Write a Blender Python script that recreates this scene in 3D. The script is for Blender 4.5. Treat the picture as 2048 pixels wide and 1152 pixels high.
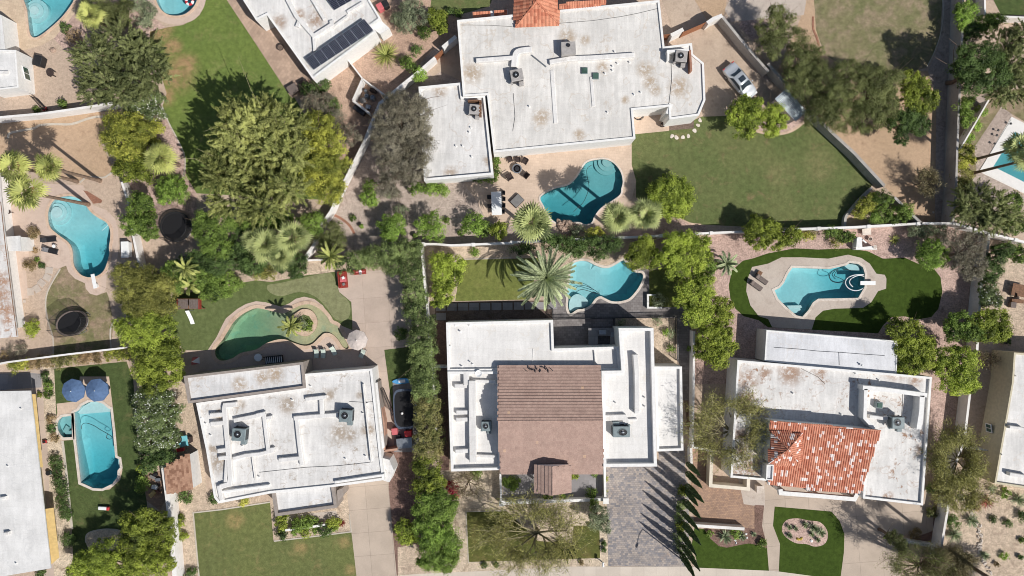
import bpy, math, random
import numpy as np
from mathutils import Vector, Matrix, geometry
for o in list(bpy.data.objects): bpy.data.objects.remove(o)
R = math.radians
# ------------------------------------------------------------------ camera, sky, sun, exposure
CAMH = 86.0           # metres above the ground; the photograph covers 128 x 72 m there (16 photo pixels per metre)
PPM = 16.0
SC = bpy.context.scene
COL = SC.collection
cd = bpy.data.cameras.new('camera'); cam = bpy.data.objects.new('camera', cd); COL.objects.link(cam)
cam.location = (0, 0, CAMH); cam.rotation_euler = (0, 0, 0)
cd.sensor_width = 36; cd.lens = 36 * CAMH / 128.0; cd.clip_end = 2000
SC.camera = cam
SC.render.filter_size = 1.0; SC.cycles.filter_width = 1.0
SUN_EL, SUN_AZ = 47.0, 38.0      # shadows fall towards image left and, by 38 degrees, up
wd = bpy.data.worlds.new('World'); SC.world = wd; wd.use_nodes = True
nt = wd.node_tree; bg = nt.nodes['Background']
sky = nt.nodes.new('ShaderNodeTexSky'); sky.sky_type = 'NISHITA'; sky.sun_disc = False
sky.sun_elevation = R(SUN_EL); sky.sun_rotation = R(90 + SUN_AZ); sky.air_density = 1.0; sky.dust_density = 1.2
nt.links.new(sky.outputs[0], bg.inputs[0]); bg.inputs[1].default_value = 0.07
sl = bpy.data.lights.new('sun', 'SUN'); sl.energy = 4.4; sl.angle = R(0.53); sl.color = (1.0, 0.97, 0.925)
sun = bpy.data.objects.new('sun', sl); COL.objects.link(sun)
to_sun = Vector((math.cos(R(SUN_EL)) * math.cos(R(SUN_AZ)), -math.cos(R(SUN_EL)) * math.sin(R(SUN_AZ)), math.sin(R(SUN_EL))))
sun.rotation_euler = to_sun.to_track_quat('Z', 'Y').to_euler(); sun.location = (40, -30, 60)
vs = SC.view_settings; vs.view_transform = 'Standard'; vs.look = 'None'; vs.exposure = 0.0; vs.gamma = 1.0; vs.use_curve_mapping = False

# ------------------------------------------------------------------ coordinates
REG = dict(A=(0,0), B=(0,384), C=(0,768), D=(512,0), E=(512,384), F=(512,768),
           G=(1024,0), H=(1024,384), I=(1024,768), J=(1536,0), K=(1536,384), L=(1536,768), P=(0,0))
def zp(r, x, y):                     # survey sheet r (3 sheet units per photo pixel; P is 1:1) -> photo pixel
    o = REG[r]; s = 1.0 if r == 'P' else 3.0
    return (o[0] + x / s, o[1] + y / s)
def Z(r, pts): return [zp(r, x, y) for x, y in pts]
def W(p, h=0.0):                     # photo pixel seen at height h -> metres
    k = (1 - h / CAMH) / PPM
    return ((p[0] - 1024) * k, (576 - p[1]) * k)
def WP(pts, h=0.0): return [W(p, h) for p in pts]
def W3(r, x, y, h=0.0):
    a = W(zp(r, x, y), h); return Vector((a[0], a[1], h))

def area2(p): return sum(p[i][0]*p[(i+1)%len(p)][1] - p[(i+1)%len(p)][0]*p[i][1] for i in range(len(p)))
def ccw(p): return list(p) if area2(p) > 0 else list(reversed(p))
def smooth(p, n=4, closed=True):
    out = []; m = len(p)
    for i in range(m if closed else m - 1):
        if closed: a, b, c, d = p[i-1], p[i], p[(i+1) % m], p[(i+2) % m]
        else: a, b, c, d = p[max(i-1,0)], p[i], p[i+1], p[min(i+2,m-1)]
        for k in range(n):
            t = k / n
            out.append(tuple(0.5*((2*b[j]) + (-a[j]+c[j])*t + (2*a[j]-5*b[j]+4*c[j]-d[j])*t*t + (-a[j]+3*b[j]-3*c[j]+d[j])*t**3) for j in (0, 1)))
    if not closed: out.append(tuple(p[-1]))
    return out
def offset(poly, d):                 # ccw polygon, positive d grows it
    n = len(poly); out = []
    for i in range(n):
        a = Vector(poly[i-1]); b = Vector(poly[i]); c = Vector(poly[(i+1) % n])
        u = (b - a); v = (c - b)
        u = u.normalized() if u.length > 1e-6 else Vector((1,0)); v = v.normalized() if v.length > 1e-6 else u
        n1 = Vector((u.y, -u.x)); n2 = Vector((v.y, -v.x)); m = n1 + n2
        if m.length < 1e-4: m = n1
        m.normalize(); k = d / max(0.45, m.dot(n1))
        out.append((b.x + m.x*k, b.y + m.y*k))
    return out
def ribbon(pts, w):                  # open polyline -> closed mitred band
    n = len(pts); L, Rr = [], []
    for i in range(n):
        b = Vector(pts[i][:2]); a = Vector(pts[max(i-1,0)][:2]); c = Vector(pts[min(i+1,n-1)][:2])
        u = (b-a) if i > 0 else (c-b); v = (c-b) if i < n-1 else (b-a)
        u.normalize(); v.normalize()
        n1 = Vector((-u.y, u.x)); n2 = Vector((-v.y, v.x)); m = n1 + n2
        if m.length < 1e-4: m = n1
        m.normalize(); k = w/2 / max(0.4, m.dot(n1))
        L.append((b.x+m.x*k, b.y+m.y*k)); Rr.append((b.x-m.x*k, b.y-m.y*k))
    return ccw(L + Rr[::-1])
def inside(p, poly):
    x, y = p; c = False; n = len(poly); j = n - 1
    for i in range(n):
        xi, yi = poly[i]; xj, yj = poly[j]
        if (yi > y) != (yj > y) and x < (xj-xi)*(y-yi)/(yj-yi) + xi: c = not c
        j = i
    return c

# ------------------------------------------------------------------ objects
WL = {}
def props(o, label=None, cat=None, group=None, kind=None):
    if label: o['label'] = label
    if cat: o['category'] = cat
    if group: o['group'] = group
    if kind: o['kind'] = kind
    return o
def thing(name, label, cat, loc=(0,0,0), rz=0, group=None):
    o = bpy.data.objects.new(name, None); COL.objects.link(o); o.location = loc; o.rotation_euler = (0,0,rz)
    o.empty_display_size = 0.3; WL[o.name] = Vector(loc) if len(loc) == 3 else Vector((loc[0], loc[1], 0))
    return props(o, label, cat, group)
class MB:
    def __init__(s): s.v = []; s.f = []; s.m = []; s.rnd = None
    def add(s, vs, fs, m=0):
        k = len(s.v); s.v += [tuple(v) for v in vs]; s.f += [tuple(i+k for i in f) for f in fs]; s.m += [m]*len(fs); return s
    def prism(s, poly, z0, z1, top=True, bottom=False, m=0):
        poly = ccw(poly); n = len(poly)
        vs = [(x,y,z0) for x,y in poly] + [(x,y,z1) for x,y in poly]
        fs = [(i,(i+1)%n,n+(i+1)%n,n+i) for i in range(n)]
        if top: fs.append(tuple(range(n,2*n)))
        if bottom: fs.append(tuple(range(n-1,-1,-1)))
        return s.add(vs, fs, m)
    def box(s, c, d, rz=0, m=0, bev=0, M=None):
        x, y, z = d[0]/2, d[1]/2, d[2]/2
        if bev <= 0:
            vs = [(-x,-y,-z),(x,-y,-z),(x,y,-z),(-x,y,-z),(-x,-y,z),(x,-y,z),(x,y,z),(-x,y,z)]
            fs = [(0,3,2,1),(4,5,6,7),(0,1,5,4),(1,2,6,5),(2,3,7,6),(3,0,4,7)]
        else:
            b = min(bev, x*.9, y*.9, z*.9); vs = []; fs = []
            for zz, k in ((-z, b), (-z+b, 0), (z-b, 0), (z, b)):
                a, e = x-k, y-k
                vs += [(-a,-e+b,zz),(-a+b,-e,zz),(a-b,-e,zz),(a,-e+b,zz),(a,e-b,zz),(a-b,e,zz),(-a+b,e,zz),(-a,e-b,zz)]
            for l in range(3):
                for i in range(8): fs.append((l*8+i, l*8+(i+1)%8, l*8+8+(i+1)%8, l*8+8+i))
            fs.append(tuple(range(7,-1,-1))); fs.append(tuple(range(24,32)))
        mt = Matrix.Translation(c) @ Matrix.Rotation(rz, 4, 'Z')
        if M is not None: mt = M @ mt
        return s.add([mt @ Vector(v) for v in vs], fs, m)
    def tube(s, pts, rads, n=6, caps=True, m=0):
        pts = [Vector(p) for p in pts]; k = len(pts)
        if not hasattr(rads, '__len__'): rads = [rads]*k
        vs = []; fs = []; ref = Vector((0.31,0.77,0.2))
        for i in range(k):
            t = pts[min(i+1,k-1)] - pts[max(i-1,0)]
            if t.length < 1e-7: t = Vector((0,0,1))
            t.normalize(); a = t.cross(Vector((1,0,0)) if abs(t.x) < .8 else Vector((0,1,0))).normalized(); b = t.cross(a)
            for j in range(n):
                q = 2*math.pi*j/n; vs.append(pts[i] + (a*math.cos(q) + b*math.sin(q))*rads[i])
        for i in range(k-1):
            for j in range(n): fs.append((i*n+j, i*n+(j+1)%n, (i+1)*n+(j+1)%n, (i+1)*n+j))
        if caps: fs += [tuple(range(n-1,-1,-1)), tuple(range((k-1)*n, k*n))]
        return s.add(vs, fs, m)
    def disc(s, c, r, z, n=24, m=0, ry=None, rot=0):
        ry = ry or r; ca, sa = math.cos(rot), math.sin(rot)
        return s.add([(c[0]+r*math.cos(2*math.pi*i/n)*ca-ry*math.sin(2*math.pi*i/n)*sa, c[1]+r*math.cos(2*math.pi*i/n)*sa+ry*math.sin(2*math.pi*i/n)*ca, z) for i in range(n)], [tuple(range(n))], m)
    def lathe(s, c, prof, n=20, m=0):
        vs = []; fs = []
        for r, z in prof:
            for j in range(n): vs.append((c[0]+r*math.cos(2*math.pi*j/n), c[1]+r*math.sin(2*math.pi*j/n), c[2]+z))
        for i in range(len(prof)-1):
            for j in range(n): fs.append((i*n+j, i*n+(j+1)%n, (i+1)*n+(j+1)%n, (i+1)*n+j))
        if prof[0][0] > 1e-3: fs.append(tuple(range(n-1,-1,-1)))
        if prof[-1][0] > 1e-3: fs.append(tuple(range((len(prof)-1)*n, len(prof)*n)))
        return s.add(vs, fs, m)
    def build(s, name, mat, parent=None, smooth=False):
        me = bpy.data.meshes.new(name)
        off = Vector((0,0,0)); p = parent
        while p is not None and p.parent is not None: p = p.parent
        if p is not None: off = WL.get(p.name, Vector((0,0,0)))
        V = np.array(s.v, dtype=np.float64) - np.array(off[:])
        me.from_pydata(V.tolist(), [], s.f)
        mats = mat if isinstance(mat, (list, tuple)) else [mat]
        for x in mats: me.materials.append(x)
        if len(mats) > 1: me.polygons.foreach_set('material_index', s.m)
        if smooth: me.polygons.foreach_set('use_smooth', [True]*len(me.polygons))
        if s.rnd is not None:
            a = me.attributes.new('rnd', 'FLOAT', 'FACE'); a.data.foreach_set('value', s.rnd)
        me.update()
        o = bpy.data.objects.new(name, me); COL.objects.link(o); o.parent = parent
        return o
def quads_obj(name, V, rnd, mat, parent):            # V (n,4,3) numpy quads
    n = len(V); me = bpy.data.meshes.new(name)
    p = parent
    while p is not None and p.parent is not None: p = p.parent
    off = WL.get(p.name, Vector((0,0,0))) if p is not None else Vector((0,0,0))
    V = (V - np.array(off[:])).reshape(-1, 3).astype(np.float32)
    me.vertices.add(4*n); me.vertices.foreach_set('co', V.ravel())
    me.loops.add(4*n); me.loops.foreach_set('vertex_index', np.arange(4*n, dtype=np.int32))
    me.polygons.add(n); me.polygons.foreach_set('loop_start', np.arange(0, 4*n, 4, dtype=np.int32))
    me.polygons.foreach_set('loop_total', np.full(n, 4, dtype=np.int32))
    a = me.attributes.new('rnd', 'FLOAT', 'FACE'); a.data.foreach_set('value', rnd.astype(np.float32))
    me.materials.append(mat); me.update(calc_edges=True)
    o = bpy.data.objects.new(name, me); COL.objects.link(o); o.parent = parent
    return o
def dup(root, loc, rz, label=None, group=None, scale=None):
    r = root.copy(); COL.objects.link(r); r.location = loc; r.rotation_euler = (0,0,rz)
    if scale: r.scale = (scale,)*3 if not hasattr(scale, '__len__') else scale
    if label: r['label'] = label
    if group: r['group'] = group
    for ch in list(root.children):
        c = ch.copy(); COL.objects.link(c); c.parent = r
        for g in list(ch.children):
            d = g.copy(); COL.objects.link(d); d.parent = c
    return r
def place(first, loc, rz, label, group=None, scale=None):     # the first call moves the original itself
    if not first.get('_used'):
        first['_used'] = 1; first.location = loc; first.rotation_euler = (0,0,rz)
        if scale: first.scale = (scale,)*3 if not hasattr(scale, '__len__') else scale
        first['label'] = label
        if group: first['group'] = group
        return first
    return dup(first, loc, rz, label, group, scale)

# ------------------------------------------------------------------ materials
class N:
    def __init__(s, name):
        s.mat = bpy.data.materials.new(name); s.mat.use_nodes = True; s.t = s.mat.node_tree; s.p = s.t.nodes['Principled BSDF']
        s.out = s.t.nodes['Material Output']; s._pos = None
    def n(s, ty, **kw):
        x = s.t.nodes.new(ty)
        for k, v in kw.items():
            if k.startswith('i_'):
                key = k[2:]; key = int(key) if key.isdigit() else key
                s.set(x, key, v)
            else: setattr(x, k, v)
        return x
    def set(s, x, key, v):
        if isinstance(v, bpy.types.NodeSocket): s.t.links.new(v, x.inputs[key])
        else:
            if isinstance(v, (tuple, list)) and len(v) == 3 and x.inputs[key].type == 'RGBA': v = (*v, 1)
            x.inputs[key].default_value = v
    def pos(s):
        if s._pos is None: s._pos = s.n('ShaderNodeNewGeometry').outputs['Position']
        return s._pos
    def noise(s, scale, detail=3, rough=.55, vec=None, dist=0):
        x = s.n('ShaderNodeTexNoise'); x.inputs['Scale'].default_value = scale; x.inputs['Detail'].default_value = detail
        x.inputs['Roughness'].default_value = rough; x.inputs['Distortion'].default_value = dist
        s.t.links.new(vec or s.pos(), x.inputs['Vector']); return x.outputs['Fac']
    def ramp(s, fac, a, b, lo=0, hi=1):
        x = s.n('ShaderNodeMapRange'); x.interpolation_type = 'SMOOTHSTEP'; s.set(x, 0, fac)
        x.inputs[1].default_value = a; x.inputs[2].default_value = b; x.inputs[3].default_value = lo; x.inputs[4].default_value = hi
        return x.outputs[0]
    def mix(s, f, a, b, bt='MIX'):
        x = s.n('ShaderNodeMix', data_type='RGBA', blend_type=bt); s.set(x, 0, f)
        for i, v in ((6, a), (7, b)):
            if isinstance(v, bpy.types.NodeSocket): s.t.links.new(v, x.inputs[i])
            else: x.inputs[i].default_value = (*v[:3], 1)
        return x.outputs[2]
    def math(s, op, a, b=0.0):
        x = s.n('ShaderNodeMath', operation=op); s.set(x, 0, a); s.set(x, 1, b); return x.outputs[0]
    def mapping(s, rot=0, scale=(1,1,1), loc=(0,0,0), vec=None):
        x = s.n('ShaderNodeMapping'); x.inputs['Rotation'].default_value = (0,0,rot); x.inputs['Scale'].default_value = scale; x.inputs['Location'].default_value = loc
        s.t.links.new(vec or s.pos(), x.inputs[0]); return x.outputs[0]
    def bump(s, h, strength=.3, dist=.05):
        x = s.n('ShaderNodeBump'); s.set(x, 'Height', h); x.inputs['Strength'].default_value = strength; x.inputs['Distance'].default_value = dist
        s.t.links.new(x.outputs[0], s.p.inputs['Normal'])
    def spots(s, lst, h=0.0):        # wear or bare patches with a place of their own: soft discs broken up by noise
        acc = None
        for (q, r) in lst:
            w = W(q, h); d = s.n('ShaderNodeVectorMath', operation='DISTANCE'); s.t.links.new(s.pos(), d.inputs[0]); d.inputs[1].default_value = (w[0], w[1], h)
            v = s.ramp(d.outputs['Value'], r/PPM*1.25, r/PPM*.2)
            acc = v if acc is None else s.math('MAXIMUM', acc, v)
        return acc
    def done(s, col=None, rough=.8, metal=0, spec=.3):
        if col is not None: s.set(s.p, 'Base Color', col)
        s.set(s.p, 'Roughness', rough); s.p.inputs['Metallic'].default_value = metal; s.p.inputs['Specular IOR Level'].default_value = spec
        return s.mat
def c255(r, g, b):                  # sRGB 0-255 -> linear
    f = lambda v: (v/255)/12.92 if v/255 <= .04045 else ((v/255+.055)/1.055)**2.4
    return (f(r), f(g), f(b))
def mul(c, k): return tuple(min(1, x*k) for x in c)
_pc = {}
def plain(name, col, rough=.6, metal=0, var=.12, scale=3, spec=.4):
    if name in _pc: return _pc[name]
    m = N(name); f = m.noise(scale, 4); c = m.mix(m.ramp(f, .3, .7), mul(col, 1-var), mul(col, 1+var)); _pc[name] = m.done(c, rough, metal, spec); return _pc[name]
def ground_mat(name, c1, c2, c3=None, big=.12, mid=.9, speck=14, spk=.35, spots=None, spotcol=None, rot=None, bump=.25, thr=(.5,.72)):
    def dj(c):
        l = .3*c[0]+.6*c[1]+.1*c[2]; return tuple(x*.86+l*.14 for x in c)
    c1, c2 = dj(c1), dj(c2); c3 = dj(c3) if c3 else None
    m = N(name)
    a = m.mix(m.ramp(m.noise(big, 4, .6), .35, .65), c1, c2)
    if c3 is not None: a = m.mix(m.ramp(m.noise(mid, 5, .65), thr[0], thr[1]), a, c3)
    if spots:
        sp = m.spots(spots); g = m.math('MULTIPLY', sp, m.ramp(m.noise(.8, 5, .7), .25, .6)); a = m.mix(g, a, spotcol)
    sc = m.noise(speck, 2, .8)
    a = m.mix(1.0, a, m.mix(m.ramp(sc, .25, .75), (1-spk,)*3, (1+spk*.9,)*3), 'MULTIPLY')
    sc2 = m.noise(speck*.28, 2, .6)
    a = m.mix(1.0, a, m.mix(m.ramp(sc2, .3, .7), (1-spk*.45,)*3, (1+spk*.4,)*3), 'MULTIPLY')
    if spk > .1: a = m.mix(m.ramp(m.noise(3.1, 5, .8), .64, .7, 0, .45), a, mul(c1, .5))
    m.bump(sc, bump, .04)
    return m.done(a, .95, 0, .12)
def grass_mat(name, c1, c2, c3, spots=None, spotcol=None, spk=.35, thr=(.52,.75), rot=.2):
    def gj(c): return tuple(x*k for x, k in zip(c, (1.22, 1.02, 1.3)))
    c1, c2, c3 = gj(c1), gj(c2), gj(c3)
    m = N(name)
    a = m.mix(m.ramp(m.noise(.14, 4, .6), .35, .65), c1, c2)
    a = m.mix(m.ramp(m.noise(.55, 6, .7, dist=.4), thr[0], thr[1]), a, c3)
    if spots:
        g = m.math('MULTIPLY', m.spots(spots), m.ramp(m.noise(.9, 6, .75), .3, .6)); a = m.mix(g, a, spotcol)
    v = m.mapping(rot, (22, 9, 9)); sc = m.noise(1, 3, .8, vec=v)
    a = m.mix(1.0, a, m.mix(m.ramp(sc, .25, .75), (1-spk,)*3, (1+spk,)*3), 'MULTIPLY')
    sc2 = m.noise(1.7, 5, .75); a = m.mix(1.0, a, m.mix(m.ramp(sc2, .32, .68), (.8,)*3, (1.18,)*3), 'MULTIPLY')
    v3 = m.mapping(rot+.9, (1.9, .05, 1)); a = m.mix(1.0, a, m.mix(m.ramp(m.noise(1, 1, .5, vec=v3), .35, .65), (.975,)*3, (1.025,)*3), 'MULTIPLY')
    a = m.mix(m.ramp(m.noise(.75, 3, .6), .66, .74, 0, .35), a, tuple(x*y for x, y in zip(c1, (.72, .98, .7))))
    m.bump(sc, .3, .03)
    return m.done(a, .95, 0, .1)
def brick_mat(name, c1, c2, mortar, bw=.5, bh=.25, ms=.02, rot=0, offs=.5, stain=None, var=.25, loc=(0,0,0), bias=0):
    m = N(name); v = m.mapping(rot, loc=loc)
    b = m.n('ShaderNodeTexBrick'); m.t.links.new(v, b.inputs['Vector']); b.offset = offs
    for k, x in (('Color1', c1), ('Color2', c2), ('Mortar', mortar)): b.inputs[k].default_value = (*x, 1)
    b.inputs['Scale'].default_value = 1; b.inputs['Mortar Size'].default_value = ms; b.inputs['Brick Width'].default_value = bw; b.inputs['Row Height'].default_value = bh
    b.inputs['Bias'].default_value = bias; b.inputs['Mortar Smooth'].default_value = .3
    a = b.outputs['Color']
    a = m.mix(1.0, a, m.mix(m.ramp(m.noise(.35, 5, .65), .3, .7), (1-var,)*3, (1+var*.6,)*3), 'MULTIPLY')
    a = m.mix(1.0, a, m.mix(m.ramp(m.noise(9, 3, .8), .3, .7), (1-var*.6,)*3, (1+var*.5,)*3), 'MULTIPLY')
    if stain: a = m.mix(m.ramp(m.noise(.5, 6, .7), .58, .78, 0, .5), a, stain)
    return m.done(a, .85, 0, .2)
def roof_mat(name, col, stain, thr=(.60,.74), amt=.55, streak=.12, spots=None, h=3.5, rot=0, dirt=.16, patch=None):
    m = N(name)
    n1 = m.noise(.35, 5, .7); n2 = m.noise(1.3, 6, .72, dist=.5)
    a = m.mix(m.ramp(n1, .3, .7), mul(col, 1-dirt), mul(col, 1.03))
    v = m.mapping(rot, (1, .12, 1)); a = m.mix(1.0, a, m.mix(m.ramp(m.noise(2.2, 4, .7, vec=v), .35, .7), (1-streak,)*3, (1.03,)*3), 'MULTIPLY')
    a = m.mix(1.0, a, m.mix(m.ramp(m.noise(7, 4, .75), .3, .7), (.93,)*3, (1.04,)*3), 'MULTIPLY')
    a = m.mix(m.math('MULTIPLY', m.ramp(n2, thr[0], thr[1]), m.ramp(m.noise(.22, 2), .42, .6, 0, amt)), a, stain)
    if spots:
        g = m.math('MULTIPLY', m.spots(spots, h), m.ramp(m.noise(1.9, 6, .75), .36, .56)); a = m.mix(m.math('MULTIPLY', g, .8), a, patch or stain)
    b = m.n('ShaderNodeTexBrick'); m.t.links.new(m.mapping(rot+R(3)), b.inputs['Vector'])
    for k, x in (('Color1', (1,1,1)), ('Color2', (.965,.965,.96)), ('Mortar', (.86,.85,.83))): b.inputs[k].default_value = (*x, 1)
    b.inputs['Scale'].default_value = 1; b.inputs['Mortar Size'].default_value = .012; b.inputs['Brick Width'].default_value = 7.0; b.inputs['Row Height'].default_value = 1.05
    a = m.mix(.8, a, b.outputs['Color'], 'MULTIPLY')
    rg_ = m.ramp(m.math('ABSOLUTE', m.math('SUBTRACT', m.noise(.28, 3, .5), .57)), .012, .0, 0, .3)
    a = m.mix(rg_, a, mul(stain, 1.2))
    v2 = m.mapping(rot+R(90), (1.6, .16, 1)); a = m.mix(m.ramp(m.noise(1.6, 6, .75, vec=v2), .6, .8, 0, .32), a, stain)
    m.bump(m.math('ADD', m.noise(5, 4), m.noise(.9, 3)), .35, .04)
    return m.done(a, .75, 0, .2)
def leaf_mat(name, c1, c2, c3=None, trans=.35):
    def adj(c, k):
        l = .3*c[0]+.6*c[1]+.1*c[2]; return tuple(min(1, (x*.9+l*.1)*k*f) for x, f in zip(c, (1.0, 1.02, .98)))
    c1, c2 = adj(c1, .8), adj(c2, 1.8); c3 = adj(c3, 1.5) if c3 else None
    m = N(name); at = m.n('ShaderNodeAttribute', attribute_name='rnd').outputs['Fac']
    a = m.mix(m.ramp(at, .05, .95), c1, c2)
    a = m.mix(m.ramp(m.noise(.55, 3), .35, .7, 0, .45), a, c3 or mul(c2, 1.1))
    m.done(a, .55, 0, .25)
    tr = m.n('ShaderNodeBsdfTranslucent'); m.set(tr, 'Color', m.mix(1.0, a, (1.1, 1.15, .7), 'MULTIPLY'))
    mx = m.n('ShaderNodeMixShader'); mx.inputs[0].default_value = trans
    m.t.links.new(m.p.outputs[0], mx.inputs[1]); m.t.links.new(tr.outputs[0], mx.inputs[2]); m.t.links.new(mx.outputs[0], m.out.inputs['Surface'])
    return m.mat
def tile_mat(name, c1, c2, c3=None, thr=.8, rough=.75):
    m = N(name); at = m.n('ShaderNodeAttribute', attribute_name='rnd').outputs['Fac']
    a = m.mix(m.ramp(at, 0, .75), c1, c2)
    if c3: a = m.mix(m.ramp(at, thr-.004, thr+.004), a, c3)
    a = m.mix(1.0, a, m.mix(m.ramp(m.noise(.7, 5, .7), .3, .7), (.9,)*3, (1.06,)*3), 'MULTIPLY')
    a = m.mix(1.0, a, m.mix(m.ramp(m.noise(8, 3, .7), .3, .7), (.85,)*3, (1.12,)*3), 'MULTIPLY')
    return m.done(a, rough, 0, .2)
def net_mat(name, col, alpha):
    m = N(name); m.done(col, .7); tb = m.n('ShaderNodeBsdfTransparent'); mx = m.n('ShaderNodeMixShader'); mx.inputs[0].default_value = alpha
    m.t.links.new(tb.outputs[0], mx.inputs[1]); m.t.links.new(m.p.outputs[0], mx.inputs[2]); m.t.links.new(mx.outputs[0], m.out.inputs['Surface']); return m.mat
def glass_mat(name, col):
    m = N(name); return m.done(m.mix(m.ramp(m.noise(.8), .4, .6), col, mul(col, 1.5)), .08, 0, .8)

WHITE = c255(229,226,222)
M = {}
M['render'] = plain('white_render', c255(228,226,222), .8, var=.06)
M['render_tan'] = plain('grey_tan_render', c255(150,140,132), .85, var=.1)
M['render_cream'] = plain('cream_render', c255(196,186,160), .85, var=.08)
M['render_pale'] = plain('pale_cream_render', c255(218,208,190), .85, var=.06)
M['render_ochre'] = plain('ochre_render', c255(196,162,98), .85, var=.1)
M['blockwall'] = ground_mat('weathered_white_wall_paint', c255(232,228,224), c255(218,213,206), c255(160,148,132), big=.3, mid=1.6, speck=10, spk=.08, thr=(.6,.8))
M['greywall'] = ground_mat('grey_block_wall', c255(178,172,165), c255(160,154,148), c255(130,120,110), big=.3, mid=1.6, speck=10, spk=.12, thr=(.55,.8))
M['brickred'] = brick_mat('red_brown_brick', c255(150,98,78), c255(172,120,96), c255(140,125,112), .25, .09, .01)
M['glass'] = glass_mat('window_glass', (.03,.04,.05))
M['greenglass'] = glass_mat('green_skylight', (.05,.09,.07))
M['black'] = plain('black_plastic', (.02,.02,.022), .5)
M['darkmetal'] = plain('dark_metal', (.045,.045,.05), .45, .6)
M['steel'] = plain('galvanised_steel', c255(150,155,160), .4, .7)
M['acgrey'] = plain('grey_green_enamel', c255(122,134,136), .5)
M['acbeige'] = plain('beige_enamel', c255(165,160,156), .5)
M['whitepl'] = plain('white_plastic', c255(232,232,230), .4, var=.04)
M['bark'] = plain('grey_brown_bark', c255(112,94,80), .9, var=.3, scale=6)
M['palebark'] = plain('pale_olive_bark', c255(140,132,100), .9, var=.3, scale=6)
M['palmbark'] = plain('palm_bark', c255(128,108,92), .95, var=.3, scale=5)
M['wood'] = plain('weathered_wood', c255(120,88,66), .8, var=.25, scale=5)
M['redwood'] = plain('red_stained_wood', c255(140,52,42), .6, var=.2, scale=5)
M['wicker'] = plain('dark_brown_wicker', c255(62,50,46), .8, var=.3, scale=12)
M['red'] = plain('red_plastic', c255(190,52,55), .5)
M['pink'] = plain('pinkish_red_plastic', c255(196,104,108), .5)
M['blue'] = plain('blue_plastic', c255(80,150,200), .5)
M['bluefab'] = plain('slate_blue_canvas', c255(84,108,142), .85, var=.1)
M['beigefab'] = plain('beige_canvas', c255(196,184,176), .85, var=.08)
M['ochrefab'] = plain('ochre_canvas', c255(196,168,112), .85, var=.1)
M['palefab'] = plain('pale_green_mesh_fabric', c255(190,200,190), .8)
M['greyfab'] = plain('grey_fabric', c255(120,118,116), .85)
M['greydeck'] = plain('brown_grey_slats', c255(112,100,94), .8, var=.2, scale=9)
M['aqua'] = plain('aqua_plastic', c255(120,190,200), .5)
M['yellow'] = plain('yellow_stone', c255(200,176,80), .8)
M['stone'] = ground_mat('boulder_stone', c255(178,150,130), c255(150,128,112), c255(120,104,94), big=1, mid=3, speck=12, spk=.2)
M['carpaint'] = plain('silver_car_paint', c255(206,210,214), .25, .35, var=.03)
M['duct'] = roof_mat('duct_coating', WHITE, c255(170,160,150), amt=.3, dirt=.08)
# roofs
STN = c255(150,120,95)
M['roof2'] = roof_mat('roof_coating_northwest', WHITE, STN, rot=R(35), spots=[((632,40),22),((600,30),14),((560,45),18)], h=3.1)
M['roof3'] = roof_mat('roof_coating_north', c255(227,223,217), c255(168,146,120), thr=(.54,.72), amt=.5, rot=0,
    spots=[((945,145),26),((1358,175),24),((1205,135),14),((1082,235),20),((1300,165),18),((1135,75),20),((1170,80),12),((1310,180),14),((1250,200),10),((1158,270),14),((1290,140),20)], h=3.65)
M['roof3b'] = roof_mat('roof_coating_north_wing', c255(226,223,219), c255(160,140,120), thr=(.58,.76), amt=.4, spots=[((975,322),12),((900,345),16),((880,182),18)], h=3.2)
M['roof4'] = roof_mat('roof_coating_west', c255(229,226,222), c255(150,132,112), thr=(.52,.68), amt=.75,
    spots=[((437,925),26),((680,865),24),((735,860),18),((440,830),14),((660,790),14),((720,790),10),((700,870),20),((480,810),12),((575,810),22),((425,900),14)], h=3.5)
M['roof4b'] = roof_mat('roof_coating_west_bedroom', c255(224,222,220), c255(160,135,105), thr=(.56,.72), amt=.6, spots=[((550,748),22),((525,756),18),((480,768),18)], h=3.5)
M['roof5'] = roof_mat('roof_coating_middle', c255(229,226,222), c255(190,180,165), thr=(.62,.8), amt=.3, streak=.07, dirt=.12)
M['roof6'] = roof_mat('roof_coating_east', c255(229,226,222), c255(146,108,78), thr=(.54,.64), amt=.9, rot=R(5),
    spots=[((1495,760),26),((1490,800),26),((1530,745),16),((1580,745),30),((1482,870),20),((1505,935),36),((1480,940),24),((1640,745),14),((1790,735),30),((1840,900),14),((1830,760),16),((1485,900),18),((1775,993),14),((1520,830),20)], h=3.4)
M['roof6b'] = roof_mat('roof_coating_east_annex', c255(222,222,224), c255(185,175,165), amt=.35, streak=.08, rot=R(5))
M['roofL'] = roof_mat('rust_stained_roof', c255(222,218,214), c255(160,112,74), thr=(.5,.66), amt=.9, spots=[((6,590),18),((10,620),22),((6,560),20),((15,640),14)], h=3)
M['roofC'] = roof_mat('roof_coating_southwest', c255(226,224,221), c255(170,170,170), amt=.3, streak=.06)
M['roofR'] = roof_mat('roof_coating_far_east', c255(229,226,222), c255(180,160,140), thr=(.56,.74), amt=.5)
# clay and concrete tiles
M['clay'] = tile_mat('clay_tiles', c255(184,114,90), c255(208,146,120), c255(238,226,220), .88)
M['clay3'] = tile_mat('terracotta_tiles', c255(176,108,84), c255(202,138,110))
M['browntile'] = tile_mat('brown_concrete_tiles', c255(165,138,126), c255(173,146,133), c255(196,164,138), .995)
M['shingle'] = tile_mat('brown_shingles', c255(140,104,84), c255(178,140,116))
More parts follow.
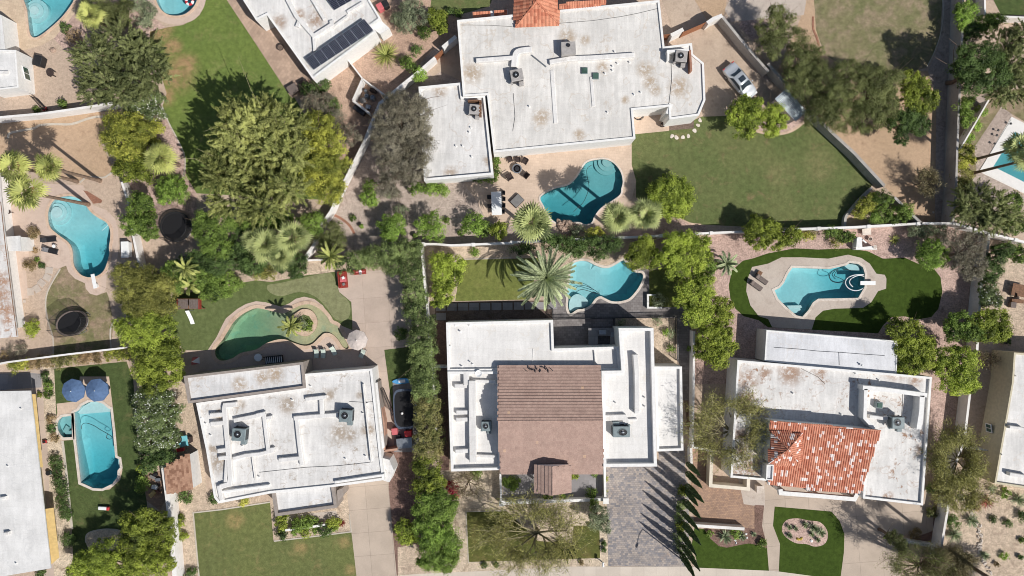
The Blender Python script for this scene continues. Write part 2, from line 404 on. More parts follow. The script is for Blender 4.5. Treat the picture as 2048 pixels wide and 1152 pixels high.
# ground
M['earth'] = ground_mat('tan_earth', c255(192,168,146), c255(184,160,138), c255(160,136,114), speck=10, spk=.22, thr=(.55,.8))
M['dirt'] = ground_mat('orange_brown_dirt', c255(192,160,128), c255(182,152,120), c255(146,114,86), speck=9, spk=.16, thr=(.55,.8))
M['sand'] = ground_mat('sand_gravel', c255(188,166,142), c255(200,178,152), c255(160,138,118), speck=7, spk=.35)
M['gravelpink'] = ground_mat('pink_gravel', c255(194,164,150), c255(184,154,140), c255(160,132,120), speck=8, spk=.35)
M['gravelgrey'] = ground_mat('grey_brown_gravel', c255(180,162,148), c255(172,153,140), c255(150,132,120), speck=7, spk=.3)
M['gravelbrown'] = ground_mat('red_brown_mulch', c255(140,110,98), c255(126,98,86), c255(105,82,70), speck=8, spk=.35)
M['gravellight'] = ground_mat('cream_gravel', c255(205,186,160), c255(194,174,148), c255(165,144,120), speck=6, spk=.35)
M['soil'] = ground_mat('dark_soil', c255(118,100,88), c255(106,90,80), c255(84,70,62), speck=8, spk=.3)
M['concrete'] = brick_mat('concrete_slabs', c255(188,172,156), c255(184,168,152), c255(150,136,124), 2.9, 2.9, .02, rot=R(-4.6), offs=0, var=.1)
M['concretep'] = brick_mat('concrete_patio', c255(192,174,160), c255(186,168,154), c255(160,142,130), 3.1, 3.1, .015, rot=R(-4), offs=0, var=.1)
M['concretec'] = ground_mat('smooth_concrete', c255(192,178,164), c255(186,170,156), c255(176,160,146), speck=12, spk=.08, big=.2)
M['drive3'] = ground_mat('tan_concrete_drive', c255(190,168,146), c255(180,158,136), c255(168,146,126), speck=12, spk=.1, big=.2)
M['walk'] = brick_mat('pale_sidewalk', c255(206,194,180), c255(200,188,174), c255(170,158,146), 1.5, 1.5, .02, offs=0, var=.08)
M['kooldeck'] = ground_mat('cool_deck', c255(204,180,162), c255(196,172,154), c255(188,162,144), speck=12, spk=.08)
M['travertine'] = brick_mat('travertine_pavers', c255(208,186,160), c255(194,172,148), c255(180,158,136), .6, .4, .012, rot=R(10), var=.12)
M['travpatio'] = brick_mat('travertine_patio', c255(206,184,164), c255(198,176,156), c255(186,162,144), .5, .35, .01, rot=R(5), var=.1)
M['strippave'] = brick_mat('blush_pavers', c255(190,164,144), c255(172,148,130), c255(158,136,120), .4, .4, .015, rot=R(-55), var=.15)
M['greypaver'] = brick_mat('grey_pavers', c255(140,134,132), c255(118,112,110), c255(100,94,92), .45, .3, .012, var=.15)
M['cobble'] = brick_mat('cobbled_drive_pavers', c255(176,164,154), c255(128,126,130), c255(120,112,108), .34, .24, .012, rot=R(2), var=.14, stain=c255(184,154,130))
M['brownpaver'] = brick_mat('brown_courtyard_pavers', c255(176,144,120), c255(150,124,108), c255(130,108,94), .3, .2, .012, rot=R(3), var=.14)
M['slabgrey'] = brick_mat('grey_slabs', c255(150,146,146), c255(138,134,134), c255(120,116,116), 1.2, 1.2, .01, var=.1)
M['coping'] = ground_mat('pale_coping_stone', c255(216,204,190), c255(206,192,178), c255(190,174,158), speck=6, spk=.1, big=.6)
M['copingtan'] = ground_mat('tan_coping_stone', c255(210,182,156), c255(200,170,144), c255(184,154,130), speck=6, spk=.1, big=.6)
M['whitestone'] = ground_mat('white_pool_stone', c255(226,222,216), c255(220,215,208), None, speck=6, spk=.05)
M['kerb'] = ground_mat('concrete_kerb', c255(196,186,170), c255(184,172,156), None, speck=8, spk=.1)
M['lawn1'] = grass_mat('lawn_northwest', c255(100,124,56), c255(92,116,54), c255(116,128,70), spots=[((352,150),42),((318,60),34),((345,95),24),((330,190),26),((372,130),30)], spotcol=c255(160,132,98))
M['lawn2'] = grass_mat('lawn_poolside', c255(66,86,44), c255(74,92,48), c255(92,100,58))
M['lawnB'] = grass_mat('dry_lawn', c255(106,114,70), c255(118,118,80), c255(140,132,100), thr=(.42,.66))
M['lawn3'] = grass_mat('lawn_front_west', c255(98,112,60), c255(92,106,58), c255(120,122,72), spots=[((690,1085),14),((700,1140),14),((600,1095),18),((470,1040),22)], spotcol=c255(150,132,90))
M['lawn4'] = grass_mat('putting_green', c255(90,108,60), c255(86,104,56), c255(98,114,66), spk=.18)
M['lawn4b'] = grass_mat('putting_green_pale', c255(122,134,88), c255(116,128,82), c255(126,138,94), spk=.14)
M['lawn6'] = grass_mat('small_lawn', c255(98,114,54), c255(106,120,58), c255(116,126,66))
M['lawnfront'] = grass_mat('front_lawn_middle', c255(72,86,38), c255(92,98,48), c255(112,108,64))
M['lawn7'] = grass_mat('lawn_north', c255(96,110,62), c255(86,104,56), c255(114,112,72), spots=[((1640,330),40),((1560,350),30)], spotcol=c255(120,118,80))
M['lawn8'] = grass_mat('dry_lawn_northeast', c255(104,114,70), c255(114,118,78), c255(134,130,96), thr=(.42,.68))
M['turf'] = grass_mat('artificial_turf', c255(58,80,27), c255(54,76,25), c255(64,84,32), spk=.14, thr=(.6,.8))
# water
def water_mat(name, col, dens):
    m = N(name); m.t.nodes.remove(m.p)
    tb = m.n('ShaderNodeBsdfTransparent'); gl = m.n('ShaderNodeBsdfGlossy'); gl.inputs['Roughness'].default_value = .06
    fr = m.n('ShaderNodeFresnel'); fr.inputs[0].default_value = 1.33
    bp = m.n('ShaderNodeBump'); m.t.links.new(m.noise(1.6, 3, .6), bp.inputs['Height']); bp.inputs['Strength'].default_value = .25; bp.inputs['Distance'].default_value = .1
    m.t.links.new(bp.outputs[0], gl.inputs['Normal']); m.t.links.new(bp.outputs[0], fr.inputs['Normal'])
    mx = m.n('ShaderNodeMixShader'); m.t.links.new(fr.outputs[0], mx.inputs[0]); m.t.links.new(tb.outputs[0], mx.inputs[1]); m.t.links.new(gl.outputs[0], mx.inputs[2])
    m.t.links.new(mx.outputs[0], m.out.inputs['Surface'])
    va = m.n('ShaderNodeVolumeAbsorption'); va.inputs['Color'].default_value = (*col, 1); va.inputs['Density'].default_value = dens
    m.t.links.new(va.outputs[0], m.out.inputs['Volume']); return m.mat
M['water'] = water_mat('pool_water', (.24,.78,.84), .52)
M['watergreen'] = water_mat('green_pool_water', (.28,.85,.84), .40)
M['plaster'] = ground_mat('pool_plaster', c255(190,212,212), c255(180,206,208), None, speck=3, spk=.05, bump=.02)
M['plasterteal'] = ground_mat('teal_pool_plaster', c255(138,182,182), c255(130,176,178), None, speck=3, spk=.05, bump=.02)
M['plasterolive'] = ground_mat('tan_pebble_bottom', c255(176,170,128), c255(164,162,126), c255(150,164,132), speck=4, spk=.08, bump=.02)
# ------------------------------------------------------------------ swimming pools (declared first: every ground sheet is cut round them)
POOLS = []; FLN = [0]
def fill(outer, holes, extra=()):
    vs = []; es = []
    for lp in [outer] + list(holes):
        k = len(vs); n = len(lp); vs += [Vector(p[:2]) for p in lp]; es += [(k+i, k+(i+1)%n) for i in range(n)]
    vs += [Vector(p) for p in extra]
    ov, oe, of, *_ = geometry.delaunay_2d_cdt(vs, es, [], 0, 1e-5)
    fs = []
    for f in of:
        c = (sum(ov[i].x for i in f)/len(f), sum(ov[i].y for i in f)/len(f))
        if inside(c, outer) and not any(inside(c, h) for h in holes): fs.append(tuple(f))
    return [(v.x, v.y) for v in ov], fs
def flat(name, pts, layer, mat, r='P', sm=False, world=False):
    p = pts if world else WP(Z(r, pts))
    if sm: p = smooth(p, 4)
    p = ccw(p)
    xs = [q[0] for q in p]; ys = [q[1] for q in p]
    hs = [h for h in POOLS if not (max(q[0] for q in h) < min(xs) or min(q[0] for q in h) > max(xs) or max(q[1] for q in h) < min(ys) or min(q[1] for q in h) > max(ys))]
    v, f = fill(p, hs)
    FLN[0] += 1; z = .006*layer + .00005*FLN[0]
    o = MB().add([(x,y,z) for x,y in v], f).build(name, M[mat] if isinstance(mat, str) else mat)
    return props(o, kind='structure')
def kerb(pts, w, r, mat='kerb', h=.06, sm=True, name='kerb'):
    p = WP(Z(r, pts)); p = smooth(p, 3, False) if sm else p
    return props(MB().prism(ribbon(p, w), -.05, h).build(name, M[mat]), kind='structure')
def pool(r, pts, label, d1=1.0, d2=1.7, dirn=(0,-1), cop=.32, copmat='coping', water='water', plaster='plaster', sm=True, island=None, group=None, wl=-.13):
    p = WP(Z(r, pts)); p = smooth(p, 4) if sm else p
    p = ccw(p); holes = []
    isl = None
    if island: isl = ccw(smooth(WP(Z(r, island)), 3)); holes = [isl]
    POOLS.append(p)
    cx = sum(q[0] for q in p)/len(p); cy = sum(q[1] for q in p)/len(p)
    t = thing('swimming_pool', label, 'swimming pool', (cx, cy, 0), group=group)
    dx, dy = dirn; L = math.hypot(dx, dy); dx /= L; dy /= L
    pr = [q[0]*dx+q[1]*dy for q in p]; lo, hi = min(pr), max(pr)
    def depth(x, y):
        s = (x*dx+y*dy-lo)/(hi-lo); s = min(1, max(0, (s-.3)/.5)); s = s*s*(3-2*s); return d1 + (d2-d1)*s
    ex = []
    x0, x1, y0, y1 = min(q[0] for q in p), max(q[0] for q in p), min(q[1] for q in p), max(q[1] for q in p)
    inn = offset(p, -.35)
    x = x0
    while x < x1:
        y = y0
        while y < y1:
            if inside((x,y), inn) and not (isl and inside((x,y), offset(isl, .3))): ex.append((x,y))
            y += .6
        x += .6
    v, f = fill(p, holes, ex)
    eset = {(round(a,4), round(b,4)) for a, b in p} | ({(round(a,4), round(b,4)) for a, b in isl} if isl else set())
    mb = MB(); mb.add([(a, b, -depth(a,b)*(.8 if (round(a,4),round(b,4)) in eset else 1)) for a,b in v], f)
    def wallring(q, z1, flip):
        n = len(q)
        vs = [(a,b,-depth(a,b)*.8) for a,b in q] + [(a,b,z1) for a,b in q]
        fs = [(i,(i+1)%n,n+(i+1)%n,n+i) for i in range(n)]
        mb.add(vs, [x[::-1] for x in fs] if flip else fs)
    wallring(p, .0, True)
    if isl: wallring(isl, .0, False)
    mb.build('basin', M[plaster], t, smooth=False)
    out = offset(p, cop); n = len(p)
    mb = MB(); vs = [(a,b,z) for z, lp in ((-.12,p),(.07,p),(.07,out),(-.05,out)) for a,b in lp]
    mb.add(vs, [(k*n+i, k*n+(i+1)%n, (k+1)*n+(i+1)%n, (k+1)*n+i)[::-1] for k in range(3) for i in range(n)])
    mb.build('coping', M[copmat], t)
    w = MB(); v, f = fill(p, holes); k = len(v)
    vs = [(a,b,wl) for a,b in v] + [(a,b,-2.6) for a,b in v]
    fs = list(f) + [tuple(i+k for i in q[::-1]) for q in f]
    cnt = {}
    for q in f:
        for i in range(len(q)): cnt[(q[i], q[(i+1)%len(q)])] = 1
    for (a, b) in list(cnt):
        if (b, a) not in cnt: fs.append((b, a, a+k, b+k))
    w.add(vs, fs); w.build('water', M[water], t)
    return t
def steps(t, r, c, radii, h0=-.35, dz=.22, plaster='plaster', sq=1.0, clip=None):
    cc = W(zp(r, *c))
    for i, rad in enumerate(radii):
        mb = MB(); q = [(cc[0]+rad*math.cos(a*.2618)*sq, cc[1]+rad*math.sin(a*.2618)) for a in range(24)]
        mb.prism(q, -2.0, h0-dz*i); mb.build('pool_step', M[plaster], t)

p1 = pool('A', [(155,-60),(163,60),(170,130),(178,190),(188,215),(205,226),(230,221),(270,195),(330,145),(380,95),(415,50),(445,0),(450,-60)], 'turquoise pool with a pointed end beside the far-corner white patio', .9, 1.5, (0,1), .3, 'copingtan')
steps(p1, 'A', (196,55), [.55,1.0,1.5], -.3, .2)
p2 = pool('A', [(935,-30),(945,20),(970,60),(1010,88),(1060,95),(1110,85),(1150,55),(1175,20),(1185,-30),(1150,-110),(1060,-150),(970,-110)], 'small round pool at the top of the long lawn with a pink float', 1.0, 1.5, (1,0), .3, 'copingtan')
p3 = pool('B', [(400,25),(335,40),(298,90),(288,150),(302,210),(350,255),(410,300),(435,350),(440,420),(455,460),(490,498),(540,512),(590,500),(625,470),(645,420),(658,370),(655,330),(662,285),(662,230),(640,185),(590,155),(545,120),(515,80),(480,45),(440,28)], 'kidney shaped turquoise pool with a diving board and three palms behind', .9, 2.0, (.3,-1), .3, 'copingtan')
steps(p3, 'B', (330,120), [.7,1.15,1.6], -.3, .2)
p4 = pool('C', [(443,172),(468,160),(490,130),(530,110),(575,104),(620,118),(650,145),(664,150),(680,290),(693,440),(715,450),(722,500),(707,518),(705,558),(675,598),(615,627),(560,624),(515,603),(485,590),(480,540),(458,350)], 'long formal pool with a rounded end beside two blue umbrellas', 1.35, 2.3, (.1,-1), .3, 'coping', sm=False)
ps = pool('C', [(372,198),(432,190),(434,318),(382,320),(362,300),(348,275),(344,245),(352,218)], 'small grey spa with curved side attached to the long formal pool', .6, .9, (0,-1), .3, 'coping', sm=False, plaster='plasterteal')
isl5 = [(240,725),(285,700),(340,715),(370,770),(355,830),(305,866),(245,850),(195,800),(195,760)]
p5 = pool('E', [(0,698),(-56,718),(-106,752),(-141,790),(-166,830),(-200,885),(-236,930),(-246,965),(-231,1000),(-196,1012),(-136,995),(-90,965),(0,945),(60,908),(130,885),(180,885),(220,902),(290,922),(340,910),(385,868),(415,846),(455,852),(492,885),(518,925),(545,942),(556,925),(522,862),(490,806),(450,785),(425,745),(380,700),(320,674),(265,682),(215,705),(170,728),(125,722),(60,706)],
          'green lagoon pool wrapping round a small planted island', .22, 1.5, (-1,-.15), .45, 'copingtan', water='watergreen', plaster='plasterolive', island=isl5)
p6 = pool('H', [(362,438),(400,416),(450,416),(500,440),(550,456),(590,452),(635,428),(665,412),(690,430),(735,480),(778,488),(785,518),(762,568),(735,605),(700,640),(650,655),(600,655),(560,638),(530,625),(500,640),(470,678),(430,700),(392,705),(355,728),(342,715),(335,680),(338,640),(330,600),(340,560),(350,500)],
          'wavy edged blue pool beside the big date palm', .9, 1.6, (1,-.2), .3, 'coping')
p7 = pool('H', [(655,-20),(648,15),(600,52),(560,75),(520,110),(492,150),(478,182),(440,194),(400,180),(330,181),(260,180),(215,132),(190,82),(170,38),(200,8),(260,-20),(340,-42),(390,-90),(420,-140),(450,-177),(500,-192),(560,-195),(610,-172),(650,-122),(664,-62)],
          'teal kidney pool with a rock waterfall behind the large white house', 1.0, 1.9, (-.2,-1), .22, 'coping', plaster='plasterteal')
steps(p7, 'G', (572,970), [.6,1.1,1.6], -.3, .2, 'plasterteal')
p8 = pool('J', [(1480,790),(1750,925),(1750,1200),(1350,1000)], 'plain rectangular pool with white surround at the far right edge', 1.2, 1.6, (1,-.5), 1.2, 'whitestone', sm=False, plaster='plasterteal')
p9 = pool('K', [(145,455),(370,462),(470,440),(490,425),(540,432),(568,452),(580,490),(578,570),(540,635),(300,640),(268,662),(240,710),(205,748),(170,740),(110,690),(60,640),(38,590),(70,575),(95,545),(120,490)], 'angular blue pool ringed by grey deck in the artificial lawn', 1.0, 1.9, (1,.3), .3, 'coping', sm=False)

v_, f_ = fill(ccw(smooth(WP(Z('E', isl5)), 3)), [])
is_o = MB().prism(offset(ccw(smooth(WP(Z('E', isl5)), 3)), -.02), -.5, .06).build('island', M['copingtan']); props(is_o, kind='structure')
is_o = MB().prism(WP(Z('E', [(245,760),(285,735),(320,745),(345,785),(330,815),(300,835),(250,820),(228,790)])), 0, .075).build('island_lawn', M['lawn4']); props(is_o, kind='structure')
# pool furniture that is a part of its pool
def part(p, name, mb, mat, **kw): return mb.build(name, M[mat] if isinstance(mat, str) else mat, p, **kw)
for t, r, (x0,y0,x1,y1), w in ((p3,'B',(555,492,573,578),.48), (p9,'K',(553,546,645,546),.5)):
    a = W3(r,x0,y0,.5); b = W3(r,x1,y1,.5); c = (a+b)/2; L = (b-a).length; an = math.atan2(b.y-a.y, b.x-a.x)
    db = MB(); db.box((c.x,c.y,.52), (L, w, .05), an, bev=.02); o = part(t, 'diving_board', db, 'whitepl')
    q = W3(r, x1, y1, .0) if r == 'K' else b
    e = a + (b-a)*.8; s = MB(); s.box((e.x,e.y,.25), (.45,w*.8,.5), an, bev=.03); s.build('board_stand', M['whitepl'], o)
def hose(t, r, pts, z=-.08, rad=.035, mat='black', name='vacuum_hose'):
    p = smooth(WP(Z(r, pts)), 5, False); mb = MB().tube([(x,y,z) for x,y in p], rad, 6); part(t, name, mb, mat)
hose(p3, 'B', [(610,230),(640,205),(655,180)], mat='whitepl', rad=.02, name='rope')
hose(p4, 'C', [(488,272),(490,245),(515,235),(560,250),(600,275),(645,300),(670,320),(655,332),(635,320),(645,302)])
hose(p7, 'G', [(478,990),(452,1010),(450,1050),(462,1110),(455,1152),(430,1210),(400,1240),(370,1270)])
hose(p6, 'H', [(380,582),(400,565),(440,563),(490,585),(525,612),(480,600),(420,585),(385,600)])
hose(p9, 'K', [(500,470),(440,462),(390,475),(370,505),(385,535),(430,546),(465,538),(440,520),(400,500),(420,470)])
hose(p9, 'K', [(575,495),(520,498),(480,515),(465,545),(485,578),(530,592),(575,575),(595,545),(580,510),(545,500),(500,520),(490,545),(510,570)], -.05, .06, 'whitepl', 'float_ring')
# shelves and benches under water
def shelf(t, r, pts, z, plaster='plaster', sm=True):
    p = WP(Z(r, pts)); p = smooth(p, 3) if sm else p
    part(t, 'pool_shelf', MB().prism(p, -2.0, z), plaster)
shelf(p6, 'H', [(352,640),(390,612),(435,630),(460,660),(440,690),(400,700),(355,718),(344,690)], -.35)
shelf(p4, 'C', [(490,135),(530,113),(575,107),(618,120),(646,146),(655,170),(470,185),(455,175)], -.4, sm=False)
shelf(p4, 'C', [(693,450),(712,455),(718,498),(700,512)], -.5, sm=False)
shelf(p9, 'K', [(470,446),(490,430),(538,436),(562,454),(560,470),(500,468)], -.45, sm=False)
for i, y in enumerate((690,705,720,735)):
    shelf(p9, 'K', [(118+i*14,y-8),(205-i*2,y-10),(212-i*6,y+4),(195,y+9),(130+i*14,y+6)], -.35-.14*i, sm=False)
shelf(ps, 'C', [(382,250),(398,262),(398,285),(432,282),(430,310),(385,312),(365,285)], -.45, 'plasterteal', False)

# ------------------------------------------------------------------ ground
big = [(-260,-200),(260,-200),(260,200),(-260,200)]
flat('ground', big, 0, 'earth', world=True)
# north-west yards
flat('patio', [(-60,-120),(470,-120),(450,80),(420,115),(330,225),(250,272),(150,300),(-60,310)], 2, 'travertine', 'A')
flat('gravel', [(300,190),(480,60),(640,-60),(940,-60),(930,110),(1000,170),(930,250),(700,200),(520,180),(420,330),(330,240)], 1, 'gravelpink', 'A')
flat('gravel', [(900,560),(975,640),(1010,730),(1060,820),(1105,920),(1120,1060),(1180,1160),(1180,1360),(760,1360),(760,1100),(900,1090),(880,700)], 2, 'gravelpink', 'A')
flat('patio', [(868,-60),(872,0),(890,50),(930,105),(985,135),(1050,147),(1110,140),(1170,115),(1215,60),(1235,0),(1238,-80)], 3, 'kooldeck', 'A', True)
flat('lawn', [(900,190),(1000,165),(1100,150),(1200,90),(1235,-60),(1340,-60),(1750,560),(1800,640),(1950,900),(1950,1200),(1180,1160),(1120,1060),(1105,920),(1060,820),(1010,730),(975,640),(1000,560),(960,430),(900,300)], 1, 'lawn1', 'A')
kerb([(975,640),(1010,730),(1060,825),(1105,922),(1112,1000),(1100,1060)], .14, 'A')
flat('bare_ground', [(-60,745),(600,670),(640,760),(600,850),(690,1020),(650,1062),(560,1068),(480,1090),(300,1050),(-60,920)], 1, 'dirt', 'A', False)
kerb([(50,830),(60,800),(120,785),(205,770),(240,752),(330,745),(430,745),(520,715),(590,700),(650,705)], .28, 'A')
kerb([(480,1095),(515,1068),(560,1062),(620,1066),(660,1045),(690,1022)], .22, 'A')
flat('patio', [(15,-60),(500,-40),(530,30),(560,80),(640,110),(690,160),(710,230),(712,330),(705,400),(680,450),(640,500),(638,570),(625,600),(580,620),(540,610),(515,580),(510,548),(450,520),(410,480),(397,440),(350,460),(290,450),(250,400),(240,330),(245,260),(222,218),(185,203),(160,210),(178,390),(150,400),(172,635),(130,642),(95,350),(30,200)], 2, 'kooldeck', 'B')
flat('brick_edging', [(500,-10),(525,-5),(615,50),(608,66),(560,70)], 3, 'brickred', 'B')
flat('lawn', [(365,455),(397,442),(410,480),(450,520),(510,548),(515,580),(540,610),(580,622),(640,600),(655,640),(680,780),(668,940),(322,980),(318,890),(292,790),(275,690),(282,615),(312,545)], 1, 'lawnB', 'B')
kerb([(362,462),(312,545),(282,612),(275,690),(294,790),(320,880),(320,985)], .16, 'B')
kerb([(695,760),(664,825),(668,938)], .18, 'B')
for i, (x, y, a) in enumerate([(296,470,.1),(284,512,.5),(250,545,.7),(222,580,1.0),(184,598,1.5),(147,655,1.5)]):
    c = W3('B', x, y); s = .95 if i < 5 else .4
    o = MB().box((c.x,c.y,.03),(s,s*.85,.06),-a,bev=.02).build('stepping_stone', M['concretec']); props(o, 'pale stepping stone by the kidney pool, %s from the top of the curved path' % ('first','second','third','fourth','fifth','last')[i], 'stepping stone', 'square stepping stones by the kidney pool')
# south-west yard
flat('path', [(150,-80),(340,-130),(345,150),(372,340),(440,860),(440,1300),(230,1300),(190,60)], 1, 'concretep', 'C')
flat('gravel', [(255,-120),(328,-130),(330,0),(345,170),(385,400),(430,860),(440,1200),(330,1200),(300,830),(290,420),(265,200)], 2, 'gravellight', 'C')
flat('lawn', [(325,-92),(760,-135),(800,-20),(830,400),(880,700),(900,900),(600,1150),(440,1100),(432,860),(372,330),(345,330),(335,120)], 3, 'lawn2', 'C')
flat('patio', [(480,-45),(655,-45),(676,130),(690,440),(728,440),(735,520),(722,575),(660,632),(580,640),(500,612),(470,600),(440,335),(365,340),(330,280),(328,225),(345,175),(340,118),(450,105),(470,60)], 4, 'travpatio', 'C')
kerb([(376,340),(402,560),(433,870)], .3, 'C', sm=False)
flat('paved_circle', [(520,900),(560,880),(640,868),(720,875),(760,920),(740,1000),(560,1000),(515,950)], 4, 'gravellight', 'C', True)
kerb([(515,950),(520,905),(560,882),(640,870),(710,878)], .15, 'C')
flat('paved_corner', [(860,540),(975,520),(1000,680),(960,760),(880,700)], 4, 'brownpaver', 'C')
flat('patio', [(-60,-60),(160,-70),(250,-60),(250,20),(-60,40)], 2, 'slabgrey', 'C')
flat('gravel', [(1000,-60),(1170,-60),(1240,640),(1560,600),(1560,760),(1160,770),(1200,1300),(1050,1300),(1010,700)], 1, 'sand', 'C')
# west house front and side
flat('lawn', [(-372,775),(-200,755),(85,712),(105,940),(572,888),(612,1220),(-335,1220)], 2, 'lawn3', 'F')
kerb([(-335,1220),(-376,772),(-200,752),(85,708)], .16, 'F', sm=False)
kerb([(108,942),(340,915),(572,886),(560,780)], .16, 'F', sm=False)
flat('planting_bed', [(88,690),(110,940),(568,886),(545,620),(470,640)], 2, 'sand', 'F')
flat('entry_path', [(180,790),(480,760),(500,800),(190,845)], 3, 'concretec', 'F')
flat('driveway', [(540,600),(790,560),(852,1230),(612,1230)], 3, 'concrete', 'F')
flat('gravel', [(790,400),(960,380),(1010,1240),(852,1240),(800,700)], 2, 'gravelbrown', 'F')
flat('gravel', [(850,980),(960,960),(1050,1120),(1010,1240),(852,1240)], 3, 'sand', 'F')
flat('gravel', [(680,-160),(840,-160),(840,420),(770,420)], 1, 'concretep', 'F')
# lagoon yard
flat('lawn', [(-500,620),(-130,560),(-60,540),(0,530),(90,540),(300,500),(380,490),(475,478),(505,600),(572,660),(578,800),(575,1000),(-280,1050),(-440,950),(-490,860),(-520,720)], 1, 'lawn4', 'E')
flat('putting_green', [(70,560),(150,545),(300,510),(420,488),(462,500),(500,600),(560,662),(562,740),(525,772),(470,758),(420,690),(350,625),(260,600),(150,625),(80,600)], 2, 'lawn4b', 'E', True)
flat('patio', [(0,655),(60,662),(150,688),(200,668),(240,640),(290,628),(350,642),(400,680),(440,735),(465,775),(520,805),(580,830),(640,850),(670,930),(640,1160),(-440,1160),(-440,950),(-290,950),(-236,870),(-200,795),(-180,758),(-110,700),(-60,672)], 3, 'kooldeck', 'E')
flat('patio', [(550,480),(750,470),(1000,500),(1010,900),(920,930),(770,945),(790,1160),(860,1330),(740,1330),(690,1060),(620,960),(655,935),(650,845),(580,800),(572,660),(500,600),(490,570)], 4, 'concretep', 'E')
flat('turf', [(770,948),(1010,915),(1010,1320),(820,1320)], 5, 'lawn2', 'E')
flat('gravel', [(820,1130),(1010,1130),(1010,1560),(830,1560)], 6, 'slabgrey', 'E')
flat('planting_soil', [(-60,440),(300,400),(470,440),(475,478),(380,492),(300,498),(90,535),(-40,525)], 2, 'sand', 'E')
# north-west diagonal alley and pink gravel garden
flat('paved_strip', [(-215,-60),(-60,-60),(370,470),(215,592),(180,540),(0,265)], 2, 'strippave', 'D')
flat('bare_ground', [(350,470),(430,430),(800,170),(740,40),(640,-60),(1060,-60),(1080,80),(1200,90),(1215,215),(1070,345),(780,580),(500,1100),(250,560)], 1, ground_mat('orange_gravel', c255(192,160,136), c255(180,148,126), c255(152,124,104), speck=8, spk=.25), 'D')
flat('lawn', [(1060,-60),(1440,-60),(1400,38),(1245,82),(1150,90),(1060,85),(1045,50)], 2, 'lawn7', 'D')
flat('gravel', [(450,120),(560,-60),(660,-300),(740,-520),(1060,-850),(1190,-930),(1240,-650),(980,-620),(1000,-50),(1240,-60),(1330,60),(1380,150),(1500,195),(1700,230),(1700,300),(1000,318),(500,420),(300,400),(390,190)], 1, 'gravelgrey', 'E')
kerb([(455,130),(520,165),(565,205),(590,250)], .3, 'E', 'brickred')
flat('concrete_path', [(1130,300),(1240,215),(1245,490),(1110,430),(1060,460),(1020,420)], 2, 'drive3', 'D')
# north house grounds
flat('patio', [(718,832),(0,870),(-110,880),(-110,1050),(-230,1090),(-210,1210),(-160,1310),(-80,1350),(150,1370),(260,1400),(560,1370),(640,1250),(720,1190),(745,1090),(718,990)], 3, 'travpatio', 'G')
flat('patio', [(700,600),(942,560),(942,785),(742,805),(700,805)], 3, 'travpatio', 'G')
flat('garden_bed', [(942,700),(1092,690),(1090,770),(942,783)], 3, 'soil', 'G')
flat('lawn', [(1263,277),(1271,268),(1336,262),(1405,233),(1460,230),(1515,262),(1560,262),(1619,233),(1750,365),(1715,400),(1690,430),(1692,452),(1540,456),(1400,449),(1378,446),(1350,430),(1320,420),(1272,395),(1272,360),(1263,330)], 2, 'lawn7', 'P')
kerb([(1322,420),(1350,431),(1378,446),(1402,449)], .18, 'P', 'copingtan')
flat('gravel', [(1200,420),(1322,420),(1378,446),(1412,450),(1412,480),(1180,480)], 1, 'gravelpink', 'P')
flat('driveway', [(880,-60),(1060,-60),(1140,80),(1180,130),(1270,100),(1440,330),(1540,500),(1560,600),(1460,660),(1300,695),(1150,700),(1100,380),(1000,280)], 2, 'drive3', 'G')
flat('bare_ground', [(1060,-60),(1300,-60),(1270,100),(1175,130)], 3, 'dirt', 'G')
flat('gravel', [(1250,90),(1290,100),(1540,420),(1540,510)], 3, 'gravelgrey', 'G')
flat('paved_curve', [(1440,330+240),(1640,660),(1780,690),(1760,720),(1680,780),(1600,800),(1480,790),(1440,740)], 3, 'gravelpink', 'G')
kerb([(1460,785),(1520,800),(1600,805),(1680,785),(1750,735),(1790,700)], .3, 'G', 'copingtan')
flat('concrete_yard', [(0,-60),(240,-60),(215,90),(100,105),(-220,130),(-260,60),(-200,-60)], 2, 'concretec', 'J')
flat('bare_ground', [(-180,150),(-90,60),(60,100),(60,330),(-60,280)], 1, 'gravelpink', 'J')
flat('bare_ground', [(215,-60),(280,-60),(290,180),(330,330),(700,420),(1110,430),(1110,1360),(920,1340),(640,1060),(240,640),(60,420),(200,100)], 1, 'dirt', 'J')
flat('lawn', [(272,-60),(1040,-60),(1050,100),(1022,260),(955,405),(820,440),(500,420),(340,330),(288,180)], 2, 'lawn8', 'J')
kerb([(1045,-20),(1052,80),(1030,220),(990,330),(950,405)], .1, 'J')
kerb([(270,100),(270,170),(290,220),(305,275)], .22, 'J', 'brickred')
flat('gravel', [(1050,-60),(1130,-60),(1110,430),(1098,1330),(1000,1330),(1010,600),(960,430),(1030,260)], 3, 'gravelgrey', 'J')
flat('lawn', [(1320,-60),(1700,-60),(1700,90),(1400,92)], 2, 'lawn2', 'J')
flat('gravel', [(1150,620),(1320,560),(1480,620),(1460,700),(1260,1030),(1420,1100),(1560,1200),(1150,1360)], 1, 'gravelgrey', 'J')
flat('lawn', [(1320,560),(1700,500),(1700,820),(1470,690),(1400,640),(1240,880),(1250,1060),(1160,1100),(1150,900),(1300,620)], 2, 'lawnB', 'J')
flat('patio', [(1460,700),(1800,870),(1800,1290),(1265,1030)], 4, plain('white_pool_paving', c255(222,218,212), .8, var=.05), 'J')
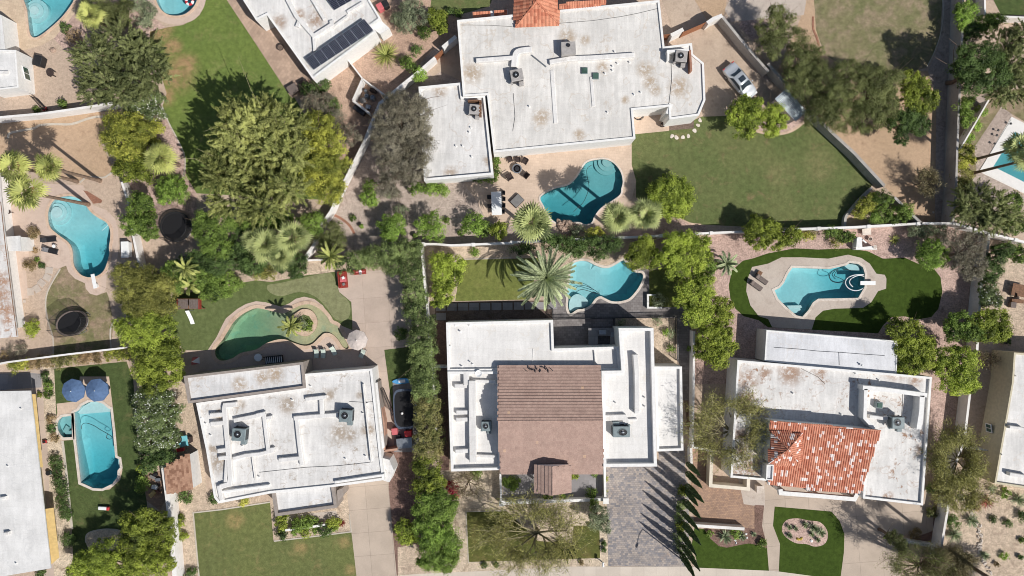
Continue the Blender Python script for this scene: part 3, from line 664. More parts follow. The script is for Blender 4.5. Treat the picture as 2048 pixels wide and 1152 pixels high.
# middle house grounds
flat('gravel', [(1000,318),(1540,305),(1540,408),(1235,408),(1195,655),(1080,660),(1040,640),(1010,500)], 1, 'sand', 'E')
flat('lawn', [(1235,408),(1700,396),(1640,645),(1195,655)], 2, 'lawn6', 'E')
kerb([(1235,404),(1536,394)], .12, 'E', sm=False)
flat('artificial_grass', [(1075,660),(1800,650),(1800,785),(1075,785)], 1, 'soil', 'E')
flat('gravel', [(1030,770),(1140,775),(1160,1670),(1100,1670),(1075,1150)], 2, 'gravelbrown', 'E')
flat('paved_terrace', [(240,600),(330,560),(800,460),(828,480),(825,690),(1030,690),(1085,850),(1085,1250),(1020,1250),(1010,1040),(990,1010),(990,757),(850,757),(850,820),(640,820),(640,960),(245,960),(240,770)], 3, 'greypaver', 'H')
flat('gravel', [(300,330),(660,300),(720,440),(560,470),(330,450)], 2, 'sand', 'H')
flat('gravel_bed', [(620,757),(990,757),(990,1030),(855,1030),(850,820),(620,820)], 4, 'sand', 'H')
flat('lawn', [(822,478),(960,440),(1100,600),(1050,690),(825,690)], 4, 'lawn6', 'H')
flat('gravel', [(1085,830),(1140,830),(1440,1010),(1300,1160),(1300,1600),(1075,1560),(1030,1240),(1085,1200)], 1, 'gravelbrown', 'H')
# slabs in the shaded strip
for i in range(16):
    x = 1108 + i*67
    if x > 1800: break
    c = W3('E', x, 691 - i*1.0); o = MB().box((c.x,c.y,.025),(1.22,.92,.05),0,bev=.015).build('paving_slab', M['slabgrey']); props(o, 'square grey slab in the dark strip north of the middle house, %s from the left' % ('first','second','third','fourth','fifth','sixth','seventh','eighth','ninth','tenth','eleventh')[i], 'paving slab', 'grey slabs along the dark strip')
c = W3('E', 1110, 748); o = MB().box((c.x,c.y,.025),(1.22,.9,.05),0,bev=.015).build('paving_slab', M['slabgrey']); props(o, 'single grey slab below the west end of the row of grey slabs', 'paving slab')
flat('driveway', [(560,470),(880,460),(880,390),(1035,370),(1040,560),(1062,600),(1062,1096),(578,1092)], 2, 'cobble', 'I')
flat('gravel', [(878,925),(1218,930),(1218,1143),(840,1160),(848,1090),(905,1040)], 1, 'gravellight', 'P')
flat('lawn', [(933,1024),(1012,1022),(1050,1056),(1076,1082),(1145,1086),(1147,1052),(1199,1052),(1200,1116),(937,1124)], 2, 'lawnfront', 'P')
kerb([(937,1126),(932,1023),(1012,1021)], .12, 'P', sm=False)
flat('pavement', [(830,1148),(1010,1140),(1130,1133),(1400,1133),(1400,1220),(700,1220),(700,1160)], 3, 'walk', 'P')
flat('pavement', [(1400,1134),(1540,1141),(1640,1152),(1640,1220),(1400,1220)], 3, 'walk', 'P')
flat('paved_court', [(1005,940),(1205,940),(1205,1000),(1005,1003)], 3, 'slabgrey', 'P')
# east house grounds
flat('gravel', [(1395,470),(1840,450),(1912,451),(1972,470),(1968,530),(1950,630),(1950,770),(1885,1010),(1860,1010),(1860,700),(1520,690),(1475,850),(1395,850),(1385,650),(1380,480)], 2, 'gravelpink', 'P')
flat('artificial_lawn', [(-96,400),(-150,412),(-216,470),(-236,560),(-226,640),(-196,700),(-146,745),(-56,770),(0,812),(660,848),(690,800),(740,752),(820,746),(900,765),(980,750),(1022,700),(1046,600),(1035,512),(1000,466),(900,430),(820,394),(690,400),(600,356),(480,338),(300,345),(160,338),(0,368)], 3, 'turf', 'K')
flat('pool_deck', [(-96,450),(0,430),(80,392),(200,392),(360,400),(480,376),(560,396),(610,430),(650,490),(700,497),(710,520),(708,580),(660,595),(620,660),(570,695),(400,700),(330,712),(285,752),(262,825),(25,812),(0,762),(-56,745),(-106,680),(-131,595),(-126,530)], 4, 'concretec', 'K')
flat('driveway', [(-146,640),(0,600),(930,700),(1000,520),(1000,880),(850,940),(800,1000),(775,1260),(-250,1260),(-146,880)], 1, 'concrete', 'L')
flat('gravel_bed', [(1000,340),(1090,340),(1010,960),(860,930),(990,880)], 2, 'gravelbrown', 'L')
flat('artificial_lawn', [(40,735),(380,765),(430,822),(458,900),(455,1010),(430,1200),(330,1160),(65,1125),(72,960),(30,850)], 3, 'turf', 'L')
flat('artificial_lawn', [(1095,865),(1155,870),(1190,925),(1240,970),(1290,980),(1360,965),(1420,955),(1480,965),(1530,985),(1541,1120),(1120,1102),(1080,960)], 4, 'turf', 'I')
flat('planting_bed', [(1150,868),(1395,880),(1390,860),(1455,870),(1455,725),(1512,728),(1500,850),(1532,986),(1480,966),(1420,956),(1360,966),(1290,982),(1240,972),(1190,927)], 5, 'gravelbrown', 'I')
flat('island_bed', [(90,840),(120,812),(180,806),(240,818),(310,828),(350,870),(358,920),(335,962),(280,975),(230,960),(170,955),(115,925),(85,885)], 5, 'gravelpink', 'L', True)
flat('paved_court', [(1060,380),(1200,400),(1200,620),(1400,640),(1390,715),(1455,725),(1455,875),(1095,845),(1075,600)], 3, 'brownpaver', 'I')
flat('gravel', [(1060,0),(1330,0),(1330,560),(1200,600),(1060,560)], 2, 'earth', 'I')
flat('gravel', [(1190,930-330),(1700,560),(1700,1300),(1000,1300),(1010,960),(1090,600)], 2, 'sand', 'L')
flat('path', [(-180,560),(-20,560),(-20,740),(-146,720)], 4, 'concretec', 'L')
flat('gravel', [(1440,400),(1700,380),(1700,900),(1250,880),(1270,740),(1330,560)], 1, 'sand', 'K')
flat('street', [(-60,1235),(2200,1235),(2200,1500),(-60,1500)], 4, plain('asphalt', (.05,.05,.052), .9), 'P')
# ------------------------------------------------------------------ garden walls and fences
def wall(label, r, pts, h=1.8, th=.2, mat='blockwall', sm=False, piers=0, cap=True, name='garden_wall'):
    p = WP(Z(r, pts), h); p = smooth(p, 4, False) if sm else p
    c = p[len(p)//2]; t = thing(name, label, 'wall', (c[0], c[1], 0))
    MB().prism(ribbon(p, th), -.1, h-.06 if cap else h).build('wall', M[mat] if isinstance(mat, str) else mat, t)
    if cap: MB().prism(ribbon(p, th+.06), h-.06, h, bottom=True).build('coping', M[mat] if isinstance(mat, str) else mat, t)
    if piers:
        L = 0; nxt = 0
        for i in range(len(p)-1):
            a = Vector(p[i]); b = Vector(p[i+1]); d = (b-a).length; an = math.atan2(b.y-a.y, b.x-a.x)
            while nxt <= L + d:
                q = a + (b-a)*((nxt-L)/d); MB().box((q.x,q.y,(h+.08)/2),(th+.2,th+.2,h+.08),an,bev=.01).build('pier', M[mat] if isinstance(mat, str) else mat, t); nxt += piers
            L += d
    return t
wall('white painted wall between the corner white patio house and the orange dirt yard', 'A', [(-60,712),(0,704),(250,682),(460,652),(680,618)], 2.0, .22)
wall('short white wall behind the trampoline under the leafy tree beside the kidney pool', 'B', [(730,-60),(770,60),(795,240),(838,460)], 1.5, .22)
wall('long thin grey-white wall above the red and green hedge in the west', 'B', [(-60,1042),(40,1022),(400,975),(745,935)], 1.7, .16)
wall('broad white wall running down from the brown roofed shed to the front lawn', 'C', [(978,490),(1002,662),(1028,900),(1050,1180)], 2.0, .5)
wall('white zigzag wall from the north house gate to the big grey tree', 'D', [(1075,345),(1000,410),(800,572),(742,620),(700,720),(650,850),(520,1110)], 1.8, .3)
wall('white wall stretch under the mesquite crown beside the fan palms', 'E', [(520,-42),(450,115),(395,195),(345,320),(290,402)], 1.8, .3)
wall('small dark red wall ending at the lagoon yard corner', 'E', [(298,410),(400,405)], 1.4, .15, 'blockwall')
wall('flared white wall beside the wooden gate west of the north house', 'D', [(1120,285),(1150,260),(1200,218)], 1.9, .4)
wall('long white boundary wall south of the north house garden', 'E', [(1003,312),(1080,312),(1170,320),(1536,305)], 1.8, .2, piers=6.1)
wall('white boundary wall behind the round topped tree and north lawn', 'H', [(0,302),(300,288),(620,275),(900,262),(1100,250),(1370,238),(1540,236)], 1.8, .2, piers=6.1)
wall('white boundary wall above the artificial turf pool yard', 'K', [(6,232),(200,222),(500,212),(930,188),(1115,188),(1320,246),(1560,305)], 1.8, .22, piers=6.1)
wall('white vine-covered wall behind the tall hedge beside the middle house', 'E', [(992,322),(1005,480),(1025,680),(1045,960),(1065,1180)], 1.8, .2)
wall('white lower wall between the hedge and the middle house service yard', 'F', [(1065,30),(1078,200),(1085,420)], 1.8, .2)
wall('pale low crosswall joining the hedge wall to the middle house', 'E', [(1072,1048),(1145,1050)], 1.8, .2)
wall('white wall between the north house lawn and the bare dirt lot', 'J', [(240,655),(380,790),(520,920),(700,1115)], 1.8, .3, 'greywall')
wall('white wall piece behind the yellow shrubs leading to the boundary corner', 'K', [(760,32),(870,140),(925,190)], 1.8, .25, 'greywall')
wall('curved low retaining wall round the yellow shrub bed', 'K', [(625,-25),(560,40),(500,110),(468,150),(462,205)], .7, .25, 'greywall', True)
wall('driveway boundary wall above the parked silver car', 'G', [(1262,100),(1400,270),(1540,430)], 1.9, .25, 'greywall')
wall('wall beside the corrugated carport roof under the olive trees', 'J', [(0,380),(60,450),(125,520)], 1.9, .3, 'greywall')
wall('tall block wall dividing the dirt lot from the far-right gardens', 'J', [(1172,-60),(1163,300),(1148,600),(1136,900),(1128,1152),(1112,1330)], 2.3, .2, 'greywall')
wall('thin white garden wall diagonal beside the grey gravel pool yard', 'J', [(1325,600),(1250,730),(1150,900)], 1.6, .12)
wall('white wall behind the wispy grey tree and pink gravel', 'K', [(1328,250),(1310,420),(1282,570),(1268,720),(1255,950)], 1.9, .25)
wall('white wall under the wispy acacia between driveway and far-right house', 'L', [(1212,60),(1178,345),(1118,500),(1088,700),(1045,950),(1014,1180)], 1.9, .22)
wall('short pale wall joining the acacia wall to the far-right house', 'L', [(1150,378),(1345,402)], 1.7, .12)
wall('white wall between the middle and east houses', 'H', [(1094,835),(1092,1000),(1090,1152),(1088,1300)], 1.8, .2)
wall('white wall beside the bare tree between middle and east houses', 'I', [(1088,140),(1085,380),(1230,405)], 1.6, .18)
wall('small white stub wall at the top of the cypress row', 'I', [(1075,385),(1078,480)], 1.5, .22)
wall('free-standing white wall along the brown paved court', 'I', [(1100,850),(1395,870)], 1.1, .3)
wall('U-shaped cream wall round the sunken entry court of the east house', 'I', [(1200,410),(1192,610),(1418,630),(1420,555)], 1.5, .35, 'render_pale')
wall('low white wall section beside the tilted shade tree on the east driveway', 'L', [(828,945),(1018,978)], 1.1, .3)
wall('low front garden wall of the middle house entrance court', 'I', [(-60,716),(100,710),(545,694)], 1.0, .28, 'render')
wall('white side wall west of the middle house entrance court', 'F', [(1466,540),(1472,720)], 1.4, .18, 'render')
wall('white side wall east of the middle house entrance court', 'I', [(556,498),(560,690)], 1.2, .22, 'render')
for r, x, y, lb in (('F',1475,716,'square white pier at the west corner of the entrance court wall'), ('I',563,702,'square white pier at the driveway corner of the entrance court wall')):
    c = W3(r, x, y, 1.3); t = MB().box((c.x,c.y,.65),(.6,.6,1.3),0,bev=.02).box((c.x,c.y,1.34),(.7,.7,.08),0,bev=.02).build('pier', M['render']); props(t, lb, 'pier')
wall('white low wall along the flower bed of the west house porch', 'F', [(175,878),(300,862),(415,846)], .8, .2, 'render')
wall('narrow tan side wall of the west house service yard', 'F', [(735,30),(745,130),(765,230),(770,400)], 1.9, .18, plain('tan_wall_paint', c255(176,138,118), .9))
wall('stub wall closing the west house service yard', 'F', [(770,402),(845,392)], 1.9, .2, plain('tan_wall_paint', c255(176,138,118), .9))
wall('L-shaped white planter wall at the corner of the middle terrace', 'H', [(900,618),(816,618),(816,694),(900,694)], .6, .16, 'render')
wall('small kerb wall beside the corner house kitchen garden', 'J', [(1300,-60),(1304,90)], 1.6, .15, 'blockwall')
wall('white wall across the top right lawn', 'J', [(1400,98),(1700,112)], 1.6, .15, 'blockwall')
wall('side wall of the pool equipment corner by the zigzag wall', 'D', [(640,470),(582,600)], 1.6, .2)
wall('lower wall of the pool equipment corner by the zigzag wall', 'D', [(580,602),(680,680)], 1.6, .2)
wall('thin grey-white wall between solar house and equipment corner', 'D', [(552,358),(636,468)], 1.7, .12)
wall('thin upper wall of the pool equipment corner', 'D', [(640,472),(775,572)], 1.7, .12)
# gates and metal fences
def gate(label, r, a, b, h=1.8, mat='wood', th=.06, bars=False):
    pa, pb = W3(r, *a, h), W3(r, *b, h); c = (pa+pb)/2; L = (pb-pa).xy.length; an = math.atan2(pb.y-pa.y, pb.x-pa.x)
    t = thing('gate' if not bars else 'metal_fence', label, 'gate' if not bars else 'fence', (c.x,c.y,0)); n = max(4, int(L/.14)); Mx = Matrix.Translation((c.x,c.y,0)) @ Matrix.Rotation(an,4,'Z')
    mb = MB()
    for i in range(n): mb.box((-L/2+(i+.5)*L/n, 0, h/2), ((L/n*.86) if not bars else .025, th*.6, h), M=Mx)
    mb.build('boards' if not bars else 'bars', M[mat], t)
    mb = MB()
    for z in (.25, h-.2): mb.box((0, th*.6, z), (L, th, .1 if not bars else .04), M=Mx)
    for s in (-1,1): mb.box((s*L/2, 0, h/2), (.1 if not bars else .06,.1 if not bars else .06,h+.06), M=Mx)
    mb.build('frame', M[mat], t)
M['gatewood'] = plain('orange_brown_gate_wood', c255(156,104,74), .7, var=.2, scale=6)
gate('orange-brown wooden gate in the driveway wall north of the silver car', 'G', (1030,192), (1172,130), 1.9, 'gatewood')
gate('small wooden gate against the corner of the north house', 'G', (900,210), (955,205), 1.9, 'gatewood')
gate('narrow wooden gate in the alley west of the north house', 'D', (1072,338), (1115,300), 1.8, 'gatewood')
wall('short angular white wall between the two driveway gates', 'G', [(955,212),(990,195),(1028,175)], 2.0, .4)
wall('stepped white wall end beside the driveway gate', 'G', [(1172,138),(1210,112),(1262,92)], 2.0, .4)
gate('dark metal gate beside the white corner patio house', 'A', (178,575), (238,640), 1.6, 'darkmetal', bars=True)
gate('brown metal side gate of the west house service yard', 'F', (752,40), (815,190), 1.7, 'darkmetal', bars=True)
gate('long black metal pool fence behind the middle house terrace', 'H', (250,766), (990,750), 1.2, 'black', bars=True)
gate('black metal pool fence on the east side of the gravel bed', 'H', (990,750), (992,1010), 1.2, 'black', bars=True)
gate('short black metal fence between pool fence and middle house', 'H', (614,760), (614,806), 1.2, 'black', bars=True)
gate('black metal fence beside the date palm', 'H', (244,700), (246,760), 1.2, 'black', bars=True)

# ------------------------------------------------------------------ tiled slopes
TR = random.Random(5)
def tile_plane(mb, poly, down, tw=.28, tl=.38, amp=.05, step=.02, rnd=None, under=True):
    """clay or concrete tiles as real shapes on a planar 3-D polygon; down = horizontal downhill direction"""
    P3 = [Vector(p) for p in poly]; n = Vector((0,0,0))
    for i in range(len(P3)):
        a, b = P3[i], P3[(i+1)%len(P3)]; n += Vector(((a.y-b.y)*(a.z+b.z), (a.z-b.z)*(a.x+b.x), (a.x-b.x)*(a.y+b.y)))
    n.normalize(); n = n if n.z > 0 else -n
    d = Vector((down[0], down[1], 0)); d = (d - n*d.dot(n)).normalized(); u = d.cross(n).normalized(); o = P3[0]
    loc = [((p-o).dot(u), (p-o).dot(d)) for p in P3]
    u0, u1 = min(p[0] for p in loc), max(p[0] for p in loc); v0, v1 = min(p[1] for p in loc), max(p[1] for p in loc)
    nu = max(1, round((u1-u0)/tw)); nv = max(1, round((v1-v0)/tl)); du = (u1-u0)/nu; dv = (v1-v0)/nv
    if under: mb.add([p - n*.03 for p in P3], [tuple(range(len(P3)))]); rnd.append(.3)
    prof = [(0,0),(.12,.55),(.35,1),(.6,.75),(.78,.1),(1,0)] if amp > 0 else [(0,0),(.97,0),(1,0)]
    for i in range(nu):
        for j in range(nv):
            cu, cv = u0+(i+.5)*du, v0+(j+.5)*dv; umax = u1 if len(P3) == 4 else 1e9
            if not inside((cu,cv), loc): continue
            sh = (.5*du if (amp <= 0 and j%2) else 0)
            q = TR.random(); k = len(mb.v); vs = []
            for s, h in prof:
                for jj, zz in ((0, 0.0), (1, step), (1.001, -.0)):
                    vs.append(o + u*min(umax, u0+(i+s)*du+sh) + d*(v0+(j+jj)*dv + (.02 if jj else 0)) + n*(h*amp + zz*1.0 + (.004 if jj < 1 else 0)))
            m = len(prof); fs = []
            for a in range(m-1): fs += [(a*3, a*3+3, a*3+4, a*3+1), (a*3+1, a*3+4, a*3+5, a*3+2)]
            mb.add(vs, [f[::-1] for f in fs]); rnd += [q]*len(fs)
def tiled(parent, name, planes, mat, **kw):
    mb = MB(); rnd = []
    for poly, down in planes: tile_plane(mb, poly, down, rnd=rnd, **kw)
    mb.rnd = rnd; return mb.build(name, M[mat], parent)
def ridge_caps(parent, segs, mat, rad=.11, name='ridge_tiles'):
    mb = MB(); rnd = []
    for a, b in segs:
        a, b = Vector(a), Vector(b); L = (b-a).length; k = max(1, int(L/.4))
        for i in range(k):
            p, q = a+(b-a)*(i/k), a+(b-a)*((i+1.05)/k); f0 = len(mb.f); mb.tube([p,q],[rad,rad*.85],8); rnd += [TR.random()]*(len(mb.f)-f0)
    mb.rnd = rnd; return mb.build(name, M[mat], parent)

# ------------------------------------------------------------------ houses
def block(t, r, pts, h, ph=.35, th=.28, wallmat='render', roofmat='roof5', eave=0, z0=-.1, capmat=None, sheet=None):
    out = ccw(WP(Z(r, pts), h))
    if ph > 0:
        inn = offset(out, -th); n = len(out)
        mb = MB(); vs = [(a,b,z0) for a,b in out] + [(a,b,h) for a,b in out]
        mb.add(vs, [(i,(i+1)%n,n+(i+1)%n,n+i) for i in range(n)]); w = mb.build('wall', M[wallmat], t)
        mb = MB(); vs = [(a,b,h) for a,b in out] + [(a,b,h+.002) for a,b in out] + [(a,b,h+.002) for a,b in inn] + [(a,b,h-ph) for a,b in inn]
        mb.add(vs, [(k*n+i,k*n+(i+1)%n,(k+1)*n+(i+1)%n,(k+1)*n+i) for k in (0,1,2) for i in range(n)])
        mb.build('parapet', M[capmat or wallmat], t)
        v, f = fill(inn, []); rf = MB().add([(a,b,h-ph) for a,b in v], f).build('roof', M[roofmat], t)
    else:
        inn = offset(out, -eave) if eave else out
        MB().prism(inn, z0, h-.16).build('wall', M[wallmat], t)
        mb = MB(); n = len(out)
        v, f = fill(out, []); mb.add([(a,b,h) for a,b in v], f); mb.add([(a,b,h-.16) for a,b in v], [x[::-1] for x in f])
        vs = [(a,b,h-.16) for a,b in out] + [(a,b,h) for a,b in out]; mb.add(vs, [(i,(i+1)%n,n+(i+1)%n,n+i) for i in range(n)])
        rf = mb.build('roof', M[roofmat], t)
    return rf
def house(label, r, x, y, cat='house', name='house'):
    c = W3(r, x, y, 3.5); return thing(name, label, cat, (c.x, c.y, 0))
DN = [0]
def duct(t, r, pts, z0, z1, w=.45, mat='duct', name='roof_duct', sm=False):
    p = WP(Z(r, pts), z1); p = smooth(p, 4, False) if sm else p
    DN[0] += 1; z1 += .0031*(DN[0] % 23); a = ribbon(p, w); mb = MB(); n = len(a); inn = offset(a, -.05)
    vs = [(x,y,z0) for x,y in a]+[(x,y,z1-.05) for x,y in a]+[(x,y,z1) for x,y in inn]
    mb.add(vs, [(k*n+i,k*n+(i+1)%n,(k+1)*n+(i+1)%n,(k+1)*n+i) for k in (0,1) for i in range(n)]+[tuple(range(2*n,3*n))])
    return mb.build(name, M[mat], t)
def vent(t, r, x, y, z0, h=.35, rad=.07, mat='render', name='vent_pipe'):
    c = W3(r, x, y, z0+h); MB().lathe((c.x,c.y,z0), [(rad*1.9,0),(rad*1.6,.05),(rad,.1),(rad,h-.05),(rad*1.3,h-.05),(rad*1.3,h),(0,h)], 10).build(name, M[mat], t)
def boxon(t, r, pts, z0, z1, mat='duct', name='roof_curb'):
    return MB().prism(WP(Z(r, pts), z1), z0, z1).build(name, M[mat], t)
def cable(t, r, pts, z, rad=.02, mat='darkmetal'):
    p = WP(Z(r, pts), z); MB().tube([(x,y,z+rad) for x,y in p], rad, 4).build('conduit', M[mat], t)
def window(t, r, a, b, z, hh, wallh_frame='whitepl', depth=.06, nrm=(1,0)):
    A, B = W3(r,*a,z), W3(r,*b,z); c = (A+B)/2; L = (B-A).xy.length; an = math.atan2(B.y-A.y, B.x-A.x)
    fr = MB(); Mx = Matrix.Translation((c.x,c.y,z)) @ Matrix.Rotation(an,4,'Z')
    for s in (-1,1): fr.box((s*(L/2-.04),0,0),(.08,.12,hh),M=Mx); fr.box((0,0,s*(hh/2-.04)),(L-.16,.12,.08),M=Mx)
    fr.box((0,0,0),(.05,.1,hh-.16),M=Mx)
    o = fr.build('window', M[wallh_frame], t); MB().box((0,0,0),(L-.14,.05,hh-.14),M=Mx).build('pane', M['greenglass'], o)

# 1 white corner patio house (top left)
t = house('small white flat-roofed house with green window at the top left edge', 'A', 40, 420)
block(t, 'A', [(-80,296),(95,300),(112,525),(-80,548)], 2.9, .2, .2, 'render', 'roofC')
window(t, 'A', (150,402), (168,482), 1.5, 1.1)
boxon(t, 'A', [(-60,425),(45,425),(45,442),(-60,445)], 2.7, 2.95)
block(t, 'A', [(-80,60),(8,90),(32,300),(-80,300)], 2.6, 0, 0, 'render', 'roofC')
# 2 house with solar panels
t = house('white flat-roofed house carrying rows of black solar panels', 'D', 400, 200)
block(t, 'D', [(-130,-80),(0,122),(65,90),(340,474),(720,190),(690,155),(750,112),(660,-40),(640,-80)], 3.5, .25, .25, 'render', 'roof2')
block(t, 'D', [(690,158),(745,118),(800,168),(745,205),(722,188)], 2.4, .0, 0, 'render', 'roofC')
duct(t, 'D', [(180,-20),(240,95),(345,215),(455,145),(450,120)], 3.2, 3.65, .5)
duct(t, 'D', [(345,215),(352,305)], 3.2, 3.6, .4)
duct(t, 'D', [(330,-20),(410,115)], 3.2, 3.6, .45)
duct(t, 'D', [(360,215),(460,160),(550,95)], 3.2, 3.5, .35)
duct(t, 'D', [(245,160),(262,120),(300,150)], 3.2, 3.6, .5)
duct(t, 'D', [(545,72),(640,15)], 3.2, 3.55, .4)
solar_t = []
def solar(label, r, q, nx, ny, h0, h1):
    a, b, c, d = [W3(r, x, y, z) for (x, y), z in zip(q, (h0, h0, h1, h1))]     # a-b low edge, c-d high edge (a..b..c..d round)
    ctr = (a+b+c+d)/4; s = thing('solar_array', label, 'solar panels', (ctr.x, ctr.y, h0-.3))
    for i in range(nx):
        for j in range(ny):
            def pt(u, v, dz=0): return (a*(1-u)+b*u)*(1-v) + (d*(1-u)+c*u)*v + Vector((0,0,dz))
            u0, u1, v0, v1 = (i+.012)/nx, (i+.988)/nx, (j+.012)/ny, (j+.988)/ny
            mb = MB(); V = [pt(u0,v0),pt(u1,v0),pt(u1,v1),pt(u0,v1)]; vs = [v+Vector((0,0,-.04)) for v in V]+V
            mb.add(vs, [(0,1,5,4),(1,2,6,5),(2,3,7,6),(3,0,4,7),(3,2,1,0),(4,5,6,7)]); o = mb.build('solar_panel', M['steel'], s)
            g = MB(); e = .02/nx*.8
            for p in range(6):
                for w in range(10):
                    x0, x1 = u0+e+(u1-u0-2*e)*(p+.04)/6, u0+e+(u1-u0-2*e)*(p+.96)/6; y0, y1 = v0+.012+(v1-v0-.024)*(w+.04)/10, v0+.012+(v1-v0-.024)*(w+.96)/10
                    g.add([pt(x0,y0,.004),pt(x1,y0,.004),pt(x1,y1,.004),pt(x0,y1,.004)], [(0,1,2,3)])
            g.build('cells', M['pv'], o)
    f = MB()
    for v in (.2,.8):
        A, B = (a*(1-v)+d*v), (b*(1-v)+c*v); f.tube([A-Vector((0,0,.1)), B-Vector((0,0,.1))], .03, 4)
    for u in (.05,.35,.65,.95):
        for v in (.2,.8):
            q0 = (a*(1-u)+b*u)*(1-v)+(d*(1-u)+c*u)*v; f.tube([q0-Vector((0,0,.08)), Vector((q0.x,q0.y,3.25))], .025, 4)
    f.build('mounting_rails', M['steel'], s)
M['pv'] = N('solar_cells').done((.012,.014,.03), .12, 0, .7)
solar('long row of eight dark solar panels on the white roof', 'D', [(345,420),(705,182),(648,112),(296,352)], 8, 1, 3.55, 4.0)
solar('short rack of solar panels cut by the top edge of the photo', 'D', [(470,62),(580,0),(520,-90),(412,-25)], 3, 1, 3.55, 4.0)
# 3 north house
t = house('very large white flat-roofed north house with a terracotta hip at its top', 'G', 200, 400)
block(t, 'P', [(914,40),(1319,0),(1329,93),(1384,86),(1386,108),(1408,126),(1411,200),(1398,231),(1339,239),(1337,213),(1266,220),(1271,277),(987,305),(974,190),(926,193)], 3.9, .18, .25, 'render', 'roof3')
block(t, 'D', [(975,520),(1228,495),(1240,580),(1375,570),(1425,1048),(1008,1085)], 3.5, .35, .28, 'render', 'roof3b')
sw, se, ap = W3('G',20,165,4.0), W3('G',282,146,4.0), W3('G',146,8,5.6); nw, ne, an_ = W3('G',2,-140,4.0), W3('G',268,-140,4.0), W3('G',140,-140,5.6)
tiled(t, 'tiled_hip_roof', [([sw,se,ap],(.05,-1)), ([nw,sw,ap,an_],(-1,.05)), ([se,ne,an_,ap],(1,-.05))], 'clay3', tw=.42, tl=.42, amp=.06)
ridge_caps(t, [(sw,ap),(se,ap),(ap,an_)], 'clay3')
for pts, dn in (([(282,55),(565,28),(562,-2),(282,25)],(.06,-1)),):
    tiled(t, 'tile_coping', [([W3('G',*p,3.9+(.25 if i>1 else 0)) for i, p in enumerate(pts)], dn)], 'clay3', tw=.3, tl=.4, amp=.05)
for pts in ([(1302,105),(1408,96),(1404,66),(1300,76)], [(1430,94),(1508,88),(1502,58),(1428,64)]):
    tiled(t, 'tile_coping', [([W3('D',*p,2.2+(.25 if i>1 else 0)) for i, p in enumerate(pts)], (.06,-1))], 'clay3', tw=.34, tl=.4, amp=.05)
MB().prism(WP(Z('D', [(1300,75),(1510,56),(1512,86),(1302,106)]),2.1), 0, 2.1).build('entry_wall', M['render'], t)
duct(t, 'G', [(225,372),(350,350),(480,345),(735,328)], 3.7, 4.15, .55)
duct(t, 'G', [(10,400),(20,330),(45,305),(120,295)], 3.7, 4.2, .7, sm=True)
duct(t, 'D', [(1320,362),(1540,345)], 3.7, 4.2, .5)
duct(t, 'G', [(118,330),(205,400)], 3.7, 3.9, .15, 'steel')
duct(t, 'G', [(240,420),(262,740)], 3.7, 3.78, .5)
duct(t, 'G', [(475,460),(490,640)], 3.7, 3.78, .4)
boxon(t, 'G', [(295,252),(380,248),(384,320),(298,328)], 3.7, 4.9, 'acbeige', 'rooftop_cooler_box')
c = W3('G',338,272,4.95); MB().lathe((c.x,c.y,4.88),[(.16,0),(.16,.12),(.22,.12),(.22,.16),(0,.16)],12).build('cooler_vent', M['darkmetal'], t)
for x, y in ((435,423),(502,455)):
    c = W3('G',x,y,3.9); o = MB().box((c.x,c.y,3.8),(.78,.78,.2),0,bev=.03).build('skylight', M['acgrey'], t); MB().box((c.x,c.y,3.92),(.68,.68,.04),0,bev=.02).build('pane', M['greenglass'], o)
for x, y in ((618,308),(635,378),(605,395),(708,372),(560,438),(605,420),(735,565),(775,552),(575,672),(105,637)): vent(t,'G',x,y,3.7,.3)
for x, y in ((1200,875),(1240,875),(1295,940),(1280,792),(1290,765)): vent(t,'D',x,y,3.15,.3)
cable(t,'G',[(285,140),(485,124),(655,100),(755,80),(880,50)],3.74); cable(t,'D',[(1225,150),(1400,152),(1536,160)],3.74)
cable(t,'G',[(955,380),(958,480),(940,640)],3.74); cable(t,'G',[(8,560),(18,700),(5,785)],3.74)
MB().prism(WP(Z('G',[(930,300),(1062,292),(1062,305),(930,315)]),4.7),3.7,4.7).build('equipment_screen', M['render'], t)
MB().prism(WP(Z('G',[(1062,300),(1074,298),(1082,425),(1070,430)]),4.7),3.7,4.7).build('equipment_screen', M['brickred'], t)
MB().prism(WP(Z('G',[(932,315),(944,313),(944,360),(932,362)]),4.6),3.7,4.6).build('equipment_screen', M['render'], t)
for i in range(5): MB().prism(WP(Z('D',[(1338,600+i*20),(1352,600+i*20),(1352,612+i*20),(1338,612+i*20)]),4.2),3.15,4.2).build('equipment_screen_post', M['wood'], t)
MB().prism(WP(Z('D',[(1270,598),(1340,598),(1340,606),(1270,606)]),4.2),3.15,4.2).build('equipment_screen', M['wood'], t)
c = W3('G', 925, 675, 2.0); MB().box((c.x,c.y,1.9),(.5,1.3,3.8),R(-18)).build('patio_column', M['render'], t)
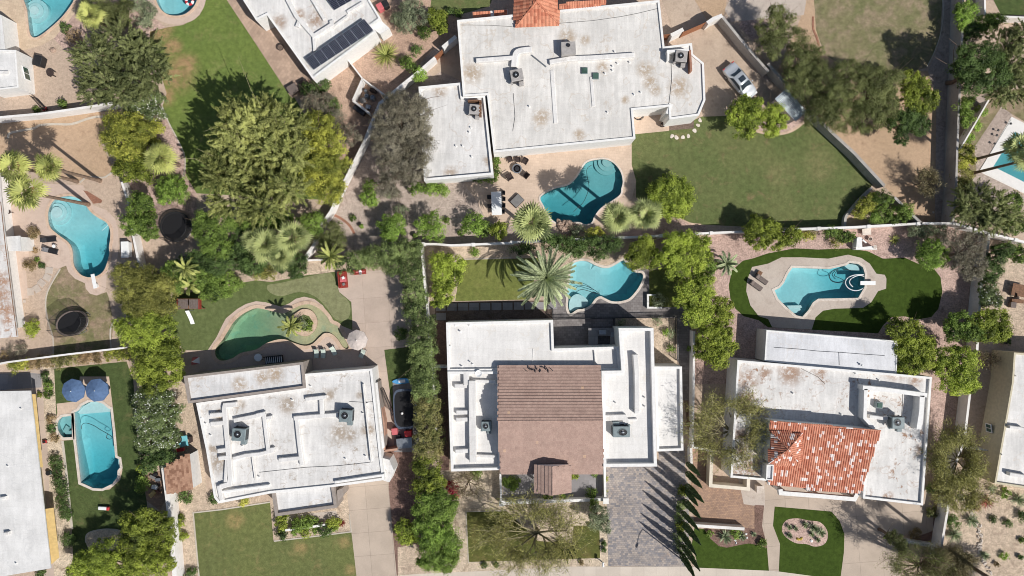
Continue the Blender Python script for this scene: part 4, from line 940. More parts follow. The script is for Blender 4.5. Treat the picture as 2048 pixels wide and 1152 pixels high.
# 4 west house
t = house('white flat-roofed west house with many roof ducts and two grey air units', 'F', 0, 300)
block(t, 'P', [(392,806),(612,776),(606,748),(744,737),(763,915),(769,960),(666,974),(540,987),(437,1007),(428,995),(412,900)], 3.7, .2, .28, 'render', 'roof4')
block(t, 'P', [(367,752),(606,724),(611,776),(376,807)], 4.0, .35, .3, 'render_tan', 'roof4b')
block(t, 'F', [(90,630),(460,572),(487,742),(115,795)], 3.3, .4, .36, 'render_tan', 'roof4b')
block(t, 'F', [(745,440),(800,455),(828,520),(800,590),(765,580)], 3.0, .0, 0, 'render', 'roof4')
block(t, 'F', [(700,0),(728,-10),(772,380),(745,400)], 2.6, .0, 0, 'render_tan', 'roof4b')
for r, pts, w in (('F',[(225,206),(350,195),(495,185)],.5),('F',[(243,205),(258,350),(275,490)],.5),('F',[(135,458),(262,445)],.5),('F',[(295,92),(420,78)],.45),('F',[(392,90),(396,182)],.55),
      ('C',[(1422,122),(1350,128),(1345,150),(1362,330),(1382,560),(1375,600),(1318,618)],.6),('C',[(1258,188),(1345,182)],.5),('C',[(1262,240),(1350,232)],.5),('C',[(1305,402),(1378,392)],.5),('C',[(1310,447),(1385,438)],.5),
      ('C',[(1395,450),(1470,430),(1560,420),(1640,400)],.45),('F',[(45,180),(58,290),(72,402)],.45),('C',[(1400,220),(1540,192)],.5),('F',[(0,190),(55,178)],.5),('C',[(1360,440),(1350,590)],.4),('F',[(60,205),(95,200)],.4),('F',[(70,395),(110,390)],.4),
      ('C',[(1510,440),(1530,580)],.1),('F',[(640,0),(690,470)],.12)):
    duct(t, r, pts, 3.45, 3.95, w)
duct(t,'C',[(1310,610),(1330,700)],3.45,4.0,.5); duct(t,'F',[(470,590),(770,545)],3.4,3.9,.3,'render','parapet_step'); duct(t,'F',[(-225,650),(80,610)],3.4,3.9,.3,'render','parapet_step')
for x, y in ((535,452),(640,178),(655,435),(215,98),(665,118),(15,560),(265,470),(325,15)): vent(t,'F',x,y,3.5,.3)
for x, y in ((1260,310),(1450,375),(1230,240),(1205,205)): vent(t,'C',x,y,3.5,.3)
cable(t,'F',[(20,530),(300,500),(500,490),(700,468)],3.52); cable(t,'F',[(560,105),(650,110),(720,105)],3.52)
MB().prism(WP(Z('F',[(485,640),(520,625),(525,670),(490,710)]),2.8),0,2.8).build('porch_fin_wall', M['render_tan'], t)
# 5 middle house
t = house('white middle house with a large brown tiled gable across its centre', 'H', 100, 1000)
block(t, 'P', [(892,645),(1106,640),(1108,697),(1238,693),(1242,741),(895,743)], 4.0, .28, .3, 'render', 'roof5')
block(t, 'P', [(895,743),(998,743),(1002,940),(902,943)], 4.2, .6, .3, 'render', 'roof5')
block(t, 'P', [(1237,656),(1307,656),(1314,933),(1207,934),(1203,742),(1243,741)], 4.9, .75, .36, 'render', 'roof5')
block(t, 'P', [(1309,733),(1364,733),(1367,901),(1314,903)], 3.6, .4, .28, 'render', 'roof5')
a, b = W3('P',995,731,4.5), W3('P',1199,731,4.5); c, d = W3('P',1206,841,6.6), W3('P',996,842,6.6); e, f = W3('P',1206,946,4.4), W3('P',1001,948,4.4)
tiled(t, 'tiled_roof', [([a,b,c,d],(0,1)), ([d,c,e,f],(0,-1))], 'browntile', tw=.3, tl=.37, amp=0, step=.075)
ridge_caps(t, [(d,c)], 'browntile', .1)
MB().add([a,d,f,Vector((f.x,f.y,3)),Vector((d.x,d.y,3)),Vector((a.x,a.y,3))], [(0,1,4,5),(1,2,3,4)]).build('gable_wall', M['render'], t)
MB().add([b,c,e,Vector((e.x,e.y,3)),Vector((c.x,c.y,3)),Vector((b.x,b.y,3))], [(5,4,1,0),(4,3,2,1)]).build('gable_wall', M['render'], t)
fr = [offset(ccw([(p.x,p.y) for p in (a,b,e,f)]), -.4)]
MB().prism(fr[0], -.1, 4.2).build('wall', M['render'], t)
MB().add([e+Vector((0,-.02,0)),f+Vector((0,-.02,0)),f+Vector((0,-.02,-.22)),e+Vector((0,-.02,-.22))],[(0,1,2,3)]).build('fascia', M['wood'], t)
# entry gable
g = dict(nl=W3('I',135,492,5.5), sl=W3('I',140,655,5.5), rn=W3('I',243,503,6.5), rs=W3('I',243,668,6.5), nr=W3('I',355,488,5.5), sr=W3('I',352,652,5.5))
for k in ('rn','nl','nr'): g[k] = g[k] + Vector((0,.15,0))
tiled(t, 'entry_gable_roof', [([g['nl'],g['rn'],g['rs'],g['sl']],(-1,0)), ([g['rn'],g['nr'],g['sr'],g['rs']],(1,0))], 'browntile', tw=.3, tl=.42, amp=0, step=.07)
ridge_caps(t, [(g['rn'],g['rs'])], 'browntile', .09)
for s in ('l','r'): MB().tube([(g['s'+s].x*.97+g['rs'].x*.03, g['s'+s].y+.15, 0),(g['s'+s].x*.97+g['rs'].x*.03, g['s'+s].y+.15, 5.4)], .16, 8).build('porch_column', M['render'], t)
MB().prism([(g['nl'].x+.15,g['sl'].y+3.2),(g['nr'].x-.15,g['sl'].y+3.2),(g['nr'].x-.15,g['nl'].y-.15),(g['nl'].x+.15,g['nl'].y-.15)],4.0,5.45).build('gable_base', M['render'], t)
MB().add([g['nl'],g['rn'],g['nr']],[(0,1,2)]).build('gable_end', M['render'], t); MB().add([g['sl']+Vector((0,.05,0)),g['rs']+Vector((0,.05,0)),g['sr']+Vector((0,.05,0))],[(2,1,0)]).build('gable_end', M['render'], t)
duct(t,'F',[(1296,-20),(1298,200),(1302,470)],3.6,4.35,.85)
for pts in ([(1190,12),(1275,12)],[(1200,170),(1275,170)],[(1200,215),(1275,212)],[(1195,405),(1280,400)]): duct(t,'F',pts,3.6,4.05,.5)
duct(t,'F',[(1310,430),(1440,435)],3.6,3.95,.35)
duct(t,'H',[(740,975),(748,1080),(750,1152),(752,1330)],4.15,4.9,.6); duct(t,'I',[(545,205),(672,200),(690,240)],4.15,4.6,.7); duct(t,'I',[(600,235),(690,230)],4.15,4.5,.4); duct(t,'I',[(690,215),(750,212)],4.15,4.35,.25)
duct(t,'H',[(492,935),(500,1030)],3.72,3.9,.15); duct(t,'H',[(125,940),(122,1035)],3.72,3.78,.12); duct(t,'E',[(1260,1075),(1262,1160)],3.6,4.2,.7); duct(t,'E',[(1300,1135),(1440,1140)],3.6,4.0,.4)
for x, y in ((1280,802),(1195,802),(1225,838),(1165,925),(1235,1048),(1285,1022),(1300,1035)): vent(t,'E',x,y,3.72,.35)
for x, y in ((800,85),(800,138),(625,116),(725,158)): vent(t,'I',x,y,4.15,.35)
o = MB(); c = W3('E',1335,1090,4.3); o.lathe((c.x,c.y,4.1),[(.02,0),(.25,.06),(.42,.18),(.40,.18),(.2,.08),(0,.05)],16).build('satellite_dish', M['whitepl'], t)
# outlines of birds' nesting guard on the ridge front: dark clips
for i, (x, y) in enumerate([(85,1072),(105,1058),(122,1068),(140,1075),(150,1060),(170,1075),(185,1056),(205,1060),(218,1075),(240,1068)]):
    c = W3('H', x, y, 4.95); MB().box((c.x,c.y,4.85),(.35,.07,.16),R(random.Random(i).choice((0,90,60,-40)))).build('roof_bracket', M['darkmetal'], t)
# 6 east house
t = house('white and rust-stained east house with red and white clay tile roof', 'L', 100, 300)
block(t, 'P', [(1475,720),(1864,754),(1846,1011),(1726,997),(1730,940),(1700,925),(1540,905),(1537,962),(1461,955)], 3.8, .3, .26, 'render', 'roof6')
block(t, 'P', [(1533,660),(1796,682),(1793,752),(1529,722)], 3.3, .05, .15, 'render', 'roof6b')
A1, B1, C1, D1 = W3('L',12,222,5.6), W3('L',676,280,5.6), W3('L',556,656,3.9), W3('L',4,606,3.9)
tiled(t, 'clay_tile_roof', [([A1,B1,C1,D1],(-.06,-1))], 'clay', tw=.27, tl=.40, amp=.09, step=.02)
MB().add([A1,B1,Vector((B1.x,B1.y,3.4)),Vector((A1.x,A1.y,3.4))],[(0,1,2,3)]).build('roof_back_wall', M['render'], t)
MB().add([B1,C1,Vector((C1.x,C1.y,3.4)),Vector((B1.x,B1.y,3.4))],[(0,1,2,3)]).add([D1,A1,Vector((A1.x,A1.y,3.4)),Vector((D1.x,D1.y,3.4))],[(0,1,2,3)]).build('gable_wall', M['render'], t)
ridge_caps(t, [(A1,B1)], 'clay', .1)
h0, h1 = 5.6, 7.0
nw_, ne_, se_, sw_, apx = W3('L',18,283,h0), W3('L',205,295,h0), W3('L',196,488,h0), W3('L',2,478,h0), W3('L',122,392,h1)
tiled(t, 'pyramid_tile_roof', [([nw_,ne_,apx],(0,1)),([ne_,se_,apx],(1,0)),([se_,sw_,apx],(0,-1)),([sw_,nw_,apx],(-1,0))], 'clay', tw=.25, tl=.38, amp=.06)
ridge_caps(t, [(nw_,apx),(ne_,apx),(se_,apx),(sw_,apx)], 'clay', .08)
MB().prism(offset(ccw([(p.x,p.y) for p in (nw_,ne_,se_,sw_)]),-.12), 3.4, h0).build('tower_wall', M['render'], t)
block(t, 'L', [(-8,485),(35,485),(30,580),(-12,575)], 5.0, .2, .12, 'render', 'roof6b')
MB().prism(ribbon(WP(Z('L',[(75,632),(78,655),(300,672),(520,692),(540,655)]),3.3), .5), 2.8, 3.3, bottom=True).build('porch_beam', M['render'], t)
for x, y in ((95,650),(300,670),(515,688)): c = W3('L',x,y,3.0); MB().box((c.x,c.y,1.4),(.45,.45,2.8)).build('porch_column', M['render'], t)
MB().prism(WP(Z('L',[(100,560),(540,600),(530,640),(95,610)]),3.0), 0, 3.0).build('entry_wall', M['brickred'], t)
for pts, w in (([(570,22),(700,34),(955,68)],.5),([(588,30),(585,120),(582,205),(640,268)],.4),([(925,70),(922,160),(905,272)],.55)): MB().prism(ribbon(WP(Z('L',pts),4.9),w), 3.4, 4.9).build('equipment_screen', M['render'], t)
duct(t,'L',[(610,195),(700,208),(742,200)],3.5,4.2,.4); duct(t,'L',[(885,80),(880,270)],3.5,3.9,.2)
c = W3('L',670,128,4.1); o = MB().box((c.x,c.y,3.8),(.8,.75,.6),R(-5),bev=.04).build('skylight', M['acgrey'], t); MB().box((c.x,c.y,4.13),(.6,.55,.06),R(-5),bev=.02).build('pane', M['greenglass'], o)
cable(t,'K',[(35,932),(175,942),(300,955),(425,962),(555,972),(700,982)],3.28); cable(t,'K',[(425,962),(428,1038)],3.28); cable(t,'K',[(200,1060),(300,1110),(340,1150)],3.52); cable(t,'L',[(810,0),(808,120),(800,200)],3.52)
for r, x, y in (('L',155,58),('L',445,185),('L',300,520),('K',530,1090),('K',670,1130),('K',570,1042)): vent(t,r,x,y,3.5,.3)
# 7 far-right house, 8 left rust-stained house, 9 south-west house
t = house('cream-walled white roofed house cut by the bottom right edge', 'L', 1500, 300)
block(t, 'P', [(2024,765),(2028,705),(2140,712),(2140,990),(1989,967)], 3.7, .25, .22, 'render_cream', 'roofR')
window(t, 'L', (1322,238), (1328,290), 1.6, 1.0)
duct(t,'L',[(1450,258),(1540,270)],3.5,4.1,.35); duct(t,'L',[(1450,540),(1560,560)],3.5,4.1,.4); vent(t,'L',1408,425,3.5); vent(t,'K',1494,1105,3.5)
t = house('rust-stained white roofed house along the left edge behind the kidney pool', 'B', 30, 500)
block(t, 'B', [(-120,-160),(-6,-160),(8,60),(38,340),(105,868),(-120,890)], 3.1, 0, 1.1, 'render', 'roofL', eave=1.1)
cable(t, 'B', [(6,60),(36,340),(103,862)], 3.1, .05, 'wood')
block(t, 'B', [(36,268),(118,262),(126,352),(50,356)], 2.6, 0, .1, 'render', 'roofC', eave=.1)
t = house('plain white roofed house at the lower left with ochre wall and awnings', 'C', 100, 500)
block(t, 'C', [(-80,45),(182,40),(205,230),(305,1106),(-80,1170)], 3.3, 0, 2.0, 'render_cream', 'roofC', eave=2.0)
MB().add([W3('C',272,750,2.6),W3('C',322,742,2.2),W3('C',356,1040,2.2),W3('C',305,1085,2.6)],[(0,3,2,1)]).add([W3('C',272,750,2.56),W3('C',322,742,2.16),W3('C',356,1040,2.16),W3('C',305,1085,2.56)],[(0,1,2,3)]).build('awning', M['ochrefab'], t)
MB().add([W3('C',192,60,2.9),W3('C',214,62,2.6),W3('C',258,500,2.6),W3('C',240,500,2.9)],[(0,3,2,1)]).build('awning', M['ochrefab'], t)
for x, y in ((20,688),(40,900)): duct(t,'C',[(x-20,y),(x+12,y-4)],3.2,3.7,.35)
for x, y in ((40,495),(120,150),(90,1080)): vent(t,'C',x,y,3.2)
cable(t,'C',[(0,590),(60,650),(45,690)],3.22)
# 10 shed with shingled roof
t = house('small brown shingled shed roof against the broad white wall', 'C', 1070, 540, 'shed', 'shed')
a,b,c,d = W3('C',990,500,2.5), W3('C',1132,418,2.7), W3('C',1160,632,2.7), W3('C',1000,662,2.5)
tiled(t, 'roof', [([a,b,c,d],(-1,-.1))], 'shingle', tw=.35, tl=.3, amp=0, step=.02)
MB().prism(offset(ccw([(p.x,p.y) for p in (a,b,c,d)]),-.12), 0, 2.4).build('wall', M['render'], t)
# 11 corrugated carport
t = house('pale corrugated metal shed roof beside the driveway wall', 'J', 130, 640, 'shed', 'shed')
q4 = [W3('J',40,592,2.4), W3('J',112,528,2.6), W3('J',232,668,2.6), W3('J',165,730,2.4)]
mb = MB(); nn = 60
for i in range(nn+1):
    u = i/nn; z = .035*math.sin(i*2.2); mb.v += [tuple(q4[0].lerp(q4[3],u)+Vector((0,0,z))), tuple(q4[1].lerp(q4[2],u)+Vector((0,0,z)))]
for i in range(nn): mb.f.append((2*i,2*i+2,2*i+3,2*i+1)); mb.m.append(0)
mb.build('roof', plain('pale_corrugated_metal', c255(176,184,188), .5, .3), t)
MB().prism(offset(ccw([(p.x,p.y) for p in q4]),-.15), 0, 2.3).build('wall', M['steel'], t)
# ------------------------------------------------------------------ rooftop air conditioners
def make_ac(mat):
    t = thing('air_conditioner', 'unit', 'air conditioner')
    MB().box((0,0,.55),(1.3,1.2,.95),bev=.05).build('casing', M[mat], t)
    mb = MB()
    for s in (-1,1):
        for i in range(7): mb.box((0,s*.605,.2+i*.11),(1.1,.02,.05))
        for i in range(7): mb.box((s*.655,0,.2+i*.11),(.02,1.0,.05))
    mb.build('side_louvre', M['darkmetal'], t)
    MB().lathe((-.1,.05,1.02),[(.40,0),(.40,.03),(.36,.05),(.34,.03),(.34,0)],24).build('fan_ring', M[mat], t)
    MB().disc((-.1,.05),.34,1.03).build('fan_well', M['black'], t)
    mb = MB()
    for i in range(4):
        a = i*math.pi/2; c, s = math.cos(a), math.sin(a)
        mb.add([(-.1+c*.06-s*.05,.05+s*.06+c*.05,1.05),(-.1+c*.06+s*.05,.05+s*.06-c*.05,1.045),(-.1+c*.28+s*.12,.05+s*.28-c*.12,1.045),(-.1+c*.28-s*.04,.05+s*.28+c*.04,1.07)],[(0,1,2,3)])
    mb.build('fan_blades', M['darkmetal'], t)
    MB().lathe((-.1,.05,1.04),[(.11,0),(.11,.06),(.05,.09),(0,.09)],12).build('motor_cap', M['steel'], t)
    MB().box((.35,-.75,.35),(.5,.5,.5),bev=.03).build('duct_elbow', M[mat], t); MB().box((-.6,-.62,.5),(.25,.15,.4),bev=.02).build('service_panel', M[mat], t)
    MB().box((-.55,0,.04),(.12,1.3,.12)).box((.55,0,.04),(.12,1.3,.12)).build('skid', M['steel'], t)
    return t
ac_g, ac_b = make_ac('acgrey'), make_ac('acbeige')
for f, r, x, y, z, rz, sc, lb in (
    (ac_g,'C',1436,302,3.5,-5,1.25,'grey-green rooftop air unit at the left of the west house roof'),
    (ac_g,'F',540,190,3.5,-3,1.2,'grey-green rooftop air unit at the right of the west house roof'),
    (ac_g,'F',1382,255,3.6,0,.95,'grey air unit left of the brown gable'),
    (ac_g,'I',655,285,4.15,180,1.15,'wide grey air unit right of the brown gable'),
    (ac_b,'G',28,452,3.72,10,1.15,'beige air unit on the north house roof below the terracotta hip'),
    (ac_b,'D',1311,655,3.15,-5,1.0,'beige air unit on the lower west wing roof of the north house'),
    (ac_b,'G',1015,338,3.72,-5,1.1,'beige air unit inside the screen at the east end of the north house roof'),
    (ac_g,'L',778,232,3.9,0,1.15,'pale grey air unit beside the green skylight on the east house')):
    c = W3(r, x, y, z+1.0); s = (sc*1.35, sc*.95, sc) if 'wide' in lb else sc
    place(f, (c.x,c.y,z), R(rz), lb, scale=s)
# ------------------------------------------------------------------ garden furniture
def make_lounger(frame, cush):
    t = thing('sun_lounger', 'l', 'sun lounger')
    fr = MB()
    for s in (-1,1): fr.box((.0,s*.3,.3),(1.9,.05,.06))
    for x in (-.9,-.3,.3,.9): fr.box((x,0,.3),(.05,.6,.05))
    fr.build('frame', M[frame], t)
    for x in (-.85,.85):
        for s in (-1,1): MB().box((x,s*.3,.14),(.05,.05,.28)).build('leg', M[frame], t)
    MB().box((.35,0,.37),(1.25,.6,.09),bev=.03).build('seat', M[cush], t)
    Mx = Matrix.Translation((-.28,0,.37)) @ Matrix.Rotation(R(38),4,'Y')
    MB().box((-.36,0,0),(.75,.6,.08),bev=.03,M=Mx).build('backrest', M[cush], t)
    MB().box((-.62,0,.06),(.2,.4,.08),bev=.03,M=Mx).build('pillow', M[cush], t)
    return t
ld, lb_, ls = make_lounger('black','darkmetal'), make_lounger('darkmetal','greydeck'), make_lounger('steel','palefab')
for f, r, x, y, rz, lb, g in (
    (ld,'B',293,285,5,'upper of the two black loungers beside the kidney pool',None),(ld,'B',303,352,-14,'lower of the two black loungers beside the kidney pool',None),
    (lb_,'H',1495,522,-35,'upper brown slatted lounger on the grey pool deck',None),(lb_,'H',1462,560,-35,'lower brown slatted lounger on the grey pool deck',None),
    (ls,'E',362,968,-92,'pale lounge chair, leftmost of the row by the lagoon',None),(ls,'E',403,968,-92,'pale lounge chair, middle of the row by the lagoon',None),(ls,'E',464,952,-65,'pale lounge chair turned to the right at the end of the lagoon row',None),(ls,'E',638,968,-115,'pale lounge chair below the beige umbrella',None)):
    c = W3(r, x, y, .35); place(f, (c.x,c.y,.02), R(rz), lb, g, scale=.95 if r != 'E' else (.62,.95,.9))
def make_chair(mat, cush=None):
    t = thing('patio_chair', 'c', 'chair')
    MB().box((0,0,.42),(.55,.55,.09),bev=.03).build('seat', M[cush or mat], t)
    MB().box((-.28,0,.68),(.08,.55,.5),bev=.03).build('backrest', M[mat], t)
    for s in (-1,1): MB().box((0,s*.29,.6),(.55,.06,.05),bev=.015).build('armrest', M[mat], t)
    for x in (-.25,.25):
        for s in (-1,1): MB().box((x,s*.26,.19),(.05,.05,.38)).build('leg', M[mat], t)
    return t
ch = make_chair('wicker'); 
for r, x, y, rz, sc, lb in (('G',35,960,-90,1.0,'dark chair above the round fire table'),('G',78,968,-120,1.15,'dark chair at the upper right of the round fire table'),('G',84,1052,140,1.2,'dark chair at the lower right of the round fire table'),
    ('G',-12,958,-70,1.0,'dark chair at the upper left of the round fire table'),('G',-14,1062,30,1.35,'dark chair at the lower left of the round fire table'),
    ('B',50,120,40,1.0,'dark chair on the deck beside the rust-stained house'),('K',1490,620,0,1.0,'dark patio chair among pots at the far right sand yard')):
    c = W3(r,x,y,.4); place(ch, (c.x,c.y,.015), R(rz), lb, scale=sc)
tc = make_chair('black')
for r, x, y, rz, lb in (('E',1400,30,0,'black dining chair, upper left of the long white table'),('E',1402,85,0,'black dining chair, lower left of the long white table'),('E',1482,5,180,'black dining chair, top right of the long white table'),('E',1484,42,180,'black dining chair, upper right of the long white table'),('E',1484,80,180,'black dining chair, lower right of the long white table'),('E',1480,118,180,'black dining chair, bottom right of the long white table')):
    c = W3(r,x,y,.4); place(tc, (c.x,c.y,.015), R(rz), lb, scale=.85)
def tbl(label, r, x, y, dx, dy, h, rz, mat, name='table', rnd=False, leg='steel'):
    c = W3(r,x,y,h); t = thing(name, label, 'table', (c.x,c.y,.015), 0); B = Matrix.Translation((c.x,c.y,.015)) @ Matrix.Rotation(R(rz),4,'Z')
    mb = MB()
    if rnd: mb.lathe((c.x,c.y,h-.04),[(dx/2,0),(dx/2,.05),(0,.05)],28)
    else: mb.box((0,0,h-.03),(dx,dy,.06),bev=.015,M=B)
    mb.build('tabletop', M[mat], t)
    for sx in (-1,1):
        for sy in (-1,1): MB().box((sx*dx*.33,sy*dy*.33,(h-.06)/2),(.07,.07,h-.06),M=B).build('leg', M[leg], t)
    return t
tbl('long white dining table with black chairs on the tan patio','E',1443,68,1.25,2.9,.76,2,'whitepl')
c = W3('G',30,1012,.45); t = thing('fire_table', 'round dark fire bowl table ringed by dark chairs', 'fire pit', (c.x,c.y,.015))
MB().lathe((c.x,c.y,.015),[(.42,0),(.52,.3),(.56,.45),(.42,.47),(.40,.38),(0,.36)],28).build('bowl', M['wicker'], t); MB().lathe((c.x,c.y,.43),[(.34,0),(.3,.04),(0,.05)],20).build('fire_glass', M['darkmetal'], t); MB().lathe((c.x,c.y,.47),[(.56,0),(.6,.02),(.6,.04),(.46,.04),(.46,.0)],28).build('rim', M['steel'], t)
tbl('small round table between the two black loungers','B',322,325,.42,.42,.5,0,'whitepl',rnd=True)
tbl('small square wooden table between the brown loungers','H',1487,487,.55,.55,.4,-30,'wood')
tbl('dark round table beside the white corner patio house','A',300,437,.9,.9,.7,0,'wicker',rnd=True,leg='black')
tbl('small tan table beside the white corner bench on the pink gravel','K',592,238,1.1,.8,.5,5,'coping')
# grey square shade cushion / daybed
c = W3('H',30,52,.4); t = thing('daybed','square grey daybed turned on its corner by the tan patio edge','daybed',(c.x,c.y,.015)); B = Matrix.Translation((c.x,c.y,.015)) @ Matrix.Rotation(R(45),4,'Z')
MB().box((0,0,.17),(1.5,1.2,.28),bev=.04,M=B).build('base', M['wicker'], t); MB().box((0,0,.38),(1.4,1.1,.16),bev=.05,M=B).build('cushion', M['greyfab'], t)
# red lounge seats
for r, x, y, dx, dy, lb in (('E',520,525,1.1,2.1,'red stained garden sofa with pink and white pillows by the putting green'),('E',622,480,1.5,.6,'red garden bench half hidden under the hedge')):
    c = W3(r,x,y,.4); t = thing('garden_sofa', lb, 'sofa', (c.x,c.y,.02)); B = Matrix.Translation((c.x,c.y,.02)) @ Matrix.Rotation(R(5),4,'Z')
    MB().box((0,0,.2),(dx,dy,.3),bev=.03,M=B).build('frame', M['redwood'], t)
    MB().box((-dx/2+.08,0,.5),(.12,dy,.45),bev=.03,M=B).build('backrest', M['redwood'], t)
    for k, (yy, mm) in enumerate(((dy*.3,'redwood'),(0,'pink'),(-dy*.3,'redwood'))): MB().box((.05,yy,.4),(dx*.75,dy*.3,.12),bev=.04,M=B).build('cushion', M[mm], t)
    for k, (yy, mm) in enumerate(((dy*.1,'whitepl'),(-dy*.28,'greyfab'))): MB().box((.1,yy,.52),(.35,.35,.12),.4,bev=.05,M=B).build('pillow', M[mm], t)
# umbrellas
def umbrella(label, r, x, y, rad, h, mat, n=8, rz=0):
    c = W3(r,x,y,h); t = thing('patio_umbrella', label, 'umbrella', (c.x,c.y,0))
    mb = MB(); a0 = R(rz); vs = [(c.x,c.y,h+.12)]
    for i in range(n):
        for k, (q, z) in enumerate(((0,-.42),(.5,-.35))):
            a = a0+2*math.pi*(i+q)/n; rr = rad*(1 if k == 0 else .93); vs.append((c.x+rr*math.cos(a), c.y+rr*math.sin(a), h+z))
    m = 2*n; mid = [(c.x+(v[0]-c.x)*.5, c.y+(v[1]-c.y)*.5, h-.12) for v in vs[1:]]
    vs2 = vs + mid; fs = []
    for i in range(m): j = (i+1)%m; fs += [(0,1+m+i,1+m+j), (1+m+i,1+i,1+j,1+m+j)]
    low = [(v[0],v[1],v[2]-.18) for v in vs[1:]]; k0 = len(vs2); vs2 += low
    for i in range(m): j = (i+1)%m; fs.append((1+i,k0+i,k0+j,1+j))
    mb.add(vs2, fs).build('canopy', M[mat], t)
    for i in range(n):
        a = a0+2*math.pi*i/n; MB().tube([(c.x,c.y,h-.02),(c.x+rad*.97*math.cos(a),c.y+rad*.97*math.sin(a),h-.47)],.012,4).build('rib', M['darkmetal'], t)
    MB().tube([(c.x,c.y,0),(c.x,c.y,h+.2)],.03,8).build('pole', M['steel'], t); MB().lathe((c.x,c.y,h+.1),[(.06,0),(.05,.08),(0,.16)],8).build('finial', M['whitepl'], t)
    MB().lathe((c.x,c.y,.02),[(.32,0),(.32,.07),(.06,.12),(.05,.3),(0,.3)],16).build('base', M['darkmetal'], t)
umbrella('left slate-blue patio umbrella above the long formal pool','C',428,42,1.45,2.6,'bluefab',rz=10)
umbrella('right slate-blue patio umbrella above the long formal pool','C',570,40,1.45,2.65,'bluefab',rz=30)
umbrella('beige octagonal patio umbrella beside the lagoon pool','E',603,890,1.28,2.5,'beigefab',rz=5)
c = W3('E',12,993,.7); tbl('round white patio table in the shade behind the west house','E',12,993,.95,.95,.72,0,'whitepl',rnd=True)
c = W3('E',105,1005,.45); t = thing('striped_bench','dark bench with pale striped slats in the shade behind the west house','bench',(c.x,c.y,.02)); B = Matrix.Translation((c.x,c.y,.02)) @ Matrix.Rotation(R(6),4,'Z')
MB().box((0,0,.2),(2.2,.9,.34),bev=.03,M=B).build('base',M['black'],t); MB().box((0,.42,.6),(2.2,.1,.5),bev=.02,M=B).build('backrest',M['black'],t)
for i in range(9): MB().box((-.96+i*.24,-.03,.4),(.1,.78,.05),bev=.015,M=B).build('seat_slat',M['whitepl'],t)
c = W3('B',1155,1018,.9); t = thing('play_tent','small pink and white play tent in the shade at the lagoon corner','tent',(c.x,c.y,.02)); ap = (c.x,c.y,1.2); q = [(c.x-.55,c.y-.5,.02),(c.x+.5,c.y-.35,.02),(c.x+.45,c.y+.5,.02),(c.x-.4,c.y+.45,.02)]
MB().add(q+[ap],[(0,1,4),(2,3,4)]).build('panel',M['pink'],t); MB().add(q+[ap],[(1,2,4),(3,0,4)]).build('panel',M['whitepl'],t)
# boxes, bins, barbecues
def boxy(name, label, cat, r, x, y, dx, dy, h, rz, mat, lid=None, lidmat=None, z=.02, wheels=False):
    c = W3(r,x,y,h+z); t = thing(name, label, cat, (c.x,c.y,z)); B = Matrix.Translation((c.x,c.y,z)) @ Matrix.Rotation(R(rz),4,'Z')
    MB().box((0,0,h*.47),(dx*.92,dy*.92,h*.9),bev=.03,M=B).build('body', M[mat], t)
    MB().box((0,0,h*.96),(dx,dy,h*.08),bev=.02,M=B).build('lid', M[lidmat or mat], t)
    MB().box((0,dy*.5,h*.9),(dx*.5,.06,.05),bev=.01,M=B).build('handle', M['darkmetal'], t)
    if wheels:
        for s in (-1,1):
            q = B @ Vector((s*dx*.42, dy*.45, .12)); a = B.to_3x3() @ Vector((1,0,0)); MB().tube([q-a*.03,q+a*.03],.12,12).build('wheel', M['black'], t)
    return t
boxy('wheelie_bin','pinkish red wheeled bin north-east of the solar house','bin','D',742,38,.75,.85,1.05,30,'pink',wheels=True)
boxy('wheelie_bin','black wheeled bin beside the red bin by the solar house','bin','D',775,20,.75,.85,1.05,30,'black',wheels=True)
boxy('wheelie_bin','pinkish red wheeled bin in the west house service yard','bin','F',830,286,.72,.8,1.05,5,'pink',wheels=True)
boxy('wheelie_bin','darker red bin beside the hedge in the west house service yard','bin','F',912,300,.85,.7,1.05,5,'red',wheels=True)
boxy('storage_chest','large grey storage chest below the bins beside the tall hedge','storage chest','F',890,355,1.95,1.25,1.1,6,'greyfab',lidmat='steel')
boxy('storage_chest','small dark chest squeezed between the two bins','storage chest','F',852,320,.6,.5,.7,5,'darkmetal')
boxy('pool_heater','white pool equipment box beside the kidney pool wall','pool equipment','B',748,345,.95,2.0,.9,2,'whitepl')
boxy('barbecue','black covered barbecue at the corner of the white patio house','barbecue','A',222,362,1.0,1.3,1.1,-15,'black')
boxy('wicker_cabinet','brown grey cabinet, upper of two on the corner patio','cabinet','A',56,160,.75,1.15,.7,3,'greydeck')
boxy('wicker_cabinet','brown grey cabinet, lower of two on the corner patio','cabinet','A',66,235,.8,1.1,.7,8,'greydeck')
boxy('planter_box','brown wooden planter box at the lower corner of the solar house terrace','planter','D',218,532,1.25,1.1,.8,30,'greydeck')
boxy('planter_box','dark planter box beside the lower corner of the solar house','planter','D',284,500,1.05,.9,.8,30,'wicker')
boxy('pool_filter_box','dark equipment cabinet in the walled corner by the zigzag wall','pool equipment','D',620,655,1.6,.8,1.0,-35,'darkmetal')
boxy('barbecue','stainless built-in grill on the middle house outdoor kitchen','barbecue','H',543,842,.85,.55,1.15,0,'steel',z=.05)
boxy('utility_box','pale utility box on the white walls of the east court','utility box','I',1490,634,.9,.9,.9,0,'coping')
def pot(name,label,cat,r,x,y,rad,h,mat='wicker',z=.02):
    c = W3(r,x,y,h); t = thing(name,label,cat,(c.x,c.y,z)); MB().lathe((c.x,c.y,z),[(rad*.65,0),(rad,h*.8),(rad*1.05,h),(rad*.85,h),(rad*.8,h*.85)],18).build('pot',M[mat],t); MB().disc((c.x,c.y),rad*.82,z+h*.86).build('soil',M['soil'],t); return t
